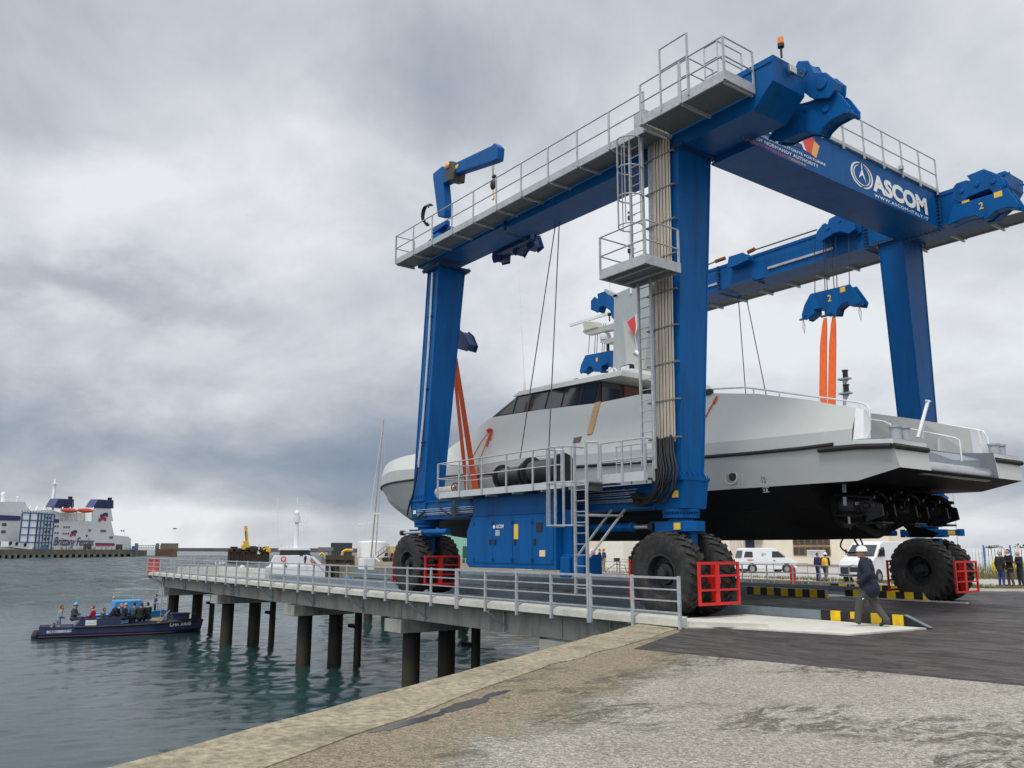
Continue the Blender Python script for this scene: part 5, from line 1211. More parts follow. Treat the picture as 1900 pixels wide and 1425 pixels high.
m = MB(); c = P(1131,596,MY+.2); m.tube(c, c+V((0,0,.25)), .03, 6); m.ball(c+V((0,0,.3)), .09); c = P(1128,643,MY+.2); m.tube(c+V((0,0,-.2)), c+V((0,0,.15)), .07, 8); m.build('mast_light', BLACK, PB)
m = MB(); a = P(1132,545,MY-.02); m.tube(a, a+V((0,0,.5)), .02, 5); a = P(1168,424,MY); b = P(1171,545,MY); m.tube(b, a, .055, 8, r2=.04)
for py in (405,415): pass
for pp in ((1168,399),(1168,461)):
    c = P(*pp, MY-.1); m.tube(c+V((0,0,-.18)), c+V((0,0,.18)), .05, 8); m.box((c.x,c.y-.02,c.z-.12),(c.x+.35,c.y+.02,c.z-.08))
m.build('pole_mast', WHITE, PB)
m = MB()
for pp in ((1168,402),(1168,463)): c = P(*pp, MY-.1); m.tube(c+V((0,0,-.14)), c+V((0,0,.02)), .085, 10); m.tube(c+V((0,0,.16)), c+V((0,0,.2)), .085, 10)
m.build('lantern', BLACK, PB)
m = MB(); pp = [P(1163,598,MY-.3), P(1178,586,MY-.3), P(1180,604,MY-.3), P(1177,624,MY-.3)]; m.prism(pp,(0,.02,0)); m.build('flag', REDD, PB)
m = MB(); pp = [P(1178,586,MY-.3), P(1181,582,MY-.3), P(1183,606,MY-.3), P(1178,624,MY-.3), P(1180,604,MY-.3)]; m.prism(pp,(0,.02,0)); m.tube(P(1178,624,MY-.3), P(1184,655,MY-.3), .01, 4); m.build('flag_halyard', WHITE, PB)
m = MB(); c = P(1160,685,23.0); m.box((c.x-.28,c.y,c.z-.16),(c.x+.28,c.y+.25,c.z+.18)); FL = m.build('searchlight', BLACK, PB, bevel=.04)
m = MB(); m.box((c.x-.23,c.y-.012,c.z-.11),(c.x+.23,c.y-.002,c.z+.13)); m.build('lens', mat('lens_glass',(.75,.78,.8),.15), FL)
m = MB(); c = P(1064,711,22.8); m.box((c.x-.3,c.y,c.z-.1),(c.x+.2,c.y+.2,c.z+.02)); m.box((c.x+.0,c.y,c.z+.02),(c.x+.25,c.y+.15,c.z+.18)); m.build('roof_fitting', BLACK, PB)
m = MB(); c = P(973,720,23.8); m.tube(c+V((0,0,-.1)), c+V((0,0,.35)), .07, 8, r2=.03); m.tube(c+V((0,0,.3)), P(962,480,23.8), .018, 5, r2=.006); m.build('whip_antenna', WHITE, PB)
m = MB(); m.path([P(1126,688,23.2),P(1132,684,23.2),P(1140,683,23.2),P(1146,690,23.2)], .03, 6); m.build('roof_rail', RW, PB)
m = MB(); m.tube(P(1186,660,23.4), P(1180,655,23.4), .09, 10, r2=.13); m.build('horn', STEEL, PB)
# plywood board, vents, porthole, draught marks
def side_y(x, z):     # near side shell between crease and top line
    for a, b in zip(ST, ST[1:]):
        if a[0] <= x <= b[0]:
            t = (x-a[0])/(b[0]-a[0]); cr = (a[5][0]+(b[5][0]-a[5][0])*t, a[5][1]+(b[5][1]-a[5][1])*t); tp = (a[6][0]+(b[6][0]-a[6][0])*t, a[6][1]+(b[6][1]-a[6][1])*t)
            k = (z-cr[1])/(tp[1]-cr[1]); return YC-(cr[0]+(tp[0]-cr[0])*k)
def shell(px, py, d=.02):
    y = 21.8
    for _ in range(6): q = PY(y, px, py); y = side_y(q.x, q.z)
    return q+V((0,-d,-d*.3))
m = MB(); A = [shell(*p, .05) for p in ((1105,747),(1115,744),(1100,804),(1090,806))]; m.prism(A, (0,.04,.01)); m.build('plywood_board', WOOD, PB)
m = MB(); A = [shell(*p, .03) for p in ((1066,812),(1080,809),(1077,820),(1064,822))]; m.prism(A, (0,.03,0)); m.build('vent', mat('vent_brown',(.12,.09,.08),.6), PB)
def hull_y(x, z):
    for a, b in zip(ST, ST[1:]):
        if a[0] <= x <= b[0]:
            t = (x-a[0])/(b[0]-a[0]); lo = [a[3][i]+(b[3][i]-a[3][i])*t for i in (0,1)]; hi = [a[4][i]+(b[4][i]-a[4][i])*t for i in (0,1)]
            k = (z-lo[1])/(hi[1]-lo[1]); return YC-(lo[0]+(hi[0]-lo[0])*k)
def hshell(px, py, d=.012):
    y = 21
    for _ in range(6): q = PY(y, px, py); y = hull_y(q.x, q.z)
    return q+V((0,-d,0))
c = hshell(1357,884.5,0); m = MB(); pr = [(.21,-.03),(.235,-.03),(.235,.0)]
m.lathe([(.205,-.02),(.24,-.02),(.25,.03)],(c.x,c.y,c.z),'y',28); m.build('porthole_ring', BOAT, PB, smooth=True)
m = MB(); m.lathe([(.205,-.012),(.20,-.011),(.12,-.010)],(c.x,c.y,c.z),'y',28); m.build('porthole_liner', mat('liner',(.30,.27,.24),.6), PB)
m = MB(); m.lathe([(.001,-.014),(.135,-.014)],(c.x+.05,c.y,c.z),'y',24); m.build('porthole', BLACK, PB)
m = MB(); c = hshell(1312,893.5,0); m.tube(c+V((0,-.02,0)), c+V((0,.05,0)), .06, 12); m.build('outlet', BLACK, PB)
m = MB(); c = hshell(1357,884.5); 
for a, b in (((-.42,.32),(.42,.32)),((.42,.32),(.42,-.33)),((.42,-.33),(-.35,-.33))): m.tube(c+V((a[0],0,a[1])), c+V((b[0],0,b[1])), .008, 4)
m.build('weld_patch', BOAT, PB)
for i, (tx, py) in enumerate((('16',889),('15',897),('14',904),('13',912))):
    y = YC-3.56+ (i*.035 if i < 2 else .08); q = PY(y-.02, 1413+i*1.6, py)
    lettering('draught_mark', tx, (q.x,y-.025-.0*i,q.z), (1,0,0), (0,.0,1), .13, .075, BLACK if i < 2 else WHT, PB)
    mm = MB(); mm.box((q.x-.04,y-.028,q.z-.024),(q.x+.2,y-.02,q.z-.016)); mm.build('draught_mark', BLACK if i < 1 else WHT, PB)
# water jets
JM = mat('jet_black', (.018,.018,.02), .35, .3, var=.4, vscale=4); AN = mat('zinc_anode', (.45,.46,.46), .4, .5)
for jy in (-1.8, .0, 1.8):
    y = YC+jy; m = MB(); x0 = -14.3
    m.lathe([(.62,x0),(.62,x0+.14),(.50,x0+.16),(.46,x0+.5),(.42,x0+.62),(.52,x0+.66),(.52,x0+.78),(.44,x0+.80),(.40,x0+1.1),(.36,x0+1.12),(.34,x0+.9),(.001,x0+.8)],(0,y,3.02),'x',28)
    m.lathe([(.42,x0+.85),(.40,x0+1.1),(.37,x0+1.22),(.32,x0+1.18)],(0,y,2.98),'x',20)
    for s_ in (-1, 1):
        m.tube((x0+.1,y+s_*.55,3.35),(x0+1.25,y+s_*.42,3.22),.05,8); m.tube((x0+.1,y+s_*.62,2.75),(x0+.9,y+s_*.5,2.72),.04,8)
        m.ball((x0+1.0,y+s_*.50,3.0), (.10,.06,.10), 8, 6)
    m.tube((x0+.1,y-.15,3.52),(x0+.9,y-.15,3.42),.06,8); m.tube((x0+.1,y+.2,3.5),(x0+1.0,y+.2,3.40),.045,8)
    for k in range(12): a = 2*math.pi*k/12; m.tube((x0+.14,y+.64*math.cos(a),3.02+.64*math.sin(a)),(x0+.19,y+.64*math.cos(a),3.02+.64*math.sin(a)),.03,6)
    J = m.build('water_jet', JM, PB, smooth=True)
    m = MB(); m.prism([(x0+.9,y-.36,2.55),(x0+1.45,y-.34,2.70),(x0+1.40,y-.34,3.05),(x0+.9,y-.36,3.2)],(0,.05,0)); m.prism([(x0+.9,y+.31,2.55),(x0+1.45,y+.29,2.70),(x0+1.40,y+.29,3.05),(x0+.9,y+.31,3.2)],(0,.05,0)); m.box((x0+.9,y-.31,2.5),(x0+1.35,y+.31,2.56)); m.build('reversing_bucket', JM, J, bevel=.02)
    m = MB(); rng = random.Random(int(jy*10))
    for k in range(9): a = rng.uniform(.2, 2.9); m.path([(x0+.05,y+.75*math.cos(a),3.1+.45*math.sin(a)),(x0+.4,y+.62*math.cos(a+.3),3.1+.45*math.sin(a+.3)),(x0+.8,y+.5*math.cos(a+.6),3.1+.36*math.sin(a+.6))], .018, 5)
    m.build('hose', HOSE, J)
    m = MB(); m.box((x0+.8,y-.66,3.02),(x0+.83,y-.50,3.10)); m.build('anode', AN, J); m = MB(); m.box((x0+.5,y-.6,2.5),(x0+.56,y-.57,2.7)); m.build('anode', AN, J)
m = MB(); m.prism([(-14.2,YC+1.3,2.6),(-13.2,YC+1.45,2.3),(-13.5,YC+1.6,2.15),(-14.2,YC+1.6,2.2)],(0,.06,0)); m.build('hull_fin', BOATB, PB)
for (px, py) in ((1567,906),(1568,930)):
    c = PY(21.9, px, py); m = MB(); m.box((c.x-.05,c.y-.02,c.z-.12),(c.x+.05,c.y,c.z+.12)); m.build('anode', AN, PB)
# orange tie-down ropes on the superstructure
m = MB(); a = shell(910,799); 
for pts in (((912,797),(893,820),(875,852),(868,880),(862,905)),((914,797),(905,815),(892,850),(884,880),(882,905))):
    q = [shell(*p) if p[1] < 880 else PY(20.9,*p) for p in pts]; m.path(q, .022, 5)
m.build('tie_rope', mat('pale_orange',(.75,.28,.14),.8), PB)
m = MB(); m.ball(shell(910,798,.06), (.22,.07,.1)); m.beam(shell(912,800,.05), shell(905,828,.05), .07, .03); m.beam(shell(915,800,.05), shell(911,816,.05), .06, .03); m.build('strap_knot', ORANGED, PB)
m = MB(); m.beam(shell(1330,735), shell(1308,775), .10,.02); m.beam(shell(1332,735), shell(1326,750), .07,.02); m.beam(shell(1308,775), shell(1306,795), .06,.02); m.build('strap', ORANGE, PB)
m = MB(); c = P(1316,727,21.8); m.box((c.x-.15,c.y-.1,c.z-.1),(c.x+.1,c.y+.1,c.z+.08)); m.build('camera_box', BLACK, PB)
m = MB(); c = PY(20.9,876,895); m.box((c.x-.15,c.y,c.z-.3),(c.x+.3,c.y+.3,c.z+.3)); m.build('wood_block', WOOD, PB)
m = MB(); c = P(730,878,24.0); m.tube(c+V((0,0,-.2)), c+V((0,0,.15)), .2, 12); m.build('bow_bollard', BOL, PB)
m = MB(); a = P(895,812,22.1); m.path([a, a+V((.05,0,.25)), a+V((.3,0,.35))], .02, 5); m.build('roof_rail', RW, PB)
for s_ in ST[1:5]: pass
print('bow check', [tuple(round(v,2) for v in PY(YC,*p)) for p in ((714.7,919),(716,891),(720,886.5),(732.5,872.6),(746,864),(716,934),(731,953),(745,963.7),(763,976))], [tuple(round(v,2) for v in PY(22.3,*p)) for p in ((772.6,857),(831,842.5),(868,842),(918,776),(947,744),(1105,712),(1105,708),(1118,745),(1190,733),(1212,735),(1310,733),(1390,731),(1600,757),(955.8,736),(973,728.6),(1123.8,695.8))])

# ------------------------------------------------------------------ people
CM = {}
def cmat(col):
    if col not in CM: CM[col] = mat('cloth_%d' % len(CM), col, .85, var=.18, vscale=9, bump=.35, bscale=18)
    return CM[col]
def remesh(mb, voxel, sm=3):
    me = bpy.data.meshes.new('tmp'); me.from_pydata([tuple(v) for v in mb.v], [], mb.f); o = bpy.data.objects.new('tmp', me); COL.objects.link(o)
    r_ = o.modifiers.new('r', 'REMESH'); r_.mode = 'VOXEL'; r_.voxel_size = voxel
    s_ = o.modifiers.new('s', 'SMOOTH'); s_.factor = .5; s_.iterations = sm
    bpy.context.view_layer.update(); out = bpy.data.meshes.new_from_object(o.evaluated_get(bpy.context.evaluated_depsgraph_get()))
    bpy.data.objects.remove(o); bpy.data.meshes.remove(me); return out
def segd(p, a, b):
    ab = b-a; t = max(0, min(1, (p-a).dot(ab)/max(ab.length_squared, 1e-9))); return (p-(a+ab*t)).length
POSE = {
 'stand': dict(pel=(0,0,.97), che=(0,0,1.32), nek=(.01,0,1.50), hed=(.03,0,1.645), sh=[(0,.19,1.43),(0,-.19,1.43)], el=[(-.03,.26,1.14),(-.03,-.26,1.14)], wr=[(.06,.27,.89),(.06,-.27,.89)], kn=[(.03,.11,.52),(.03,-.11,.52)], an=[(-.02,.12,.09),(-.02,-.12,.09)]),
 'fold': dict(pel=(0,0,.97), che=(-.01,0,1.32), nek=(.01,0,1.50), hed=(.03,0,1.645), sh=[(0,.19,1.43),(0,-.19,1.43)], el=[(.04,.27,1.16),(.04,-.27,1.16)], wr=[(.22,.0,1.22),(.23,.02,1.17)], kn=[(.03,.12,.52),(.03,-.12,.52)], an=[(-.02,.16,.09),(-.02,-.16,.09)]),
 'walk': dict(pel=(0,0,.93), che=(.03,0,1.29), nek=(.06,0,1.47), hed=(.10,0,1.61), sh=[(.03,.20,1.40),(.03,-.20,1.40)], el=[(-.08,.28,1.15),(.0,-.27,1.12)], wr=[(.12,.27,.98),(.22,-.20,1.02)], kn=[(.20,.10,.50),(-.06,-.10,.50)], an=[(.27,.10,.11),(-.30,-.10,.13)]),
 'sit': dict(pel=(0,0,.50), che=(.03,0,.86), nek=(.06,0,1.04), hed=(.10,0,1.18), sh=[(.04,.19,.97),(.04,-.19,.97)], el=[(.12,.26,.72),(.12,-.26,.72)], wr=[(.34,.14,.68),(.34,-.14,.68)], kn=[(.44,.14,.52),(.44,-.14,.52)], an=[(.42,.14,.09),(.42,-.14,.09)]),
 'lean': dict(pel=(0,0,.55), che=(.18,0,.86), nek=(.36,0,1.0), hed=(.50,0,1.08), sh=[(.28,.19,.95),(.28,-.19,.95)], el=[(.34,.24,.70),(.34,-.24,.70)], wr=[(.5,.14,.60),(.5,-.14,.60)], kn=[(.40,.14,.52),(.40,-.14,.52)], an=[(.35,.14,.09),(.35,-.14,.09)]),
 'kneel': dict(pel=(0,0,.48), che=(.06,0,.83), nek=(.09,0,1.01), hed=(.13,0,1.15), sh=[(.07,.18,.94),(.07,-.18,.94)], el=[(.02,.25,.68),(.06,-.25,.68)], wr=[(.22,.2,.58),(.24,-.2,.58)], kn=[(.10,.11,.08),(.10,-.11,.08)], an=[(-.32,.11,.08),(-.32,-.11,.08)]),
}
def person(label, loc, heading, pose='stand', top=(.02,.02,.03), bottom=(.03,.03,.05), shoes=(.015,.013,.012), hair=(.05,.035,.025), hat=None, fat=1.0, scale=1.0, coat=0.0, vest=None, voxel=.017, fingers=False, group=None, tweak=None, collar=None, seated_base=0, bald=False, bulk=1.14):
    T = thing('person', label, 'person', loc, heading, group); T.scale = (scale,)*3
    J = dict(POSE[pose]); 
    if tweak: J.update(tweak)
    g = {k: (V(v) if isinstance(v, tuple) else [V(x) for x in v]) for k, v in J.items()}
    m = MB(); bones = []
    def cap(a, b, ra, rb, tag, n=12):
        m.tube(a, b, ra, n, r2=rb); m.ball(a, ra, 12, 8); m.ball(b, rb, 12, 8); bones.append((a, b, (ra+rb)/2, tag))
    pel, che, nek, hed = g['pel'], g['che'], g['nek'], g['hed']
    up = (nek-pel).normalized(); fwd = V((1,0,0)); fwd = (fwd-up*fwd.dot(up)).normalized(); side = up.cross(fwd)
    def slab(c, rx, ry, rz_, tag):
        mm = MB(); mm.ball((0,0,0), 1, 16, 10)
        m.add([c+fwd*(v[0]*rx)+side*(v[1]*ry)+up*(v[2]*rz_) for v in mm.v], mm.f); bones.append((c-side*ry*.6, c+side*ry*.6, rx*.8, tag))
    slab(pel, .135*fat, .185*fat**.7, .15, 'b' if not coat else 't'); slab((pel+che)/2+fwd*.02*(fat>1.05), .135*fat, .175*fat**.8, .20, 't'); slab(che, .135*fat**.6, .195, .21, 't'); slab(che+up*.08, .10, .205, .10, 't')
    cap(nek-up*.08, hed-up*.05, .062, .058, 's')
    bones[-1] = (nek+up*.01, hed-up*.05, .06, 's')
    # head with brow, nose, chin, ears
    mm = MB(); mm.ball((0,0,0), 1, 16, 12); hf = V((1,0,0)); hs = V((0,1,0))
    m.add([hed+V((v[0]*.098, v[1]*.076*(1-.12*max(0,-v[2])), v[2]*.122)) for v in mm.v], mm.f); bones.append((hed-V((0,0,.05)), hed+V((0,0,.06)), .09, 's'))
    m.ball(hed+V((.062,0,-.075)), (.038,.036,.035), 8, 6); m.tube(hed+V((.085,0,.025)), hed+V((.112,0,-.022)), .011, 8, r2=.017); m.ball(hed+V((.11,0,-.024)), .016, 8, 6)
    m.ball(hed+V((.088,0,-.058)), (.016,.024,.010), 8, 6)
    for s in (1, -1): m.ball(hed+V((-.002,s*.080,-.008)), (.022,.014,.034), 8, 6)
    for i in (0, 1):
        sgn = 1 if i == 0 else -1
        sh, el, wr, kn, an = g['sh'][i], g['el'][i], g['wr'][i], g['kn'][i], g['an'][i]
        cap(che+up*.09, sh, .085, .078, 't'); cap(sh, el, .070*bulk, .055*bulk, 't'); cap(el, wr, .055*bulk, .042*bulk, 't')
        d = (wr-el).normalized(); pal = wr+d*.06
        if not fingers:
            cap(wr+d*.02, pal, .030, .032, 's'); 
            for k in range(4): q = pal+d*.02+side*sgn*(k-1.5)*.016; m.tube(q, q+d*.065-fwd*0+V((0,0,-.012)), .009, 6, r2=.007)
            m.tube(pal-side*sgn*.03, pal-side*sgn*.045+d*.035, .011, 6, r2=.008); bones.append((pal, pal+d*.08, .03, 's'))
        else:
            lat = V((0,0,1)) if abs(d.z) < .6 else fwd; lat = (lat-d*lat.dot(d)).normalized(); nrm = d.cross(lat)
            cap(wr+d*.015, pal, .028, .030, 's'); m.ball(pal, (.036,.036,.036), 10, 8)
            for k, ln in enumerate((.070,.080,.075,.058)):
                q = pal+d*.02+lat*(k-1.5)*.019*-1; q2 = q+d*ln*.5+nrm*.008*sgn; q3 = q2+d*ln*.30+nrm*.022*sgn; q4 = q3+d*ln*.10+nrm*.022*sgn
                m.tube(q, q2, .0098, 8, r2=.009); m.ball(q2, .009, 8, 6); m.tube(q2, q3, .009, 8, r2=.008); m.ball(q3, .008, 8, 6); m.tube(q3, q4, .008, 8, r2=.0065); m.ball(q4, .0065, 8, 6)
            q = pal-d*.015+lat*.030; q2 = q+lat*.022+d*.030; q3 = q2+d*.028+nrm*.008*sgn; m.tube(q, q2, .013, 8, r2=.010); m.ball(q2,.010,8,6); m.tube(q2, q3, .010, 8, r2=.008); m.ball(q3, .008, 8, 6)
            bones.append((pal, pal+d*.09, .03, 's'))
        hp = pel+V((0,sgn*.095,-.04)); cap(hp, kn, .092*fat**.5*bulk**.6, .066*bulk, 'b'); cap(kn, an+V((0,0,.02)), .064*bulk, .052*bulk, 'b')
        if pose == 'kneel': toe = an+V((-.10,0,-.02))
        elif pose == 'walk' and i == 1: toe = an+V((.13,0,-.09))
        elif pose == 'walk': toe = an+V((.19,0,.01))
        else: toe = an+V((.17,sgn*.03,-.035))
        cap(an, toe, .046, .038, 'f'); 
        if pose != 'kneel': m.ball(an+V((-.03,0,-.035)), (.05,.04,.04), 8, 6)
    if coat:
        for s in (-1, 1): pass
        slab(pel-up*.10, .15*fat, .20*fat**.7, .20+coat, 't'); bones[-1] = (pel-up*(.08+coat)-side*.1, pel-up*(.08+coat)+side*.1, .13, 't')
    me = remesh(m, voxel)
    tags = {'t': 0, 'b': 1, 's': 2, 'f': 3}
    for c in (top, bottom): me.materials.append(cmat(c))
    me.materials.append(SKIN); me.materials.append(cmat(shoes))
    for p in me.polygons:
        c = p.center; best = min(bones, key=lambda b: segd(c, b[0], b[1])-b[2]); p.material_index = tags[best[3]]
        p.use_smooth = True
    o = bpy.data.objects.new('body', me); COL.objects.link(o); o.parent = T
    if hat:
        h = MB(); n = 18; vs = []
        prof = [(.125,-.005),(.122,.03),(.108,.075),(.075,.11),(.03,.126),(.001,.128)]
        h.lathe([(r_, z) for r_, z in prof], tuple(hed+V((-.005,0,.045))), 'z', n)
        for k in range(n): a0, a1 = 2*math.pi*k/n, 2*math.pi*(k+1)/n; c0 = hed+V((-.005,0,.04)); f = lambda a, r_: c0+V((r_*math.cos(a)*(1.12 if math.cos(a) > .3 else 1), r_*math.sin(a), -.002-.012*max(0,math.cos(a)))); h.quad(f(a0,.118), f(a1,.118), f(a1,.148), f(a0,.148)); h.quad(f(a0,.118)+V((0,0,.006)), f(a0,.148)+V((0,0,.005)), f(a1,.148)+V((0,0,.005)), f(a1,.118)+V((0,0,.006)))
        h.build('helmet', mat('helmet', hat, .35, var=.03), T, local=True, smooth=True)
    if not bald:
        h = MB(); mm = MB(); mm.ball((0,0,0), 1, 16, 10); kept = {}
        vs = []; 
        pts = [hed+V((v[0]*.108-.012, v[1]*.089, v[2]*.128+.012)) for v in mm.v]
        fs = [f for f in mm.f if all((mm.v[i][2] > (.42 if mm.v[i][0] > -.05 else -.35)) for i in f)]
        h.add(pts, fs); h.add([hed+(p-hed)*.93 for p in pts], [f[::-1] for f in fs])
        if not hat or True: h.build('hair', cmat(hair), T, local=True, smooth=True)
    if vest:
        h = MB(); c = che-up*.02
        def ringv(cc, rx, ry, k): return [cc+fwd*(rx*math.cos(2*math.pi*i/20))+side*(ry*math.sin(2*math.pi*i/20)) for i in range(20)]
        R_ = [ringv(pel+up*.02,.165*fat,.215*fat**.7,0), ringv(che-up*.1,.17*fat**.6,.215,0), ringv(che+up*.05,.155,.225,0), ringv(che+up*.155,.09,.16,0)]
        vs = [p for r_ in R_ for p in r_]; h.add(vs, [(a*20+i, a*20+(i+1)%20, (a+1)*20+(i+1)%20, (a+1)*20+i) for a in range(3) for i in range(20)])
        h.build('vest', cmat(vest), T, local=True, smooth=True)
    if collar:
        h = MB(); h.lathe([(.095,-.05),(.085,.0),(.078,.03),(.088,.03),(.10,-.05)], tuple(nek+V((0,0,.02))), 'z', 16); h.build('collar', cmat(collar), T, local=True, smooth=True)
    return T
NAVYC = (.012,.016,.035); BLK = (.012,.012,.014); OVER = (.03,.04,.17)
H_SEA = math.pi; rgt = math.atan2(.80,.598)      # heading seaward; heading to the photo's right
q = PZ(.041, 1622, 1162)
WMAN = person('man in a white helmet and dark navy jacket walking past the striped wheel guide', (q.x,q.y-.1,.041), math.pi+.30, 'walk', NAVYC, (.075,.070,.062), (.03,.026,.022), (.25,.24,.22), hat=(.85,.85,.85), fat=1.5, bulk=1.48, scale=1.03, coat=.05, voxel=.0105, fingers=True, collar=NAVYC)
m = MB(); m.box((-.25,.30,.72),(-.20,.33,.76)); 
m = MB(); m.beam((.08,.175,.62),(.11,.18,.60),.10,.02); m.build('pocket_patch', WHITE, WMAN, local=True)
def at_ground(px, py, z=0): q = PZ(z, px, py); return (q.x, q.y, z)
person('grey haired man in dark jacket and bright blue trousers', at_ground(1860,1089), rgt+.3, 'stand', (.02,.02,.024), (.03,.04,.20), hair=(.35,.33,.30), scale=1.0, coat=.02)
person('dark haired man in a long dark coat with a white scarf, arms folded', at_ground(1877,1089), rgt+math.pi*.55+1.5, 'fold', BLK, (.085,.07,.065), hair=(.03,.02,.015), scale=1.05, coat=.14, collar=(.7,.7,.72))
person('bald man in navy suit with folded arms', at_ground(1896,1089.5), rgt+math.pi*.55+1.4, 'fold', NAVYC, NAVYC, hair=(.3,.28,.26), bald=True, scale=1.0)
person('man in plain navy blue overalls standing with his back to the cream hall', at_ground(1519,1079), rgt-.9+1.2, 'stand', (.03,.03,.10), (.03,.03,.10), hair=(.05,.04,.03), scale=.93)
person('man in a yellow safety vest and white helmet beside the blue overalls', at_ground(1533,1079), rgt+.9, 'walk', BLK, (.13,.125,.12), hat=(.8,.8,.8), vest=(.85,.50,.02), scale=.93)
person('man in a black suit talking in front of the white container', at_ground(1113,1059), rgt, 'stand', BLK, BLK, hair=(.03,.02,.02), scale=1.05)
person('man in a blue jacket and khaki trousers in front of the white container', at_ground(1121,1060.5), rgt+2.6, 'stand', (.035,.04,.17), (.33,.21,.10), hair=(.06,.045,.03), scale=1.05, fat=1.1)

# ------------------------------------------------------------------ work boat with its passengers
WLv = -3.3
hd = R(80.5); a = PZ(WLv,70,1186)+V((-math.sin(hd),math.cos(hd),0))*1.15+V((0,0,0)); LEN = 9.0
WB = thing('workboat', 'low dark blue workboat full of seated passengers beside the pier head', 'workboat', tuple(a), hd)
NV = mat('hull_navy', (.024,.038,.115), .45, var=.25, dirt=(.05,.05,.06), dscale=2); NVD = mat('deck_navy', (.012,.018,.05), .6, var=.3)
def bt(u): # half beam, sheer height
    return (1.15*(1-max(0,(u-.62)/.38)**2.2)+.02, .60+.22*max(0,u-.25)**1.6)
m = MB(); nU = 22; rows = []
for i in range(nU+1):
    u = i/nU; hb, sh = bt(u); x = u*LEN; xb = x-.35*u**6
    rows.append([(xb-(.9*max(0,u-.8)/.2 if u > .8 else 0), 0, -.35), (xb-(.6*max(0,u-.8)/.2 if u > .8 else 0), -hb*.86, -.1), (x-.1*u**4, -hb, .22), (x,-hb,sh), (x,-hb+.10 if hb > .2 else 0,sh), (x, -hb*.8+.02, sh-.12)])
for sg in (1, -1):
    vs = [(p[0], p[1]*sg, p[2]) for r_ in rows for p in r_]
    for k in range(5):
        m.mi = 0 if k < 3 else 1
        m.add(vs, [((i*6+k, (i+1)*6+k, (i+1)*6+k+1, i*6+k+1) if sg > 0 else (i*6+k, i*6+k+1, (i+1)*6+k+1, (i+1)*6+k)) for i in range(nU)])
m.mi = 1
for i in range(nU): 
    (x0,y0,z0), (x1,y1,z1) = rows[i][5], rows[i+1][5]; zz = .30
    m.quad((x0,y0,zz if x0 < LEN*.75 else z0),(x1,y1,zz if x0 < LEN*.75 else z1),(x1,-y1,zz if x0 < LEN*.75 else z1),(x0,-y0,zz if x0 < LEN*.75 else z0))
m.mi = 0; r0_ = rows[0]; m.quad((0,-r0_[3][1],r0_[3][2]),(0,r0_[3][1],r0_[3][2]),(0,r0_[1][1],-.1),(0,-r0_[1][1],-.1))
m.build('hull', [NV, NVD], WB, local=True)
m = MB(); m.path([(u*LEN, -bt(u)[0]-.03, bt(u)[1]-.03) for u in [k/20 for k in range(4,20)]], .06, 7); m.path([(u*LEN, bt(u)[0]+.03, bt(u)[1]-.03) for u in [k/20 for k in range(4,20)]], .06, 7)
m.build('rubbing_strake', FEND, WB, local=True, smooth=True)
m = MB(); m.path([(u*LEN, -bt(u)[0]*1.0-.004, .10) for u in [k/20 for k in range(0,17)]], .022, 5); m.build('boot_stripe', mat('stripe_rust',(.16,.035,.025),.6), WB, local=True)
m = MB(); m.prism([(LEN*.195,-1.12,.6),(LEN*.24,-1.12,.98),(LEN*.47,-1.12,1.10),(LEN*.47,-1.12,.62)],(0,.06,0)); m.prism([(LEN*.195,1.06,.6),(LEN*.24,1.06,.98),(LEN*.47,1.06,1.10),(LEN*.47,1.06,.62)],(0,.06,0)); m.quad((LEN*.195,-1.1,.6),(LEN*.24,-1.1,.98),(LEN*.24,1.1,.98),(LEN*.195,1.1,.6)); m.box((LEN*.3,-.5,.3),(LEN*.44,.5,.98)); m.build('coaming', NV, WB, local=True)
m = MB(); m.box((LEN*.26,-1.135,.66),(LEN*.325,-1.122,.95)); PL = m.build('plaque', WHITE, WB, local=True)
m = MB(); m.path([(LEN*.27+k*.055,-1.138,.75+.05*math.sin(k*.9)+.01*k) for k in range(10)], .008, 4); m.build('plaque_drawing', GALVD, WB, local=True)
m = MB(); m.box((LEN*.79,-.45,.78),(LEN*.9,.45,1.08)); m.box((LEN*.785,-.5,1.08),(LEN*.905,.5,1.16)); m.tube((LEN*.93,0,.9),(LEN*.93,0,1.12),.09,8); m.tube((LEN*.945,-.12,1.05),(LEN*.945,.12,1.05),.04,6); m.build('fore_locker', NV, WB, local=True, bevel=.02)
m = MB(); m.box((.9,-.9,.3),(LEN*.19,.9,.5)); m.box((LEN*.5,-.95,.3),(LEN*.74,-.35,.62)); m.box((LEN*.5,.35,.3),(LEN*.74,.95,.62)); m.box((LEN*.58,-.9,.62),(LEN*.75,.9,.70)); m.build('bench', NVD, WB, local=True)
m = MB(); m.ball((-.15,-.6,.1), (.22,.3,.28)); m.ball((-.15,.6,.1), (.22,.3,.28)); m.build('stern_fender', RUBBER, WB, local=True, smooth=True)
m = MB(); m.lathe([(.10,-.06),(.2,-.06),(.2,.06),(.10,.06)],(.75,-.5,.62),'x',14); m.build('tyre_fender', RUBBER, WB, local=True)
m = MB()
for k in range(5): m.path([(LEN*.70+.5*math.cos(t)*(1-.1*k), .1+.4*math.sin(t)*(1-.1*k), .75+.03*k) for t in [2*math.pi*j/14 for j in range(15)]], .03, 5)
m.build('rope_coil', mat('rope_tan',(.30,.24,.14),.9), WB, local=True)
m = MB(); m.tube((LEN*.70,-1.0,.62),(LEN*.77,-.5,1.35),.02,6); m.box((LEN*.69,-1.06,.5),(LEN*.70,-.9,.72)); m.build('oar', GALV, WB, local=True)
RZ = Matrix.Rotation(hd, 4, 'Z')
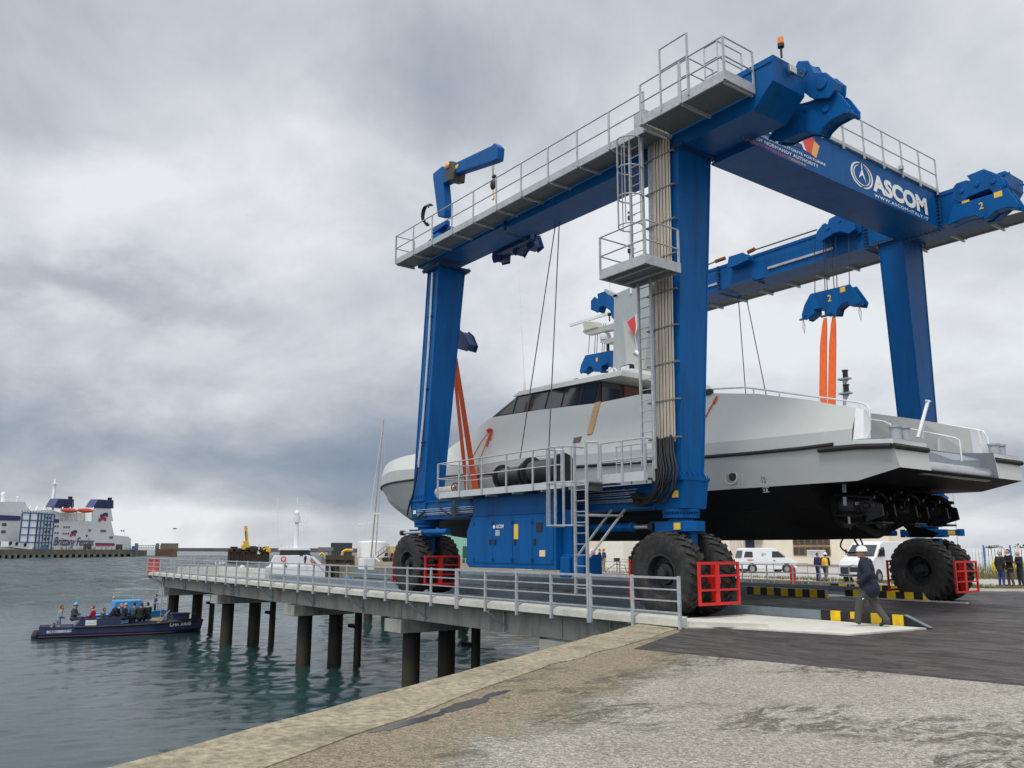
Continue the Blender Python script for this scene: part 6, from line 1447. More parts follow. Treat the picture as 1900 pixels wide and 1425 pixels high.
def hull_text(name, tx, u, z, w, h):
    hb = bt(u)[0]; hb2 = bt(min(1,u+w/LEN))[0]; p = RZ @ V((u*LEN,-hb-.07,z)); d = RZ @ V((w, -(hb2-hb)-.03, w*.02)); 
    o_ = lettering(name, tx, p+V(a), d, (0,0,1), w, h, WHT, None, bold=.02, depth=.012); o_.data.transform(Matrix.Translation(-V(a))); o_.data.transform(RZ.inverted()); o_.parent = WB
hull_text('lettering', 'BIG II CHERBOURG', .045, .30, 1.25, .15)
hull_text('lettering', 'CHA 30636', .77, .42, 1.35, .24)
def wb(u, v, z): p = V(a)+(RZ @ V((u*LEN, v, z))); return tuple(p)
def ppx(px, v, z):   # position along the boat that shows at this photo column
    best = min([k/400 for k in range(0,401)], key=lambda u: abs(projx(V(wb(u, v, z+.8)))-px)); return wb(best, v, z)
def projx(p): d = p-EYE; return HALF_W+F_PX*d.dot(RT)/d.dot(FW)
grp = None
person('man kneeling at the stern of the workboat in grey overalls and orange lifejacket', ppx(110,-.4,.5), hd+.2, 'kneel', (.22,.25,.30), (.20,.23,.28), hair=(.06,.04,.03), vest=None, collar=(.75,.13,.06), scale=1.0, group='passengers of the workboat')
person('workboat passenger in dark jacket with a light blue helmet', ppx(136,-.3,.5), hd-.3, 'sit', (.05,.055,.06), (.04,.05,.09), hat=(.10,.32,.68), fat=1.25, scale=1.06, group='passengers of the workboat')
person('workboat passenger in a red jacket near the stern', ppx(174,-.2,.42), hd+2.8, 'sit', (.40,.03,.05), (.03,.04,.07), hair=(.10,.05,.03), fat=1.1, group='passengers of the workboat')
person('low seated workboat passenger in dark green jacket beside the red jacket', ppx(190,-.5,.32), hd+.3, 'sit', (.05,.06,.05), BLK, hair=(.10,.06,.04), scale=.97, group='passengers of the workboat')
person('workboat passenger in a black jacket leaning forward, yellow vest beneath', ppx(206,.1,.4), hd-.3, 'lean', (.014,.014,.016), BLK, hair=(.35,.2,.15), vest=None, fat=1.3, scale=1.15, group='passengers of the workboat')
person('bald workboat passenger in dark navy jacket sitting upright amidships', ppx(229,-.4,.45), hd+.3, 'sit', (.014,.016,.028), (.012,.012,.02), bald=True, fat=1.1, scale=1.08, group='passengers of the workboat')
person('workboat passenger in grey blue jacket, first of three sitting close together forward', ppx(248,.2,.45), hd+1.0, 'sit', (.06,.08,.10), BLK, hair=(.01,.01,.01), scale=1.05, group='passengers of the workboat')
person('workboat passenger in black, brown headed middle one of three sitting close together', ppx(261,-.3,.45), hd+1.3, 'sit', (.014,.014,.018), BLK, hair=(.07,.03,.02), scale=1.05, fat=1.15, group='passengers of the workboat')
person('workboat passenger in dark clothes toward the bow, pale hood at the neck', ppx(275,.0,.45), hd+2.2, 'sit', (.02,.025,.03), BLK, hair=(.015,.012,.01), scale=1.05, collar=(.5,.48,.42), group='passengers of the workboat')
# light blue launch behind
c0 = PZ(WLv, 262, 1166); LB = thing('launch', 'small light blue launch lying behind the workboat, two people standing on it', 'launch', tuple(c0+V((-3.2,0,0))), hd+.1)
SB = mat('launch_blue', (.04,.24,.52), .45, var=.15)
m = MB(); 
for sg in (-1, 1):
    vs = []
    for i in range(11): u = i/10; hb = 1.05*(1-max(0,(u-.55)/.45)**2); vs += [(-2.6+5.2*u, 0, -.2), (-2.6+5.2*u, sg*hb*.9, .0), (-2.6+5.2*u, sg*hb, .75+.2*u)]
    m.add(vs, [((i*3+k, (i+1)*3+k, (i+1)*3+k+1, i*3+k+1) if sg < 0 else (i*3+k, i*3+k+1, (i+1)*3+k+1, (i+1)*3+k)) for i in range(10) for k in range(2)])
m.quad((-2.6,-1.0,.7),(.2,-1.05,.8),(.2,1.05,.8),(-2.6,1.0,.7)); m.quad((.2,-1.05,.8),(2.6,0,.95),(.2,1.05,.8)); m.build('hull', SB, LB, local=True)
m = MB(); m.hexa([(-1.2,-.85,.75),(.8,-.85,.8),(.8,.85,.8),(-1.2,.85,.75)],[(-1.1,-.8,1.62),(.6,-.8,1.64),(.6,.8,1.64),(-1.1,.8,1.62)]); m.build('cabin', SB, LB, local=True, bevel=.05)
m = MB(); m.tube((.1,0,1.6),(.1,0,2.0),.02,5); m.path([(1.0,-.8,.9),(1.2,-.75,1.4),(1.9,-.5,1.45),(2.3,0,1.3)],.03,5); m.tube((1.6,-.4,.9),(1.6,-.4,1.5),.06,6); m.build('grab_rail', GALV, LB, local=True)
person('bald person in black standing on the light blue launch, seen over its cabin', tuple(V(c0)+V((-4.3,-.9,.35))), hd, 'stand', BLK, BLK, bald=True, scale=.86)
person('person in a violet blue jacket on the light blue launch next to the first pile', tuple(V(c0)+V((-3.2,1.6,.40))), hd+3, 'stand', (.06,.05,.16), BLK, hair=(.03,.02,.02), scale=.88)

# ------------------------------------------------------------------ far side of the harbour: ferry, quay, barge, vessels
FPX = lambda dist, px, py: PD(dist, px, py)
q0 = V((-470.27,51.16,0)); eF = V((-.738,.675,0)).normalized(); nF = V((-.675,-.738,0))
def onF(px, py, off=0): return PV(q0+nF*off, nF, px, py)
FW_ = mat('ferry_white', (.74,.75,.76), .5, var=.05, vscale=.05, dirt=(.60,.60,.57), dscale=.08, damt=.4); FN = mat('ferry_navy', (.02,.03,.12), .5, var=.1, vscale=.1); FR = mat('ferry_red', (.45,.03,.06), .5)
FRY = thing('ferry', 'large white car ferry with two navy funnels moored beyond the far quay', 'ferry', tuple(onF(120,1020,18)*V((1,1,0)) if False else (lambda p: (p.x,p.y,WLv))(onF(120,1020,18))))
def fp(name, pts, mt, off0, th, **k):
    m = MB(); m.prism([onF(x,y,off0) for x,y in pts], nF*th); return m.build(name, mt, FRY, **k)
fp('hull', [(-60,1045),(-60,966),(0,966),(94,966),(112,967),(206,967),(212,993),(240,996),(239,1045)], FW_, 18, 24)
fp('superstructure', [(-60,967),(-60,920),(0,931),(47,931),(49,940),(57,947),(94,946),(112,951),(112,967)], FW_, 19, 22)
fp('superstructure', [(112.1,967),(112.1,951),(170,951),(170,967)], mat('ferry_deck_grey',(.50,.51,.50),.7,var=.3,vscale=.4), 23, 16)  # set-back deck behind the lifeboats, greyer than the hull
fp('funnel_casing', [(170,967.1),(172,942),(206,943),(210,967.1)], FW_, 18, 7)
for pts, nm in ((((100,940.5),(109,925),(135.6,926.4),(134.8,945)),0),(((172,942),(182.7,926.4),(209,928),(209,943)),1)):
    f = fp('funnel', pts, FN, 18.5, 5)
    m = MB()
    for k in range(5):
        t_ = k/4.5; p0 = [pts[0][0]+(pts[1][0]-pts[0][0])*t_, pts[0][1]+(pts[1][1]-pts[0][1])*t_]; p1 = [pts[3][0]+(pts[2][0]-pts[3][0])*t_, pts[3][1]+(pts[2][1]-pts[3][1])*t_]
        m.beam(onF(p0[0],p0[1],18), onF(p1[0]+1.2,p1[1],18), .5, .35)
    for k in range(5): x = pts[2][0]-12+k*3.2; m.beam(onF(x,pts[2][1]-.3,17.9), onF(x,pts[2][1]+14,17.9), .4,.4)
    m.build('funnel_louvre', mat('louvre',(.05,.07,.20),.5), f)
    m = MB(); 
    for k in (0,1,2): p = onF(pts[2][0]-8+k*2.5, pts[2][1], 22); m.tube(p, p+V((0,0,1.6)), .5, 8)
    m.build('exhaust_pipe', BLACK, f)
fp('window_band', [(-60,955),(0,955.6),(38.8,957.5),(38.8,966),(0,965.5),(-60,965)], FN, 17.6, .3); fp('window_band', [(95,962.5),(110.5,963.5),(109.5,970),(95,969.5)], FN, 17.6, .3)
fp('hull_stripe', [(-60,1004),(15.5,1005),(15.3,1008),(-60,1007.5)], FN, 17.7, .3); fp('hull_stripe', [(-60,1007.6),(15.3,1008.1),(15,1011),(-60,1011)], FR, 17.7, .3)
fp('hull_stripe', [(178,1007.3),(212.5,1008),(212.8,1010.3),(178,1010)], FN, 17.7, .3); fp('hull_stripe', [(178,1010.1),(212.8,1010.4),(213,1013),(178,1013)], FR, 17.7, .3)
fp('stern_block', [(239.1,998),(243,999),(243,1021),(239.1,1021)], FW_, 22, 12)  # narrow white block closing the end of the hull
for x0, x1 in ((113.5,143),(143.5,172)):
    m = MB(); a_, b_ = onF(x0,946.5,15), onF(x1,947.8,15); d_ = (b_-a_).normalized(); Ln = (b_-a_).length; vs = []
    for i in range(9):
        u = i/8; r_ = 1.35*math.sin(math.pi*(.06+.88*u))**.5; c_ = a_+d_*Ln*u
        for k in range(8): t_ = 2*math.pi*k/8; vs.append(c_+nF*r_*math.cos(t_)+V((0,0,r_*math.sin(t_))))
    m.add(vs, [(i*8+k, i*8+(k+1)%8, (i+1)*8+(k+1)%8, (i+1)*8+k) for i in range(8) for k in range(8)]+[tuple(range(8))[::-1], tuple(range(64,72))])
    m.build('lifeboat', mat('lifeboat_orange',(.70,.10,.05),.5,var=.2,vscale=.5), FRY, smooth=True)
m = MB()
for x in (114,128,142,157,171): m.beam(onF(x,951,15), onF(x+3,941,15), .5,.5); m.beam(onF(x,951,15), onF(x,966,16), .35,.35)
m.build('davit', FW_, FRY)
m = MB()
for x0, n_, y in ((103,2,976.5),(119,3,978),(103,2,989),(118,3,990)):
    for k in range(n_): p = onF(x0+k*4.6, y, 17.7); m.box((p.x-.35,p.y-.35,p.z-.45),(p.x+.35,p.y+.35,p.z+.45))
for x0, y in ((4.5,970.5),(3,984)):
    for k in range(4): m.prism([onF(x0+k*2.2,y,17.7), onF(x0+1.3+k*2.2,y,17.7), onF(x0+1.3+k*2.2,y+5.5,17.7), onF(x0+k*2.2,y+5.5,17.7)], nF*.3)
for (x0,x1,y) in ((187,197,983),(165,169,982),(160,163,992),(204,210,995)): m.prism([onF(x0,y,17.7), onF(x1,y,17.7), onF(x1,y+4,17.7), onF(x0,y+4,17.7)], nF*.2)
m.build('window', mat('porthole_dark',(.12,.13,.15),.4), FRY)
m = MB(); rng = random.Random(8)
for k in range(40): x = rng.uniform(113,172); y = rng.uniform(953,966); h_ = rng.uniform(1,4); m.prism([onF(x,y,21), onF(x+rng.uniform(.5,2.5),y,21), onF(x+1,y-h_,21), onF(x,y-h_,21)], nF*.6)
m.build('deck_gear', mat('deck_gear_white',(.62,.62,.60),.6,var=.3,vscale=.3), FRY)
m = MB(); m.tube(onF(96,947,24), onF(102.5,893,24), 1.05, 10, r2=.75); m.tube(onF(102.5,893,24), onF(103,888,24), .5, 8); m.box(tuple(onF(101.5,898,24)-V((1.4,1.4,.3))), tuple(onF(101.5,898,24)+V((1.4,1.4,.3)))); m.build('mast', FW_, FRY, smooth=True)
m = MB(); m.tube(onF(5.5,932,24), onF(6.3,921,24), .9, 8); m.ball(onF(6.4,917,24), 1.2); m.tube(onF(32,932,24), onF(32.5,924,24), .4, 6); m.ball(onF(32.5,923,24), .6)
m.beam(onF(12,927,24), onF(31,927.5,24), .3,.3); m.beam(onF(12,924,24), onF(31,924.5,24), .2,.2)
for x in (12,17,22,27): m.beam(onF(x,924,24), onF(x,931,24), .2,.2)
for x in (53,66,80): m.beam(onF(x,947,24), onF(x+4,939,24), .5,.5); m.beam(onF(x+4,939,24), onF(x+9,946,24), .3,.3)
m.build('radar_mast', FW_, FRY)
def swirl(cx, cy, w, h):
    for k, mt in ((0, FN), (1, FR)):
        pts = []
        y0 = cy-h*.5+k*h*.5
        for i in range(9): u = i/8; pts.append((cx-w/2+w*u+(-.18*w if k else .06*w), y0+h*.12*math.sin(2*math.pi*u+.6)))
        for i in range(8, -1, -1): u = i/8; pts.append((cx-w/2+w*u+(-.18*w if k else .06*w)-.08*w, y0+h*.40+h*.12*math.sin(2*math.pi*u+.6)))
        fp('emblem', pts, mt, 17.6, .25)
swirl(138,990,10,11); swirl(193.5,960,13.5,15)
pa, pb = onF(99,1017.3,17.5), onF(173,1018,17.5)
lettering('lettering', 'Brittany Ferries', pa, (pb-pa)*V((1,1,0)), (0,0,1), (pb-pa).length, onF(99,996,17.5).z-pa.z, FN, FRY, shear=.25, bold=.012, spacing=.95, depth=.1)
m = MB(); p = onF(230,990,25); m.tube(onF(231,996,25), p+V((0,0,3)), .12, 5); m.build('flagstaff', FW_, FRY)
m = MB(); m.prism([onF(224,983,25), onF(226,983.3,25), onF(226,986.5,25), onF(224,986,25)], nF*.1); m.build('flag', FR, FRY)
m = MB(); m.prism([onF(228,983.5,25), onF(230,984,25), onF(229.5,987,25), onF(227.5,986.5,25)], nF*.1); m.build('flag', FN, FRY)
# ferry quay
QM = mat('old_quay_stone', (.16,.145,.11), .9, var=.35, vscale=.25, bump=.4, bscale=1, dirt=(.07,.06,.045), dscale=.15, stretch=(1,1,.6)); QD = mat('quay_dark_timber', (.02,.02,.018), .9, var=.4, vscale=.5)  # QD: dark fender band along the foot of the quay
m = MB(); p0, p1 = onF(-60,1037,0), onF(246,1033,0); zt_ = 1.0
m.add([(p0.x,p0.y,-1.6),(p1.x,p1.y,-1.6),(p1.x,p1.y,zt_),(p0.x,p0.y,zt_)]+[(p.x+nF.x*17,p.y+nF.y*17,z) for p, z in ((p0,-1.6),(p1,-1.6),(p1,zt_),(p0,zt_))], [(0,1,2,3),(5,4,7,6),(3,2,6,7),(1,5,6,2),(4,0,3,7)])
FQ = m.build('ferry_quay', QM); FQ['label'] = 'long weathered stone quay in front of the white ferry'; FQ['category'] = 'quay'
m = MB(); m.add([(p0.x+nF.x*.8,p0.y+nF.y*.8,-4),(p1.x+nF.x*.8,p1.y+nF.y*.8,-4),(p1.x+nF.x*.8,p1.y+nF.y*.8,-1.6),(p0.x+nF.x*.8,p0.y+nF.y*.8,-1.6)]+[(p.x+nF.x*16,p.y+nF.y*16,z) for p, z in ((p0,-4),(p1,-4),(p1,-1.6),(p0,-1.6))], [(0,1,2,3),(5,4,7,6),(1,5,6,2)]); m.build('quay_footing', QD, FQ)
m = MB()
for k in range(26): x = -40+k*11.3; p = onF(x,1035,0); m.box((p.x-.7,p.y-.7,-4),(p.x+.7,p.y+.7,-1.5))
m.build('quay_pile', mat('pale_pile',(.20,.19,.16),.9), FQ, kind='stuff')
pe, pf = onF(246,1033,0), onF(272,1031,2); m = MB(); m.add([(pe.x,pe.y,-4),(pf.x,pf.y,-4),(pf.x,pf.y,.6),(pe.x,pe.y,.8)]+[(p.x+nF.x*15,p.y+nF.y*15,z) for p, z in ((pe,-4),(pf,-4),(pf,.6),(pe,.8))], [(0,1,2,3),(5,4,7,6),(3,2,6,7),(1,5,6,2)]); m.build('quay_end', QM, FQ)
m = MB(); rng = random.Random(5)
for k in range(70):
    x = rng.uniform(60,245); p = onF(x,1020,2); m.tube((p.x,p.y,1),(p.x,p.y,1+rng.uniform(.8,1.4)),.12,4)
m.build('quay_post', GALVD, FQ, kind='stuff')
# passenger tower on the quay: white panels in a blue frame
tA, tB, tC = onF(33.5,1018,11), onF(63.5,1020,6), onF(94,1020,9); zt2 = PV(q0+nF*6, nF, 70, 952).z
TW = thing('boarding_tower', 'white glazed boarding tower in a blue steel grid standing before the ferry', 'tower', (tB.x,tB.y,1))
FB = mat('frame_blue', (.03,.10,.25), .5); TP = mat('tower_panel', (.74,.76,.78), .4, var=.03)
for (s0, s1, nc) in ((tA, tB, 2), (tB, tC, 5)):
    s0 = V((s0.x,s0.y,1)); s1 = V((s1.x,s1.y,1)); hh = V((0,0,zt2-1))
    m = MB(); m.prism([s0, s1, s1+hh, s0+hh], nF*.4); m.build('panel', TP if nc == 2 else mat('tower_panel_grey',(.62,.66,.67),.4), TW)
    m = MB()
    for k in range(nc+1): p = s0+(s1-s0)*k/nc-nF*.15; m.beam(p, p+hh, .55, .5, up=eF)
    for k in range(6): z = hh*(k/5 if k else .0); m.beam(s0+z-nF*.15, s1+z-nF*.15, .4, .45)
    m.build('frame', FB, TW)
    if nc == 5:
        m = MB()
        for k in range(5):
            for j in (2,3): p = s0+(s1-s0)*((j+.62)/nc)-nF*.3+hh*((k+.5)/5); m.tube(p-nF*.1, p+nF*.1, .55, 8)
        m.build('round_window', BLACK, TW)
m = MB(); m.prism([onF(77,1013,5), onF(87,1013,5), onF(87,1019.5,5), onF(77,1019.5,5)], nF*.3); m.build('entrance', mat('entrance_blue',(.03,.16,.35),.4), TW)
m = MB()
for k in range(12): p = onF(41+k*5.2,951,8); m.tube((p.x,p.y,zt2),(p.x,p.y,zt2+1),.15,4)
m.build('roof_rail', FB, TW)
BW = thing('boarding_walkway', 'low white covered walkway with round windows leading to the glazed boarding tower', 'walkway', tuple(onF(35,1019,3)*V((1,1,0))+V((0,0,1))))
m = MB(); m.prism([onF(16,1004.5,3), onF(54,1009,3), onF(53,1019.3,3), onF(37,1017.5,3), onF(15.5,1014.5,3)], nF*4); m.build('shell', FW_, BW)
m = MB()
for x, y in ((19.5,1008),(31,1009),(46.5,1011)): p = onF(x,y,2.9); m.tube(p-nF*.2, p+nF*.1, .95, 12)
m.build('round_window', BLACK, BW)
def dbox(name, label, cat, px0, px1, py0, py1, dist, th, mt, parent=None):
    a_ = PD(dist, px0, py1); b_ = PD(dist, px1, py1); c_ = PD(dist, px1, py0); d_ = PD(dist, px0, py0); n_ = V((a_.x+b_.x, a_.y+b_.y, 0)).normalized()
    m = MB(); m.prism([a_,b_,c_,d_], n_*th); o_ = m.build(name, mt, parent)
    if label: o_['label'] = label; o_['category'] = cat
    return o_
def qitem(name, label, cat, px0, px1, py0, zb, dist, th, mt, extra=None, bevel=.05):
    """box standing at height zb, seen between two photo columns, top at py0"""
    a_ = PD(dist, px0, 1030); b_ = PD(dist, px1, 1030); t_ = PD(dist, (px0+px1)/2, py0).z; n_ = V((a_.x+b_.x, a_.y+b_.y, 0)).normalized()
    c_ = (a_+b_)/2
    T_ = thing(name, label, cat, (c_.x, c_.y, zb)); m = MB(); m.prism([(a_.x,a_.y,zb),(b_.x,b_.y,zb),(b_.x,b_.y,t_),(a_.x,a_.y,t_)], n_*th); m.build('body', mt, T_, bevel=bevel)
    if extra: extra(T_, a_, b_, t_, n_)
    return T_
def truck_bits(T_, a_, b_, t_, n_):
    m = MB(); w = (b_-a_)
    for u in (.15,.35,.8): p = a_+w*u; m.tube((p.x-n_.x*.3,p.y-n_.y*.3,1.5),(p.x+n_.x*.2,p.y+n_.y*.2,1.5),.6,10)
    m.build('wheel', BLACK, T_)
    m = MB(); p = a_+w*.1; q_ = a_+w*.25; m.prism([(p.x-n_.x*.1,p.y-n_.y*.1,t_-1.6),(q_.x-n_.x*.1,q_.y-n_.y*.1,t_-1.6),(q_.x-n_.x*.1,q_.y-n_.y*.1,t_-.8),(p.x-n_.x*.1,p.y-n_.y*.1,t_-.8)], n_*.05); m.build('window', GLASS, T_)
DK = mat('dark_vehicle', (.05,.04,.04), .6, var=.3)
qitem('lorry', 'dark lorry parked on the ferry quay under the big lettering', 'lorry', 153,168, 1009, 1.2, 535, 3, DK, truck_bits)
qitem('lorry', 'dark lorry parked at the seaward end of the ferry quay, near the ferry bow', 'lorry', 213,226, 1010, 1.2, 560, 3, DK, truck_bits)
qitem('container', 'small bright blue container at the tip of the ferry quay', 'container', 243,251, 1013, 1.0, 570, 3, mat('container_blue',(.03,.12,.35),.5))
m = MB(); p = PD(572,252,1020)
for px_, top in ((252,1008),(291,1008)): p = PD(600,px_,1025); m.box((p.x-.9,p.y-.9,-3.4),(p.x+.9,p.y+.9,PD(600,px_,top).z))
for k in range(10): p = PD(600,254+k*4,1016); 
a_, b_ = PD(600,250,1016.8), PD(600,310,1016.8); m.beam(a_, b_, 2.5,.5); m.beam(a_+V((0,0,1.6)), b_+V((0,0,1.6)), .3,.3)
for k in range(20): p = a_+(b_-a_)*k/19; m.beam(p, p+V((0,0,1.6)), .25,.25)
LK = m.build('link_bridge', mat('link_grey',(.17,.17,.17),.8,var=.3)); LK['label'] = 'low lattice bridge reaching out from the tip of the ferry quay'; LK['category'] = 'bridge'
MD = thing('mooring_block', 'brown rusty mooring block in open water at the end of the lattice bridge', 'mooring block', tuple(PD(590,314,1030)*V((1,1,0))+V((0,0,-3.3))))
def upr(px0, px1, z0, z1, dist, th, mt, name, par):
    a_ = PD(dist,px0,1025); b_ = PD(dist,px1,1025); n_ = V((a_.x+b_.x,a_.y+b_.y,0)).normalized(); m = MB(); m.prism([(a_.x,a_.y,z0),(b_.x,b_.y,z0),(b_.x,b_.y,z1),(a_.x,a_.y,z1)], n_*th); return m.build(name, mt, par)
RUST = mat('rust_brown', (.13,.075,.045), .9, var=.35, vscale=.4); upr(297,330,1.5,PD(590,314,1008).z,590,10,QM,'deck_house',MD); upr(289,329,-3.5,1.5,590,11,RUST,'hull',MD)
# breakwater along the horizon
BM = mat('breakwater_stone', (.10,.095,.095), .9, var=.2, vscale=.02)
m = MB(); pA, pB = PD(1900,300,1018), PD(1300,760,1018)
def bw(m, P_, Q_, zt_): n_ = V((P_.x+Q_.x,P_.y+Q_.y,0)).normalized()*20; m.hexa([(P_.x,P_.y,-4),(Q_.x,Q_.y,-4),(Q_.x+n_.x,Q_.y+n_.y,-4),(P_.x+n_.x,P_.y+n_.y,-4)],[(P_.x,P_.y,zt_),(Q_.x,Q_.y,zt_),(Q_.x+n_.x,Q_.y+n_.y,zt_),(P_.x+n_.x,P_.y+n_.y,zt_)])
bw(m, pA, pB, 3.0); BWK = m.build('breakwater', BM); BWK['label'] = 'low dark breakwater drawn along the sea horizon'; BWK['category'] = 'breakwater'
# crane barge
bd = 300; pc = PZ(WLv, 460, 1045); bd = math.hypot(pc.x, pc.y)
CBG = thing('crane_barge', 'rusty brown barge carrying a yellow crane, moored behind the pier', 'barge', tuple(pc))
upr(423,500,-3.3,PD(bd,460,1024).z,bd,9,mat('barge_brown',(.055,.040,.028),.9,var=.5,vscale=.4),'hull',CBG)
upr(432,497,PD(bd,460,1024).z,PD(bd,460,1020).z,bd+2,5,mat('barge_deck',(.06,.045,.03),.9,var=.4,vscale=.6),'deck_cargo',CBG)
YC_ = mat('crane_yellow', (.70,.42,.03), .5, var=.15, vscale=.4)
def seg(m, d, *pts, r=.5):
    for p_, q_ in zip(pts, pts[1:]): m.beam(PD(d,*p_), PD(d,*q_), r, r)
m = MB(); seg(m, bd+2, (459,1014),(456,976), r=.85); m.build('boom', YC_, CBG)
m = MB(); seg(m, bd+1.5, (455.5,986),(457,1012), r=.25); m.build('boom_cylinder', BLACK, CBG)
for a4 in ((447,463,1011,1019),(450,460,1004,1011)): 
    t0, t1 = PD(bd,455,a4[3]).z, PD(bd,455,a4[2]).z; upr(a4[0],a4[1],t0,t1,bd+1,3,YC_,'crane_body',CBG)
upr(463,475,PD(bd,455,1018).z,PD(bd,455,1013).z,bd+1,3,mat('crane_blue',(.03,.05,.16),.5),'engine_cover',CBG)
m = MB(); seg(m, bd, (479.5,1028),(480,1022), r=1.0); seg(m, bd, (480.5,1022),(481,1009), r=.35); m.build('white_post', WHITE, CBG)
m = MB(); seg(m, bd, (488,1020),(492,1017),(498,1016),(501,1020),(502,1026), r=.6); seg(m, bd, (497,1024),(499,1018), r=1.6); m.build('pipework', YC_, CBG)
m = MB(); rng = random.Random(9)
for k in range(40): x = rng.uniform(424,500); seg(m, bd-.3, (x,1024),(x+rng.uniform(-3,3),1024-rng.uniform(1,5)), r=rng.uniform(.2,.6))
for k in range(14): x = 426+k*5.4; seg(m, bd-.3, (x,1024),(x,1045), r=.3)
for k in range(16):
    x = rng.uniform(432,498); z_ = PD(bd,460,1020.5).z; p = PD(bd+1,x,1020); w_ = rng.uniform(.3,1.0); m.box((p.x-w_,p.y-w_,z_),(p.x+w_,p.y+w_,z_+rng.uniform(.3,1.3)))
m.build('fender', mat('barge_fender',(.045,.03,.022),.9,var=.5), CBG)
# white pilot vessel behind the pier
vd = math.hypot(*PZ(WLv,555,1073).xy)
WV = thing('pilot_vessel', 'white pilot vessel with a tall slim mast moored behind the far pier', 'vessel', tuple(PZ(WLv,555,1073)))
def vprism(name, pts, mt, d, th, par, **k):
    P_ = [PD(d,*p) for p in pts]; n_ = V((sum(p.x for p in P_),sum(p.y for p in P_),0)).normalized(); m = MB(); m.prism(P_, n_*th); return m.build(name, mt, par, **k)
WVM = mat('vessel_white', (.74,.75,.77), .4, var=.04, vscale=.5)
vprism('hull', [(488,1066),(493,1052),(505,1050),(608,1050),(622,1074),(620,1080),(490,1080)], WVM, vd, 5, WV)
vprism('superstructure', [(498,1052),(508,1031),(570,1030),(583,1034),(597,1050),(600,1056)], WVM, vd+.3, 4, WV, bevel=.1)
vprism('wheelhouse', [(518,1031),(520,1021),(574,1020),(577,1032)], mat('vessel_glass',(.05,.07,.07),.15,var=.3), vd+.6, 3.4, WV)
vprism('roof', [(515,1021),(518,1017),(573,1016),(577,1021)], WVM, vd+.2, 4.2, WV, bevel=.05)
vprism('bow_rail', [(576,1033),(582,1032),(621,1068),(617,1074)], WVM, vd-.2, .5, WV)
vprism('doorway', [(556,1031),(556,1022),(562,1022),(562,1031)], BLACK, vd+.2, .5, WV)
m = MB(); m.tube(PD(vd+2,549.5,1017), PD(vd+2,551,964), .50, 8, r2=.36); MV = m.build('mast', WVM, WV, smooth=True)
m = MB(); m.tube(PD(vd+2,551,969), PD(vd+2,551,958), .62, 10); m.ball(PD(vd+2,551,953), (.45,.45,.6)); m.tube(PD(vd+2,551.5,948), PD(vd+2,552,922), .08, 5); m.beam(PD(vd+2,536,968), PD(vd+2,567,969), .1,.1); m.build('radar_dome', WVM, WV, smooth=True)
m = MB()
for p_, q_ in (((516,1016),(515.5,922)),((564,1015),(567,982)),((567,982),(573,944)),((562,1012),(564,952)),((531,1016),(531,1004)),((525,1016),(525,1006))): m.tube(PD(vd+1,*p_), PD(vd+1,*q_), .05, 4)
m.build('whip_antenna', WVM, WV)
m = MB()
for x in (520,527,534,541): m.tube(PD(vd+1,x,1017), PD(vd+1,x,1012), .06, 4)
m.beam(PD(vd+1,518,1012), PD(vd+1,543,1012), .06,.06); m.tube(PD(vd+.5,521,1017), PD(vd+.5,521,1010), .2, 6); m.build('roof_rail', WVM, WV)
for x, y in ((526,1037),(581,1040)):
    c_ = PD(vd-.1,x,y); n_ = V((c_.x,c_.y,0)).normalized(); s_ = V((-n_.y,n_.x,0)); m = MB(); m.path([c_+s_*.38*math.cos(t_)+V((0,0,.38*math.sin(t_))) for t_ in [2*math.pi*k/14 for k in range(15)]], .1, 6); m.build('lifebuoy', ORANGED, WV, smooth=True)
m = MB(); vs_ = [(528,1046),(534,1046),(533,1062),(527,1062)]; vprism('door', vs_, WHITE, vd-.1, .1, WV); vprism('door_window', [(530,1049),(532,1049),(532,1052),(530,1052)], BLACK, vd-.2, .1, WV)
p = PD(vd-.6,566,1048); person('person in a violet jacket standing at the open wheelhouse of the white pilot vessel', (p.x,p.y,p.z), rgt+2.6, 'stand', (.05,.04,.15), BLK, scale=1.0)
for i, (x, y, r_) in enumerate(((449,1054,.6),(458,1056,.4),(463,1057,.5),(469,1057,.45))):
    c_ = PZ(WLv, x, y+4); m = MB(); m.ball(c_+V((0,0,r_*.6)), r_*(c_.xy.length/160)); m.tube(c_+V((0,0,r_)), c_+V((0,0,r_*2.1)), .08, 5); o_ = m.build('mooring_buoy', mat('buoy_white',(.68,.66,.58),.6), smooth=True)
    o_['label'] = ('largest round white mooring buoy behind the pier','small low mooring buoy touching the largest one','pale mooring buoy second from the white pilot vessel','mooring buoy next to the white pilot vessel')[i]; o_['category'] = 'buoy'; o_['group'] = 'white mooring buoys behind the pier'
# small open boat with orange figures
sd = math.hypot(*PZ(WLv,410,1048).xy); SBT = thing('small_boat', 'small pale open boat with orange clad crew beside the crane barge', 'boat', tuple(PZ(WLv,410,1048)))
vprism('hull', [(398,1043),(420,1042),(418,1048),(400,1048)], WVM, sd, 2, SBT)
for x in (402,408,414): c_ = PZ(WLv+.7, x, 1046); person('crew member in orange sitting in the small boat, '+{402:'away from the barge',408:'in its middle',414:'at the end by the barge'}[x], tuple(c_), rgt, 'sit', (.55,.16,.10), (.4,.4,.4), scale=1.15, voxel=.03)
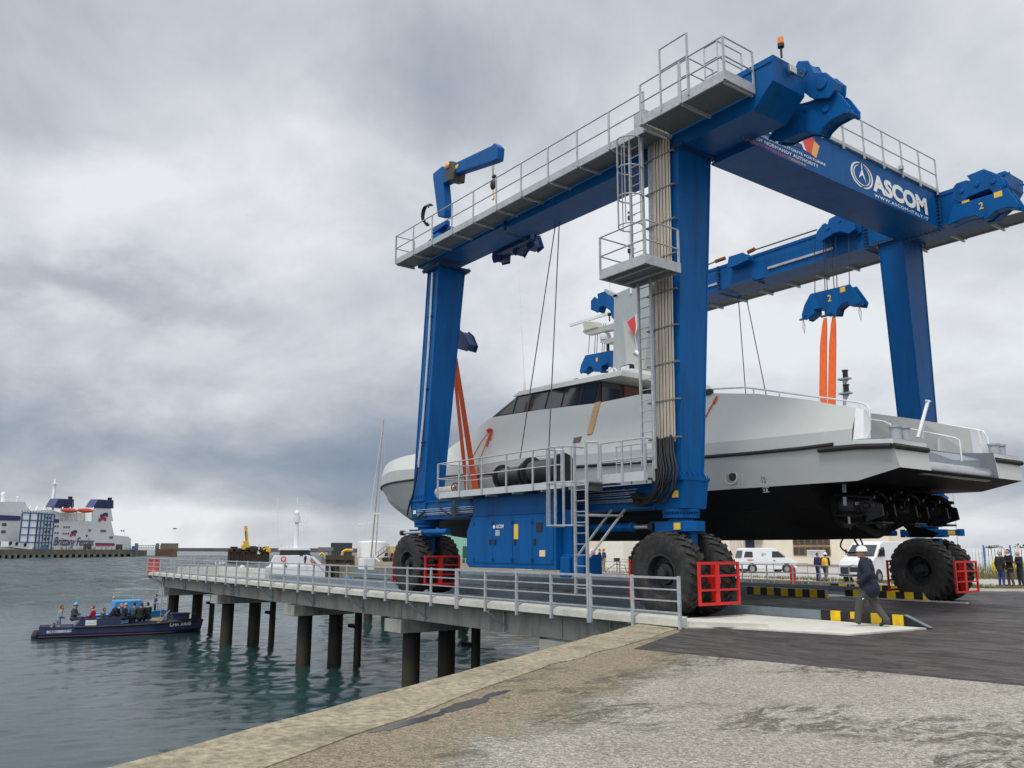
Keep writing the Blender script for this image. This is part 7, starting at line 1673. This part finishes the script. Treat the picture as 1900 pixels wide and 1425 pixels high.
# yacht
yd = 95; yb = PD(yd,690,1030); YT = thing('sailing_yacht', 'sailing yacht afloat behind the far pier, only its leaning bare masts rising clear', 'yacht', (yb.x,yb.y,WLv))
m = MB(); n_ = V((yb.x,yb.y,0)).normalized(); s_ = V((-n_.y,n_.x,0)); vs_ = []
for i in range(9): u = i/8; hb = 1.5*math.sin(math.pi*(.1+.8*u)); c_ = V((yb.x,yb.y,0))+s_*(u*9-4.5)*-1; vs_ += [c_-n_*hb*.5+V((0,0,-3.5)), c_-n_*hb+V((0,0,-2.4)), c_+n_*hb+V((0,0,-2.4)), c_+n_*hb*.5+V((0,0,-3.5))]
m.add(vs_, [(i*4+k, (i+1)*4+k, (i+1)*4+k+1, i*4+k+1) for i in range(8) for k in range(3)]); m.build('hull', WVM, YT)
ALU = mat('mast_alloy', (.34,.31,.27), .5, .2, var=.2)
m = MB(); m.tube(PD(yd,686,1060), PD(yd,712,779), .10, 8, r2=.05); m.build('mast', ALU, YT, smooth=True)
m = MB(); m.tube(PD(yd+1.5,695,1050), PD(yd+1.5,712,800), .09, 8, r2=.04); m.build('mast', GALV, YT, smooth=True)
m = MB(); m.tube(PD(yd,705,966), PD(yd,668,974), .02, 4); m.tube(PD(yd,700,975), PD(yd,735,976), .02, 4); m.ball(PD(yd,668,974), .1); m.tube(PD(yd,711,785), PD(yd+3,722,1040), .012, 4); m.tube(PD(yd,711,785), PD(yd-2,672,1050), .012, 4); m.box(tuple(PD(yd,699,953)-V((.25,.25,.1))), tuple(PD(yd,699,953)+V((.25,.25,.1)))); m.build('rigging', WVM, YT)
m = MB(); m.path([PD(yd,693,1027), PD(yd,697,1036), PD(yd,704,1042)], .12, 6); m.build('bow_sprit', WVM, YT)
# tanks, containers, dolphin on the far yard
def gbox(name, label, cat, px0, px1, pytop, pybase, th, mt, extra=None):
    g_ = PZ(0,(px0+px1)/2,pybase); d_ = math.hypot(g_.x,g_.y); return qitem(name, label, cat, px0, px1, pytop, 0, d_, th, mt, extra)
def cont_bits(T_, a_, b_, t_, n_):
    m = MB(); w = b_-a_; N_ = max(6, int(w.length/.35))
    for k in range(N_): p = a_+w*((k+.5)/N_); m.box((p.x-.05,p.y-.05,.1),(p.x+.05,p.y+.05,t_-.1))
    m.build('rib', T_.children[0].data.materials[0], T_)
TNK = mat('anthracite', (.035,.045,.06), .6, var=.1)
gbox('container', 'dark anthracite container standing beside the round white tank', 'container', 613,653, 1007, 1034, 6, TNK, cont_bits)
g_ = PZ(0,690,1034); td = math.hypot(g_.x,g_.y); tw = 27*td/1604; WT = thing('storage_tank', 'round white storage tank on the far yard behind the leaning masts', 'tank', (g_.x,g_.y,0))
m = MB(); zt3 = PD(td,688,1006).z; m.lathe([(tw,0),(tw,zt3),(tw*.96,zt3+.1),(.01,zt3+.35)],(g_.x,g_.y,0),'z',32); m.build('shell', WHITE, WT, smooth=True)
m = MB(); p = PD(td-tw*.7,663,1030); 
for dx in (0,.6): m.tube((p.x+dx,p.y,0),(p.x+dx,p.y,zt3),.05,4)
for k in range(9): m.tube((p.x,p.y,.3+k*.38),(p.x+.6,p.y,.3+k*.38),.04,4)
m.build('ladder', WHITE, WT)
DPH = mat('dolphin_brown', (.06,.048,.035), .9, var=.4, vscale=.8)
dd_ = 98; DL = thing('dolphin', 'cluster of dark brown mooring piles with yellow pipes, beside the pilot vessel', 'dolphin', tuple(PD(98,631,1072)*V((1,1,0))+V((0,0,WLv))))
m = MB()
for k in range(8): x = 608+k*6.6; m.beam(PD(dd_+(k%3),x,1080), PD(dd_+(k%3),x,1033), .35,.35)
m.beam(PD(dd_,604,1034), PD(dd_,658,1035), .8,.5); m.beam(PD(dd_,604,1047), PD(dd_,658,1048), .5,.5); m.build('pile', DPH, DL)
m = MB(); m.path([PD(dd_,634,1034), PD(dd_,636,1024), PD(dd_,641,1021), PD(dd_,655,1021)], .16, 6); m.build('pipework', YC_, DL); m = MB(); m.path([PD(dd_,592,1031), PD(dd_,597,1026), PD(dd_,602,1031)], .14, 6); m.build('pipework', YC_, DL)
m = MB(); m.beam(PD(dd_+60,590,1018.5), PD(dd_+60,618,1018.5), .6,.6); m.beam(PD(dd_+60,612,1018), PD(dd_+60,612,1034), .5,.5); m.build('gantry', GALVD, DL)
st_ = PD(150,707,1030); STR = thing('gangway_stairs', 'dark steel stairs with hand rails in front of the round white tank', 'stairs', (st_.x,st_.y,0))
m = MB(); seg(m, 150, (690,1040),(722,1018), r=.22); seg(m, 150, (692,1031),(706,1020),(722,1009), r=.08); seg(m, 150, (706,1040),(722,1027), r=.2)
for k in range(7): x = 692+k*5; seg(m, 150, (x,1040-k*3.3),(x,1031-k*3.3), r=.07)
m.build('flight', GALVD, STR)
def car_bits(T_, a_, b_, t_, n_):
    m = MB(); w = b_-a_
    for u in (.2,.8): p = a_+w*u-n_*.05; m.tube((p.x-n_.x*.1,p.y-n_.y*.1,.32),(p.x+n_.x*.1,p.y+n_.y*.1,.32),.32,10)
    m.build('wheel', BLACK, T_)
    c0_ = T_.children[0]; p, q_ = a_+w*.2, a_+w*.8; m = MB(); m.hexa([(p.x,p.y,t_),(q_.x,q_.y,t_),(q_.x+n_.x*1.6,q_.y+n_.y*1.6,t_),(p.x+n_.x*1.6,p.y+n_.y*1.6,t_)],[(p.x+w.x*.1,p.y+w.y*.1,t_+.5),(q_.x-w.x*.1,q_.y-w.y*.1,t_+.5),(q_.x-w.x*.1+n_.x*1.4,q_.y-w.y*.1+n_.y*1.4,t_+.5),(p.x+w.x*.1+n_.x*1.4,p.y+w.y*.1+n_.y*1.4,t_+.5)]); m.build('cabin', GLASS, T_)
gbox('parked_car', 'pale green car parked by the steel stairs on the far yard', 'car', 711,722, 1032, 1042, 1.7, mat('car_green',(.35,.42,.28),.3), car_bits)
gbox('parked_car', 'small red car beside the pale green one', 'car', 722,733, 1033, 1042, 1.7, mat('car_red',(.5,.03,.06),.3), car_bits)
gbox('container', 'cream container beside the stairs, half hidden by the seaward wheel', 'container', 716,740, 1013, 1034, 6, mat('container_cream',(.55,.45,.22),.6), cont_bits)
gbox('shed', 'mint green shed seen between the seaward wheels and the engine house', 'shed', 828,872, 990, 1037, 12, mat('mint_sheet',(.28,.50,.40),.6), cont_bits)
gbox('container', 'dark green container standing against the mint shed', 'container', 858,872, 1013, 1045, 3, mat('container_green',(.03,.12,.07),.6), cont_bits)
m = MB(); p = PZ(.02, 640, 1080); m.ball(p+V((0,0,.0)), (1.0,.7,.10), 14, 6); m.ball(p+V((.1,.1,.05)), (.35,.3,.28), 10, 6); o_ = m.build('tarpaulin', mat('tarp_blue',(.03,.14,.32),.6,var=.3), smooth=True); o_['label'] = 'crumpled blue tarpaulin lying on the near pier deck'; o_['category'] = 'tarpaulin'
m = MB(); g_ = PZ(-.3,590,1000)
# low moorings seen over the far pier: white box with dark opening
gq = PZ(-.2,679,1062); m = MB(); m.box((gq.x-.5,gq.y-.5,-.5),(gq.x+.5,gq.y+.5,1.0)); o_ = m.build('service_box', WHITE, bevel=.03); o_['label'] = 'small white service box standing on the far quay edge'; o_['category'] = 'service box'

# ------------------------------------------------------------------ right background: hall, containers, vans
HL = thing('hall', 'long cream rendered hall behind the hull of the patrol boat', 'building', (-66,86,0))
yw = 83
m = MB(); XH = PY(yw,1652,1040).x; m.box((-100,yw,0),(XH,yw+4,6.2)); m.build('wall', CREAM, HL)
m = MB(); m.box((-100.4,yw-.4,6.2),(XH+.3,yw+4.4,6.5)); m.build('roof', GALVD, HL)
m = MB(); m.box((-100,yw-.06,0),(XH-.2,yw-.003,.35)); m.build('plinth', mat('plinth',(.42,.38,.33),.9), HL)
BRN = mat('brown_frame', (.16,.09,.04), .6)
w0, w1 = PY(yw,1472,1012), PY(yw,1541,1014); zt4, zm1, zm2, zb4 = PY(yw,1505,993).z, PY(yw,1505,1012).z, PY(yw,1505,1014).z, PY(yw,1505,1031).z
for k in range(6):
    xa_, xb_ = w0.x+(w1.x-w0.x)*k/6, w0.x+(w1.x-w0.x)*(k+1)/6
    for za, zb_ in ((zm1,zt4+.6),(zb4,zm2)):
        m = MB(); m.box((xa_,yw-.08,za),(xb_-.02,yw-.004,zb_)); f_ = m.build('window', BRN, HL); m = MB(); m.box((xa_+.12,yw-.1,za+.12),(xb_-.14,yw-.081,zb_-.12)); m.build('pane', mat('pane_brown',(.05,.045,.035),.25) if 'PBR' not in globals() else PBR, f_); PBR = bpy.data.materials['pane_brown']
dd0, dd1 = PY(yw,1384,1014), PY(yw,1400,1014); m = MB(); m.box((dd0.x,yw-.08,PY(yw,1390,1024).z),(dd1.x,yw-.004,PY(yw,1390,1000).z)); m.build('shutter', mat('shutter_navy',(.02,.035,.10),.6), HL)
m = MB(); a_, b_ = PY(yw,1380,1003), PY(yw,1416,1003); m.box((a_.x,yw-1.2,a_.z),(b_.x,yw-.09,a_.z+.12)); m.build('canopy', TNK, HL)
m = MB(); a_, b_ = PY(yw,1508,1028), PY(yw,1541,1028)
for k in range(16): x = a_.x+(b_.x-a_.x)*k/15; m.box((x-.03,yw-1.0,PY(yw,1520,1033).z),(x+.03,yw-.95,PY(yw,1520,1022).z))
m.box((a_.x,yw-1.02,PY(yw,1520,1022).z),(b_.x,yw-.94,PY(yw,1520,1022).z+.08)); m.build('railing', WHITE, HL)
m = MB(); a_, b_ = PY(yw,1355,1020), PY(yw,1376,1020)
for (x0_, x1_) in ((a_.x,(a_.x+b_.x)/2-.1),((a_.x+b_.x)/2+.1,b_.x)): m.box((x0_,yw-.07,.2),(x1_,yw-.004,3.0))
m.build('loading_door', mat('door_cream',(.60,.52,.44),.7), HL)
gq = PZ(0,1157,1057); RC = thing('container', 'big ribbed white container behind the two men under the hull', 'container', (gq.x,gq.y,0))
CW = mat('container_white', (.74,.72,.64), .5, var=.04)
l0 = PD(gq.xy.length+2.2,1121,1030); r1 = PD(gq.xy.length+7,1262,1030); hz = PD(gq.xy.length,1157,1005).z
A0 = V((gq.x,gq.y,0)); Lf = V((l0.x,l0.y,0)); Rt = V((r1.x,r1.y,0))
m = MB(); m.hexa([A0,Rt,Rt+(Lf-A0),Lf],[A0+V((0,0,hz)),Rt+V((0,0,hz)),Rt+(Lf-A0)+V((0,0,hz)),Lf+V((0,0,hz))]); m.build('body', CW, RC)
m = MB()
for (s0, s1, n_) in ((A0,Rt,34),(A0,Lf,12)):
    for k in range(n_): p = s0+(s1-s0)*((k+.5)/n_); m.box((p.x-.04,p.y-.04,.12),(p.x+.04,p.y+.04,hz-.12))
m.build('rib', CW, RC)
gq = PZ(0,1102,1056); SG = thing('notice_board', 'white notice board with a red emblem beside the ladder foot', 'notice board', (gq.x,gq.y,0))
dg = gq.xy.length; s0, s1 = PD(dg,1094,1018), PD(dg,1107,1033); n_ = V((gq.x,gq.y,0)).normalized()
m = MB(); m.prism([V((s0.x,s0.y,s0.z)),V((s1.x,s1.y,s0.z)),V((s1.x,s1.y,s1.z)),V((s0.x,s0.y,s1.z))], n_*.05); m.build('panel', WHITE, SG)
c_ = (s0+s1)/2-n_*.02; m = MB(); m.tube(c_, c_+n_*.01, .17*dg/60, 12); m.build('emblem', FR if False else mat('emblem_red',(.6,.05,.08),.5), SG)
m = MB(); m.box((gq.x-.04,gq.y-.04,0),(gq.x+.04,gq.y+.04,s1.z)); m.build('post', GALV, SG)
for lab, pxs, z_ in (('low grey railing beside the man in khaki trousers', [(1126,1058),(1180,1062)], .95),('thin grey railing in front of the small white van', [(1362,1078),(1395,1079),(1437,1080),(1471,1081),(1500,1081)], 1.0)):
    P_ = [PZ(0,*p) for p in pxs]; RL = thing('railing', lab, 'railing', tuple(P_[0])); m = MB(); railing(m, [(p.x,p.y,.05) for p in P_], z_, 2.0, r=.02, mid=1, post=.02); m.build('rails', GALV, RL)
gq = PZ(0,1472,1083); m = MB(); m.tube((gq.x,gq.y,0),(gq.x,gq.y,.85),.16,14); m.tube((gq.x,gq.y,.85),(gq.x,gq.y,.92),.10,10); o_ = m.build('fire_post', RED, smooth=True); o_['label'] = 'red fire equipment post behind the thin railing'; o_['category'] = 'fire post'
m = MB(); gq = PZ(0,1145,1060); m.tube((gq.x,gq.y,0),(gq.x,gq.y,.75),.04,6); m.box((gq.x-.2,gq.y-.15,.75),(gq.x+.2,gq.y+.15,1.1)); m.path([(gq.x-.8,gq.y-.5,.05),(gq.x-.2,gq.y,.6),(gq.x+.7,gq.y+.2,.5),(gq.x+.8,gq.y+.3,0)],.03,5); o_ = m.build('yard_light', BLACK); o_['label'] = 'small black floodlight on a bent stand by the low grey railing'; o_['category'] = 'floodlight'

VW = mat('van_white', (.76,.77,.78), .25, var=.02, coat=.4); HUBC = mat('hub_grey', (.35,.36,.37), .4, .5); LGT = mat('headlamp', (.6,.62,.62), .1)
def van(label, loc, hd_, L_=4.6, W_=1.75, H_=1.95, kind='small', livery=False):
    T_ = thing('parked_van', label, 'van', loc, hd_)
    # side profile, nose at +x
    if kind == 'small': prof = [(-L_/2,.32),(-L_/2-.02,.75),(-L_/2+.10,1.15),(-L_/2+.28,H_-.08),(-L_/2+.5,H_),(.35,H_),(.75,H_-.12),(1.45,1.22),(2.15,.98),(L_/2,.82),(L_/2+.02,.35),(L_/2-.1,.28)]
    else: prof = [(-L_/2,.35),(-L_/2,H_-.1),(-L_/2+.15,H_),(L_/2-1.75,H_),(L_/2-1.45,H_-.12),(L_/2-.72,1.45),(L_/2-.12,1.18),(L_/2,.95),(L_/2+.04,.45),(L_/2-.08,.3)]
    m = MB(); hw = W_/2
    def wd(z): return hw*(1-.10*max(0,(z-1.0)/(H_-1.0)))
    n = len(prof); vs = [(x,-wd(z),z) for x,z in prof]+[(x,wd(z),z) for x,z in prof]
    m.add(vs, [tuple(range(n))[::-1] if False else tuple(range(n)), tuple(range(2*n-1,n-1,-1))]+[(i,i+n,(i+1)%n+n,(i+1)%n) for i in range(n)])
    m.build('body', VW, T_, local=True, bevel=.05)
    wx = (-L_/2+.85, L_/2-.85)
    for x in wx:
        for s in (-1, 1):
            w_ = MB(); w_.lathe([(.19,-.1),(.30,-.11),(.335,-.08),(.335,.08),(.30,.11),(.19,.1)],(x,s*(hw-.08),.33),'y',20); wo = w_.build('wheel', RUBBER, T_, local=True, smooth=True)
            h_ = MB(); h_.lathe([(.001,-.105),(.20,-.105),(.20,.105),(.001,.105)],(x,s*(hw-.08),.33),'y',16); h_.build('rim', HUBC, wo, local=True)
            a_ = MB(); a_.lathe([(.001,0),(.40,0)],(x,s*(hw+.004),.36),'y',20); a_.build('wheel_arch', BLACK, T_, local=True)
    def sidewin(xs, nm='window'):
        for s in (-1, 1):
            q_ = MB(); q_.quad(*[(x, s*(wd(z)+.012), z) for x, z in (xs if s < 0 else xs[::-1])]); q_.build(nm, GLASS, T_, local=True)
    if kind == 'small':
        sidewin([(.25,1.22),(1.38,1.22),(.82,H_-.25),(.30,H_-.25)]); sidewin([(-L_/2+.2,1.22),(-L_/2+.95,1.22),(-L_/2+.95,H_-.28),(-L_/2+.36,H_-.28)])
        q_ = MB(); q_.quad((1.42,-.68,1.27),(1.42,.68,1.27),(.80,.60,H_-.16),(.80,-.60,H_-.16)); q_.v = [(v[0]+.05,v[1],v[2]+.03) for v in q_.v]; q_.build('windscreen', GLASS, T_, local=True)
        q_ = MB(); q_.quad((-L_/2+.10,-.6,1.2),(-L_/2+.10,.6,1.2),(-L_/2+.25,.55,H_-.2),(-L_/2+.25,-.55,H_-.2)); q_.v = [(v[0]-.045,v[1],v[2]) for v in q_.v]; q_.build('rear_window', GLASS, T_, local=True)
    else:
        sidewin([(L_/2-1.75,1.45),(L_/2-.85,1.42),(L_/2-1.40,H_-.35),(L_/2-1.75,H_-.32)])
        q_ = MB(); q_.quad((L_/2-.70,-.82,1.50),(L_/2-.70,.82,1.50),(L_/2-1.38,.74,H_-.22),(L_/2-1.38,-.74,H_-.22)); q_.v = [(v[0]+.05,v[1],v[2]+.02) for v in q_.v]; q_.build('windscreen', GLASS, T_, local=True)
        q_ = MB(); q_.box((L_/2+.0,-.85,.35),(L_/2+.07,.85,.85)); q_.box((L_/2-.4,-hw-.015,.35),(L_/2+.0,hw+.015,.80)); q_.build('bumper', mat('bumper_grey',(.035,.04,.05),.6), T_, local=True, bevel=.03)
        q_ = MB(); q_.box((L_/2+.071,-.26,.45),(L_/2+.08,.26,.57)); q_.build('number_plate', WHITE, T_, local=True)
        q_ = MB(); q_.path([(L_/2+.03,-.3,.93),(L_/2+.05,0,1.0),(L_/2+.03,.3,.93)],.02,5); q_.build('emblem', STEEL, T_, local=True)
        for s in (-1, 1):
            q_ = MB(); q_.hexa([(L_/2-.05,s*.55,.98),(L_/2-.3,s*.90,.98),(L_/2-.3,s*.91,1.0),(L_/2-.02,s*.56,1.0)],[(L_/2-.22,s*.6,1.17),(L_/2-.5,s*.9,1.3),(L_/2-.5,s*.91,1.31),(L_/2-.2,s*.6,1.19)]); q_.build('headlight', LGT, T_, local=True)
            q_ = MB(); q_.box((L_/2-1.2,s*(hw+.05)-.08,1.5),(L_/2-1.1,s*(hw+.05)+.12*s+.08,1.85)); q_.build('mirror', BLACK, T_, local=True)
    for s in (-1, 1): 
        q_ = MB(); q_.box((.35,s*(hw+.01)-.012,.95),(.5,s*(hw+.01)+.012,1.0)); q_.build('door_handle', BLACK, T_, local=True)
    if livery:
        q_ = MB(); y_ = -wd(1.5)-.02
        for k, (dx, dz) in enumerate(((0,.3),(.12,.36),(.28,.30),(.4,.22),(-.1,.2))): q_.path([(-.55,y_,1.28),(-.55+dx*.5,y_,1.28+dz*.7),(-.55+dx,y_,1.28+dz)],.012,4)
        q_.build('livery', mat('livery_grey',(.25,.3,.25),.5), T_, local=True); q_ = MB(); q_.box((-L_/2+.5,-hw-.012,.98),(-L_/2+.95,-hw-.004,1.06)); q_.build('livery', REDD, T_, local=True)
    return T_
gq = PZ(0,1420,1063); van('small white panel van parked by the cream hall, seen from its side', tuple(gq), math.atan2(.80,.598)+.12, kind='small', livery=True, H_=1.95, L_=4.55)
gq = PZ(0,1622,1082); van('tall white van with dark bumper facing the man in the white helmet', (gq.x-1.2,gq.y+2.4,0), math.atan2(-.8,-.05)+.12, L_=5.0, W_=1.95, H_=2.3, kind='big')
gq = PZ(0,1690,1066); van('tall white van mostly hidden behind a lift wheel', tuple(gq), math.atan2(-.9,.45)+1.9, L_=5.2, W_=2.0, H_=2.3, kind='big')
# far right: white fence with blue posts, trees, yellow bags, pole
f0, f1 = PZ(0,1780,1052), PZ(0,1960,1054); FN_ = thing('fence', 'pale boarded fence with blue posts beyond the tall dry grass', 'fence', tuple(f0))
m = MB(); d_ = (f1-f0); L_ = d_.length; d_.normalize(); nn_ = V((-d_.y,d_.x,0)); N_ = int(L_/.32)
for k in range(N_): p = f0+d_*k*.32; m.beam(p+V((0,0,.1)), p+V((0,0,2.1+.05*math.sin(k*1.7))), .26, .04, up=nn_)
m.build('boards', mat('fence_white',(.68,.70,.72),.6,var=.06), FN_)
for k in range(int(L_/2.6)): m = MB(); p = f0+d_*k*2.6-nn_*.1*(1 if nn_.dot(f0) > 0 else -1); m.beam(p, p+V((0,0,2.45)), .12,.12); m.build('post', mat('post_blue',(.03,.14,.38),.5) if 'PB_' not in globals() else PB_, FN_); PB_ = bpy.data.materials['post_blue']
def leafy(name, label, c, r, seed, n=1400, cat='tree'):
    rng = random.Random(seed); T_ = thing(name, label, cat, c); m = MB(); m.tube(c, (c[0],c[1],c[2]+r[2]*.6), .12, 7, r2=.06); 
    for k in range(5): a_ = rng.uniform(0,6.28); m.tube((c[0],c[1],c[2]+r[2]*.4),(c[0]+math.cos(a_)*r[0]*.6,c[1]+math.sin(a_)*r[1]*.6,c[2]+r[2]*rng.uniform(.7,1.2)),.05,5,r2=.02)
    m.build('trunk', RUST, T_)
    m = MB(); cl_ = [(rng.uniform(-.7,.7),rng.uniform(-.7,.7),rng.uniform(.4,1.5),rng.uniform(.25,.5)) for _ in range(12)]
    for k in range(n):
        q_ = rng.choice(cl_); v_ = V((rng.gauss(0,1),rng.gauss(0,1),rng.gauss(0,1))).normalized()*q_[3]*rng.random()**.4; p = V((c[0]+(q_[0]+v_.x)*r[0], c[1]+(q_[1]+v_.y)*r[1], c[2]+max(.1,(q_[2]+v_.z))*r[2])); s = rng.uniform(.08,.16)
        u_ = V((rng.gauss(0,1),rng.gauss(0,1),rng.gauss(0,1))).normalized()*s; w_ = u_.orthogonal().normalized()*s*.6; m.quad(p-u_,p-w_,p+u_,p+w_)
    m.build('crown', mat('leaves', (.045,.06,.025), .8, var=.5, vscale=1.5) if 'LV' not in globals() else LV, T_); globals()['LV'] = bpy.data.materials['leaves']
    return T_
for i, (px_, lab) in enumerate(((1858,'dark bush behind the pale fence, beside the man in blue trousers'),(1889,'dark bush behind the pale fence, beside the bald man in navy'),(1915,'dark bush at the far end of the pale fence'))):
    g_ = PZ(0,px_,1048); leafy('bush', lab, (g_.x,g_.y,0), (2.6,2.6,1.5), 20+i, cat='bush')
for i, (px_, lab) in enumerate(((1861,'bright yellow bag in dry grass behind the man in blue trousers'),(1883,'bright yellow bag in dry grass behind the bald man in navy'))):
    g_ = PZ(0,px_,1068); m = MB(); m.box((g_.x-.55,g_.y-.45,0),(g_.x+.55,g_.y+.45,1.05)); m.path([(g_.x-.5,g_.y,1.05),(g_.x-.2,g_.y,1.2),(g_.x+.2,g_.y,1.2),(g_.x+.5,g_.y,1.05)],.04,5); o_ = m.build('bulk_bag', mat('bag_yellow',(.78,.62,.05),.7), bevel=.12); o_['label'] = lab; o_['category'] = 'bag'
g_ = PZ(0,1781,1050); m = MB(); m.tube((g_.x,g_.y,0),(g_.x,g_.y,11),.07,8,r2=.04); m.tube((g_.x,g_.y,10.9),(g_.x-.9,g_.y-.7,11.1),.04,6); o_ = m.build('lamp_post', GALV, smooth=True); o_['label'] = 'thin grey pole rising behind a lift wheel'; o_['category'] = 'lamp post'
g_ = PZ(0,1672,1048); qitem('shed', 'pale blue roofed shed behind the vans', 'shed', 1646,1722, 988, 0, g_.xy.length, 12, mat('shed_blue',(.36,.45,.52),.6), cont_bits)
# seagull over the harbour
g_ = PD(90,325,981); BD = thing('seagull', 'tiny dark seagull gliding over the harbour', 'seagull', tuple(g_)); m = MB(); s_ = V((.598,.80,0)); m.ball(g_, (.1,.1,.06), 8, 5); m.tube(g_, g_+s_*.22, .05, 6, r2=.02); m.tube(g_, g_-s_*.2, .04, 5, r2=.05)
m.quad(g_-s_*.05, g_+V((.25,-.1,.08)), g_+V((.55,-.25,.02)), g_+s_*.08); m.quad(g_-s_*.05, g_-V((.25,-.1,-.08)), g_-V((.55,-.25,-.02)), g_+s_*.08); m.build('body', DK, BD)
